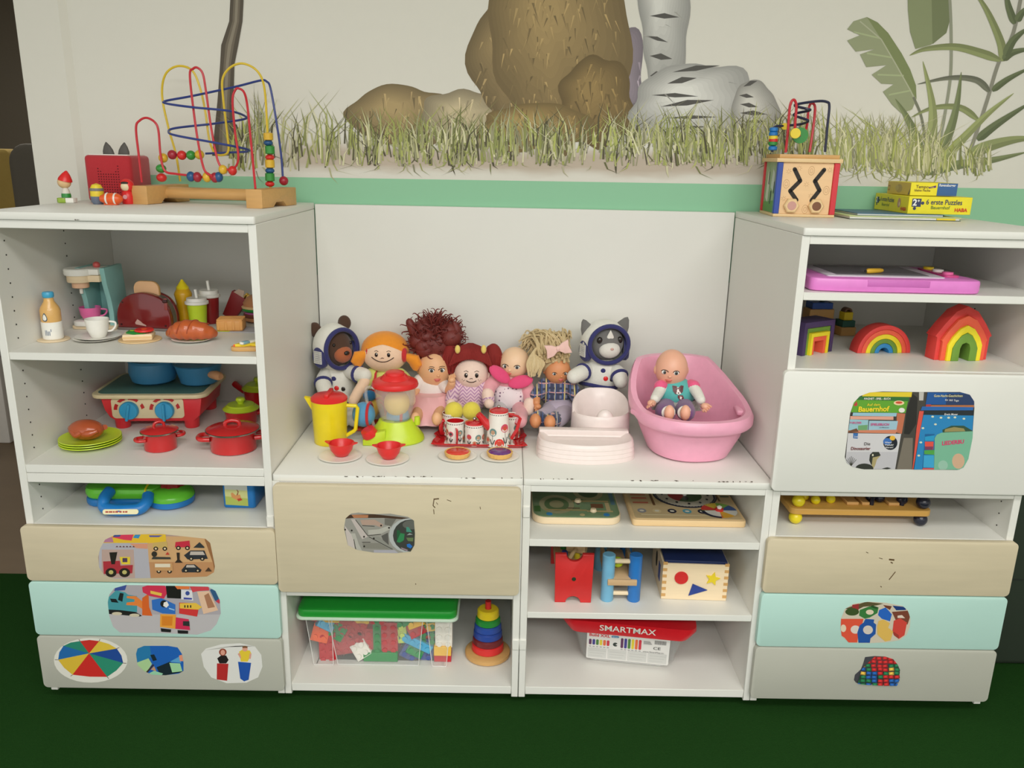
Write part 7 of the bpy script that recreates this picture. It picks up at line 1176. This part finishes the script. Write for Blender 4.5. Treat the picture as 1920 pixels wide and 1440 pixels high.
zg((40, 120, 170), (750, 90), (880, 100), (900, 200), (750, 250)); zg((170, 206, 150), (760, 250), (870, 210), (900, 260), (850, 340), (790, 310)); zg((24, 40, 48), (940, 290), (1060, 240), (1180, 330), (1000, 365), (960, 330)); zg((24, 40, 48), (885, 180), (920, 175), (945, 225), (910, 235)); zg((160, 210, 160), (1055, 250), (1150, 255), (1170, 325), (1080, 335)); zg((90, 160, 206), (1060, 240), (1150, 190), (1160, 250)); zg((226, 150, 120), (1140, 185), (1180, 175), (1182, 235), (1150, 235)); zg((150, 206, 170), (860, 350), (920, 320), (1000, 345), (980, 365), (900, 365)); zg((196, 150, 110), (890, 310), (920, 280), (940, 325)); zg((60, 50, 50), (840, 340), (910, 260), (920, 270), (860, 340))
p.done('photo_sticker', LF[2], 'picture of blue cloths stuck on')
p = Pr(YF, [(377, 1226), (386, 1216), (415, 1208), (450, 1206), (478, 1212), (490, 1228), (492, 1250), (484, 1270), (462, 1280), (425, 1281), (396, 1270), (382, 1250)], (224, 223, 218)); zg((176, 174, 168), (1370, 138), (1540, 110), (1700, 95), (1830, 105), (1640, 100), (1500, 125))
SKN = (220, 160, 140); zg((180, 44, 44), (1478, 255), (1580, 258), (1568, 410), (1476, 398)); zg((36, 30, 30), (1480, 210), (1520, 180), (1560, 185), (1582, 225), (1560, 255), (1500, 255)); ze((150, 70, 50), 1530, 155, 34, 32); ze(SKN, 1530, 158, 20, 24); zg((36, 84, 170), (1665, 240), (1782, 250), (1760, 400), (1720, 415), (1685, 390)); zg((230, 200, 60), (1675, 150), (1700, 135), (1770, 140), (1785, 170), (1750, 240), (1690, 238)); ze(SKN, 1727, 125, 24, 24); zg((130, 90, 60), (1703, 108), (1727, 98), (1752, 108), (1748, 118), (1706, 118)); zg(SKN, (1662, 170), (1680, 160), (1695, 205), (1685, 210)); zg(SKN, (1770, 165), (1785, 170), (1778, 215), (1762, 212))
p.done('photo_sticker', LF[2], 'white picture of two children in jumping sacks')
# large birch drawer: toy railway
p = Pr(YF, [(645, 990), (648, 972), (658, 963), (672, 961), (700, 964), (732, 963), (765, 969), (776, 976), (778, 1000), (777, 1022), (770, 1034), (745, 1037), (700, 1036), (670, 1031), (652, 1022)], (150, 148, 140)); SC = 12.8; Z = zp(640, 950, SC)
zg((70, 50, 36), (80, 130), (1750, 130), (1750, 320), (1000, 270), (300, 270), (90, 290)); zg((176, 120, 84), (240, 190), (650, 200), (640, 265), (300, 270)); GT = (178, 176, 166); G2 = (196, 186, 180)
for c, *q in ((G2, (80, 450), (280, 720), (330, 1040), (160, 940)), ((190, 180, 174), (230, 300), (340, 300), (640, 720), (500, 780)), (GT, (230, 640), (330, 640), (420, 900), (500, 1060), (370, 1040)), ((176, 150, 134), (450, 320), (800, 310), (1010, 430), (960, 500), (800, 440), (500, 440)), ((150, 148, 138), (500, 480), (900, 510), (640, 560), (560, 560)), (GT, (640, 560), (900, 540), (1150, 450), (1200, 530), (950, 650), (650, 680)), ((140, 140, 132), (720, 710), (900, 720), (1250, 1000), (1180, 1030), (900, 860)), ((132, 130, 120), (510, 870), (900, 870), (1160, 1020), (520, 1000)), ((170, 168, 176), (780, 1040), (1280, 1040), (1380, 1120), (780, 1100)), ((110, 108, 100), (1040, 280), (1320, 290), (1200, 470), (1040, 430)), ((90, 88, 84), (960, 700), (1120, 620), (1140, 920), (1000, 800))): p.pg(c, Z(q))
for x, y in ((90, 550), (250, 570), (545, 720), (1145, 505), (550, 950), (780, 760), (955, 450)): ze((40, 34, 30), x, y, 22)
for a, b in (((300, 780), (350, 1030)), ((500, 450), (800, 470)), ((640, 690), (950, 660)), ((660, 720), (1230, 1020)), ((340, 310), (640, 700)), ((500, 850), (700, 850))): p.ln((50, 44, 38), Z([a, b]), 1)
ze((176, 180, 178), 1640, 690, 500, 420); ze((60, 62, 58), 1660, 690, 420, 385); ze((96, 98, 92), 1690, 430, 220, 110); zg((36, 90, 56), (1330, 560), (1400, 560), (1450, 720), (1480, 850), (1340, 830)); zg((50, 130, 80), (1420, 630), (1520, 650), (1500, 800), (1400, 860), (1330, 840)); zg((70, 140, 120), (1560, 480), (1620, 490), (1700, 610), (1560, 600)); zg((150, 160, 156), (1570, 680), (1720, 665), (1640, 630)); zg((40, 110, 190), (1570, 900), (1640, 880), (1710, 950), (1660, 1000), (1580, 960)); zg((100, 120, 80), (1560, 740), (1730, 740), (1720, 830), (1600, 820)); zg((150, 130, 140), (1430, 970), (1600, 1030), (1580, 1060), (1450, 1010))
p.done('photo_sticker', mf, 'photograph of grey toy railway tracks stuck on')
# white flap: picture books
p = Pr(YF, [(1584, 857), (1586, 842), (1594, 775), (1601, 755), (1612, 743), (1630, 736), (1655, 734), (1720, 735), (1800, 735), (1818, 740), (1826, 752), (1827, 765), (1823, 820), (1815, 860), (1806, 876), (1795, 881), (1700, 880), (1620, 880), (1598, 875), (1588, 868)], (60, 56, 52)); SC = 7.68; Z = zp(1580, 730, SC)
zg((70, 66, 60), (770, 30), (1240, 30), (1180, 1230), (740, 1230)); zg((120, 112, 100), (880, 700), (1010, 700), (1000, 1150), (780, 1150)); zg((40, 38, 36), (1000, 60), (1080, 120), (1060, 500), (960, 650), (880, 640), (920, 300)); zg((190, 186, 180), (1100, 40), (1170, 40), (1160, 160), (1100, 160))
zg((226, 200, 50), (300, 40), (1000, 40), (990, 110), (280, 100)); zg((52, 110, 52), (220, 100), (960, 110), (950, 180), (210, 150)); zg((96, 160, 48), (170, 150), (940, 170), (905, 340), (120, 330)); ze((236, 206, 160), 810, 195, 76, 34); ze((206, 80, 50), 810, 190, 50, 18); ze((230, 226, 220), 850, 300, 44, 34); zg((190, 60, 60), (160, 220), (200, 170), (215, 230), (170, 245))
zg((150, 190, 206), (150, 335), (780, 340), (770, 390), (140, 380)); zg((220, 160, 140), (110, 385), (730, 390), (730, 440), (105, 430)); zg((190, 110, 80), (780, 340), (900, 350), (850, 640), (770, 620)); zg((150, 190, 200), (90, 430), (370, 440), (360, 590), (80, 590)); zg((156, 190, 204), (380, 450), (795, 455), (770, 600), (370, 590)); zg((110, 160, 110), (220, 520), (360, 510), (350, 590), (220, 590)); zg((206, 130, 100), (80, 590), (790, 580), (760, 635), (80, 620)); zg((110, 74, 50), (80, 600), (200, 560), (230, 610), (90, 625))
zg((206, 204, 206), (75, 630), (840, 640), (750, 1170), (30, 1150)); zg((190, 188, 192), (60, 900), (790, 900), (750, 1170), (30, 1150)); zg((60, 110, 170), (150, 630), (220, 630), (215, 710), (150, 705)); ze((30, 34, 44), 685, 770, 102, 102); ze((60, 110, 180), 640, 750, 60, 50); ze((230, 180, 60), 715, 700, 40, 34)
DN = (50, 52, 46); zg(DN, (390, 940), (430, 900), (520, 900), (545, 950), (500, 970), (430, 1000), (440, 1060), (410, 1090), (380, 1020)); zg((170, 156, 110), (430, 980), (500, 965), (540, 955), (490, 1010), (470, 1080), (430, 1165), (410, 1160)); ze(DN, 310, 1140, 130, 74); ze((220, 214, 190), 432, 945, 12, 16); zg(DN, (560, 1140), (640, 1120), (700, 1135), (640, 1150))
for i in range(7): p.ln((60, 60, 50), Z([(120, 1100), (50+24*i, 960+16*abs(i-3))]), .8)
zg((30, 84, 150), (1220, 40), (1900, 40), (1890, 225), (1190, 215)); zg((40, 60, 100), (1500, 60), (1900, 60), (1890, 225), (1480, 220)); zg((176, 110, 70), (1270, 225), (1890, 225), (1885, 260), (1260, 250)); zg((176, 60, 60), (1200, 215), (1270, 215), (1260, 250), (1190, 245)); zg((40, 100, 170), (1140, 245), (1880, 255), (1870, 310), (1120, 300)); zg((36, 44, 50), (1160, 300), (1885, 300), (1880, 375), (1150, 365)); zg((214, 84, 70), (1100, 310), (1165, 310), (1090, 700), (1040, 1000), (1010, 1160), (1000, 1160), (1060, 560)); zg((40, 130, 186), (1160, 365), (1880, 375), (1820, 1200), (1020, 1170), (1110, 600)); zg((30, 96, 150), (1180, 640), (1320, 640), (1320, 1160), (1140, 1160)); zg((40, 150, 196), (1180, 680), (1320, 660), (1310, 740), (1180, 740)); zg((220, 80, 70), (1180, 750), (1305, 750), (1300, 860), (1180, 850)); zg((120, 60, 90), (1180, 820), (1300, 820), (1290, 870), (1180, 865)); zg((80, 160, 70), (1170, 875), (1320, 870), (1320, 940), (1170, 930)); zg((60, 160, 206), (1165, 945), (1310, 945), (1310, 1125), (1155, 1120)); zg((206, 80, 80), (1150, 1130), (1310, 1130), (1310, 1170), (1140, 1165)); zg((50, 80, 60), (1430, 580), (1560, 520), (1740, 520), (1860, 590), (1850, 640), (1440, 640)); zg((150, 140, 90), (1470, 570), (1600, 540), (1740, 560), (1760, 600), (1460, 610)); zg((120, 180, 150), (1320, 700), (1350, 650), (1420, 620), (1870, 600), (1840, 1200), (1310, 1170)); ze((206, 170, 140), 1660, 1030, 90, 110); ze((150, 190, 170), 1440, 1090, 70, 70)
for x, y in ((1290, 390), (1410, 405), (1520, 405), (1740, 420), (1150, 555), (1120, 760), (1090, 950), (1330, 500), (1610, 400)): ze((210, 216, 190), x, y, 20, 14)
def zt(c, s, x, y, h, **k): q = Z([(x, y)])[0]; p.tx(c, s, q[0], q[1], h/SC, **k)
Wt = (236, 234, 226); zt(Wt, 'MAGNET - SPIEL - BUCH', 300, 145, 30, sx=.86, bold=.02); zt((236, 214, 60), 'Auf dem', 345, 236, 40, sx=1.0, a=-1); zt((240, 214, 50), 'Bauernhof', 215, 318, 78, sx=.98, bold=.03, a=-1); zt((206, 70, 130), 'SPIELEBUCH', 395, 518, 36, sx=1.0, bold=.02); zt((206, 90, 140), 'P-BILDER', 100, 490, 30, sx=1, bold=.02); zt((70, 80, 100), 'zum Mitmachen', 520, 552, 16, sx=1); zt((90, 84, 84), 'Die', 300, 800, 46, bold=.01); zt((120, 60, 60), 'Dinosaurier', 110, 868, 48, sx=.88, bold=.02); zt((240, 240, 240), 'Wieso?', 600, 770, 24, bold=.01); zt((240, 240, 240), 'Weshalb?', 596, 806, 24, bold=.01); zt((240, 240, 240), 'Warum?', 606, 842, 24, bold=.01); zt((230, 220, 160), 'Gute-Nacht-Geschichten', 1305, 105, 36, sx=.82); zt((220, 220, 220), 'für 365 Tage', 1465, 160, 28, a=3); zt((236, 236, 236), 'Erwin Moser', 1455, 368, 30, sx=.9); zt((214, 60, 110), 'LIEDERBU', 1420, 800, 62, sx=.86, bold=.03, a=-5); zt((240, 240, 240), '2-4', 158, 690, 26)
p.done('photo_sticker', door, 'photograph of picture books stuck on')
# mint drawer right: shaped beads
p = Pr(YF, [(1576, 1175), (1577, 1160), (1584, 1142), (1600, 1132), (1630, 1128), (1660, 1130), (1692, 1136), (1702, 1144), (1707, 1160), (1706, 1175), (1700, 1190), (1688, 1200), (1665, 1204), (1630, 1206), (1592, 1205), (1578, 1193)], (206, 196, 176)); SC = 8.47; Z = zp(1560, 1120, SC)
zg((90, 80, 50), (200, 180), (540, 70), (820, 100), (700, 130), (500, 150), (400, 200)); zg((150, 50, 50), (320, 120), (430, 100), (420, 210), (330, 230)); ze((60, 80, 40), 320, 230, 110, 60); zg((56, 120, 60), (440, 200), (600, 140), (740, 160), (720, 250), (600, 320), (520, 340), (430, 290)); ze((224, 206, 180), 600, 235, 62, 40); zg((40, 80, 40), (600, 150), (640, 125), (740, 160), (700, 185)); zg((40, 100, 190), (750, 200), (850, 160), (900, 210), (950, 270), (920, 380), (790, 340), (730, 280)); zg((110, 60, 44), (810, 120), (950, 140), (920, 200), (850, 160)); zg((30, 60, 120), (960, 130), (1150, 150), (1180, 200), (1020, 205)); zg((120, 66, 50), (950, 230), (1200, 210), (1240, 300), (1200, 430), (1020, 380)); zg((224, 206, 190), (1040, 290), (1110, 280), (1160, 330), (1040, 325)); zg((206, 70, 60), (980, 370), (1080, 330), (1190, 400), (1150, 600), (1060, 660), (960, 530)); zg((160, 60, 50), (960, 530), (1060, 600), (1060, 660), (980, 600)); zg((220, 84, 60), (140, 340), (500, 340), (480, 420), (420, 580), (400, 715), (260, 715), (200, 640), (140, 600)); ze((224, 206, 180), 180, 490, 44, 60); ze((220, 206, 196), 370, 510, 76, 66); zg((36, 84, 160), (530, 340), (670, 350), (660, 400), (700, 430), (690, 580), (610, 650), (600, 720), (420, 720), (410, 640), (400, 560), (440, 440), (500, 400)); ze((210, 200, 190), 570, 515, 78, 70); zg((220, 180, 90), (740, 370), (820, 350), (920, 410), (890, 480), (970, 540), (930, 680), (840, 700), (720, 590), (715, 460))
p.done('photo_sticker', RF[1], 'photograph of coloured wooden lacing shapes stuck on')
# grey drawer right: small bricks
p = Pr(YF, [(1601, 1275), (1603, 1265), (1614, 1255), (1618, 1245), (1622, 1232), (1640, 1230), (1660, 1231), (1675, 1236), (1683, 1246), (1687, 1256), (1686, 1272), (1680, 1284), (1655, 1284), (1620, 1282), (1605, 1280)], (70, 70, 76)); R = random.Random(12)
cols = {'r': (196, 50, 52), 'g': (46, 120, 80), 'b': (44, 96, 170), 'y': (226, 180, 80)}
lay = ['ggrrrrrr', 'gyrrrrrr', 'bygrrrgg', 'bbgrrryg', 'bybbrgyg', 'ggbbgrrr', 'gggbrrbb', 'bgbgrrbb']
for j, row in enumerate(lay):
    for i, ch_ in enumerate(row): x, y = 1602+i*10.6+R.uniform(-1, 1), 1231+j*6.8+R.uniform(-.8, .8); c = cols[ch_]; p.rc(tuple(v*.72 for v in c), x, y, x+10, y+6.4, R.uniform(-12, 12)); p.rc(c, x+.6, y+.4, x+8.4, y+5.2, R.uniform(-12, 12)); p.el(tuple(min(255, v*1.2) for v in c), x+4.5, y+2.6, 2.4, 1.6, 10)
p.done('photo_sticker', RF[2], 'photograph of small coloured bricks stuck on')
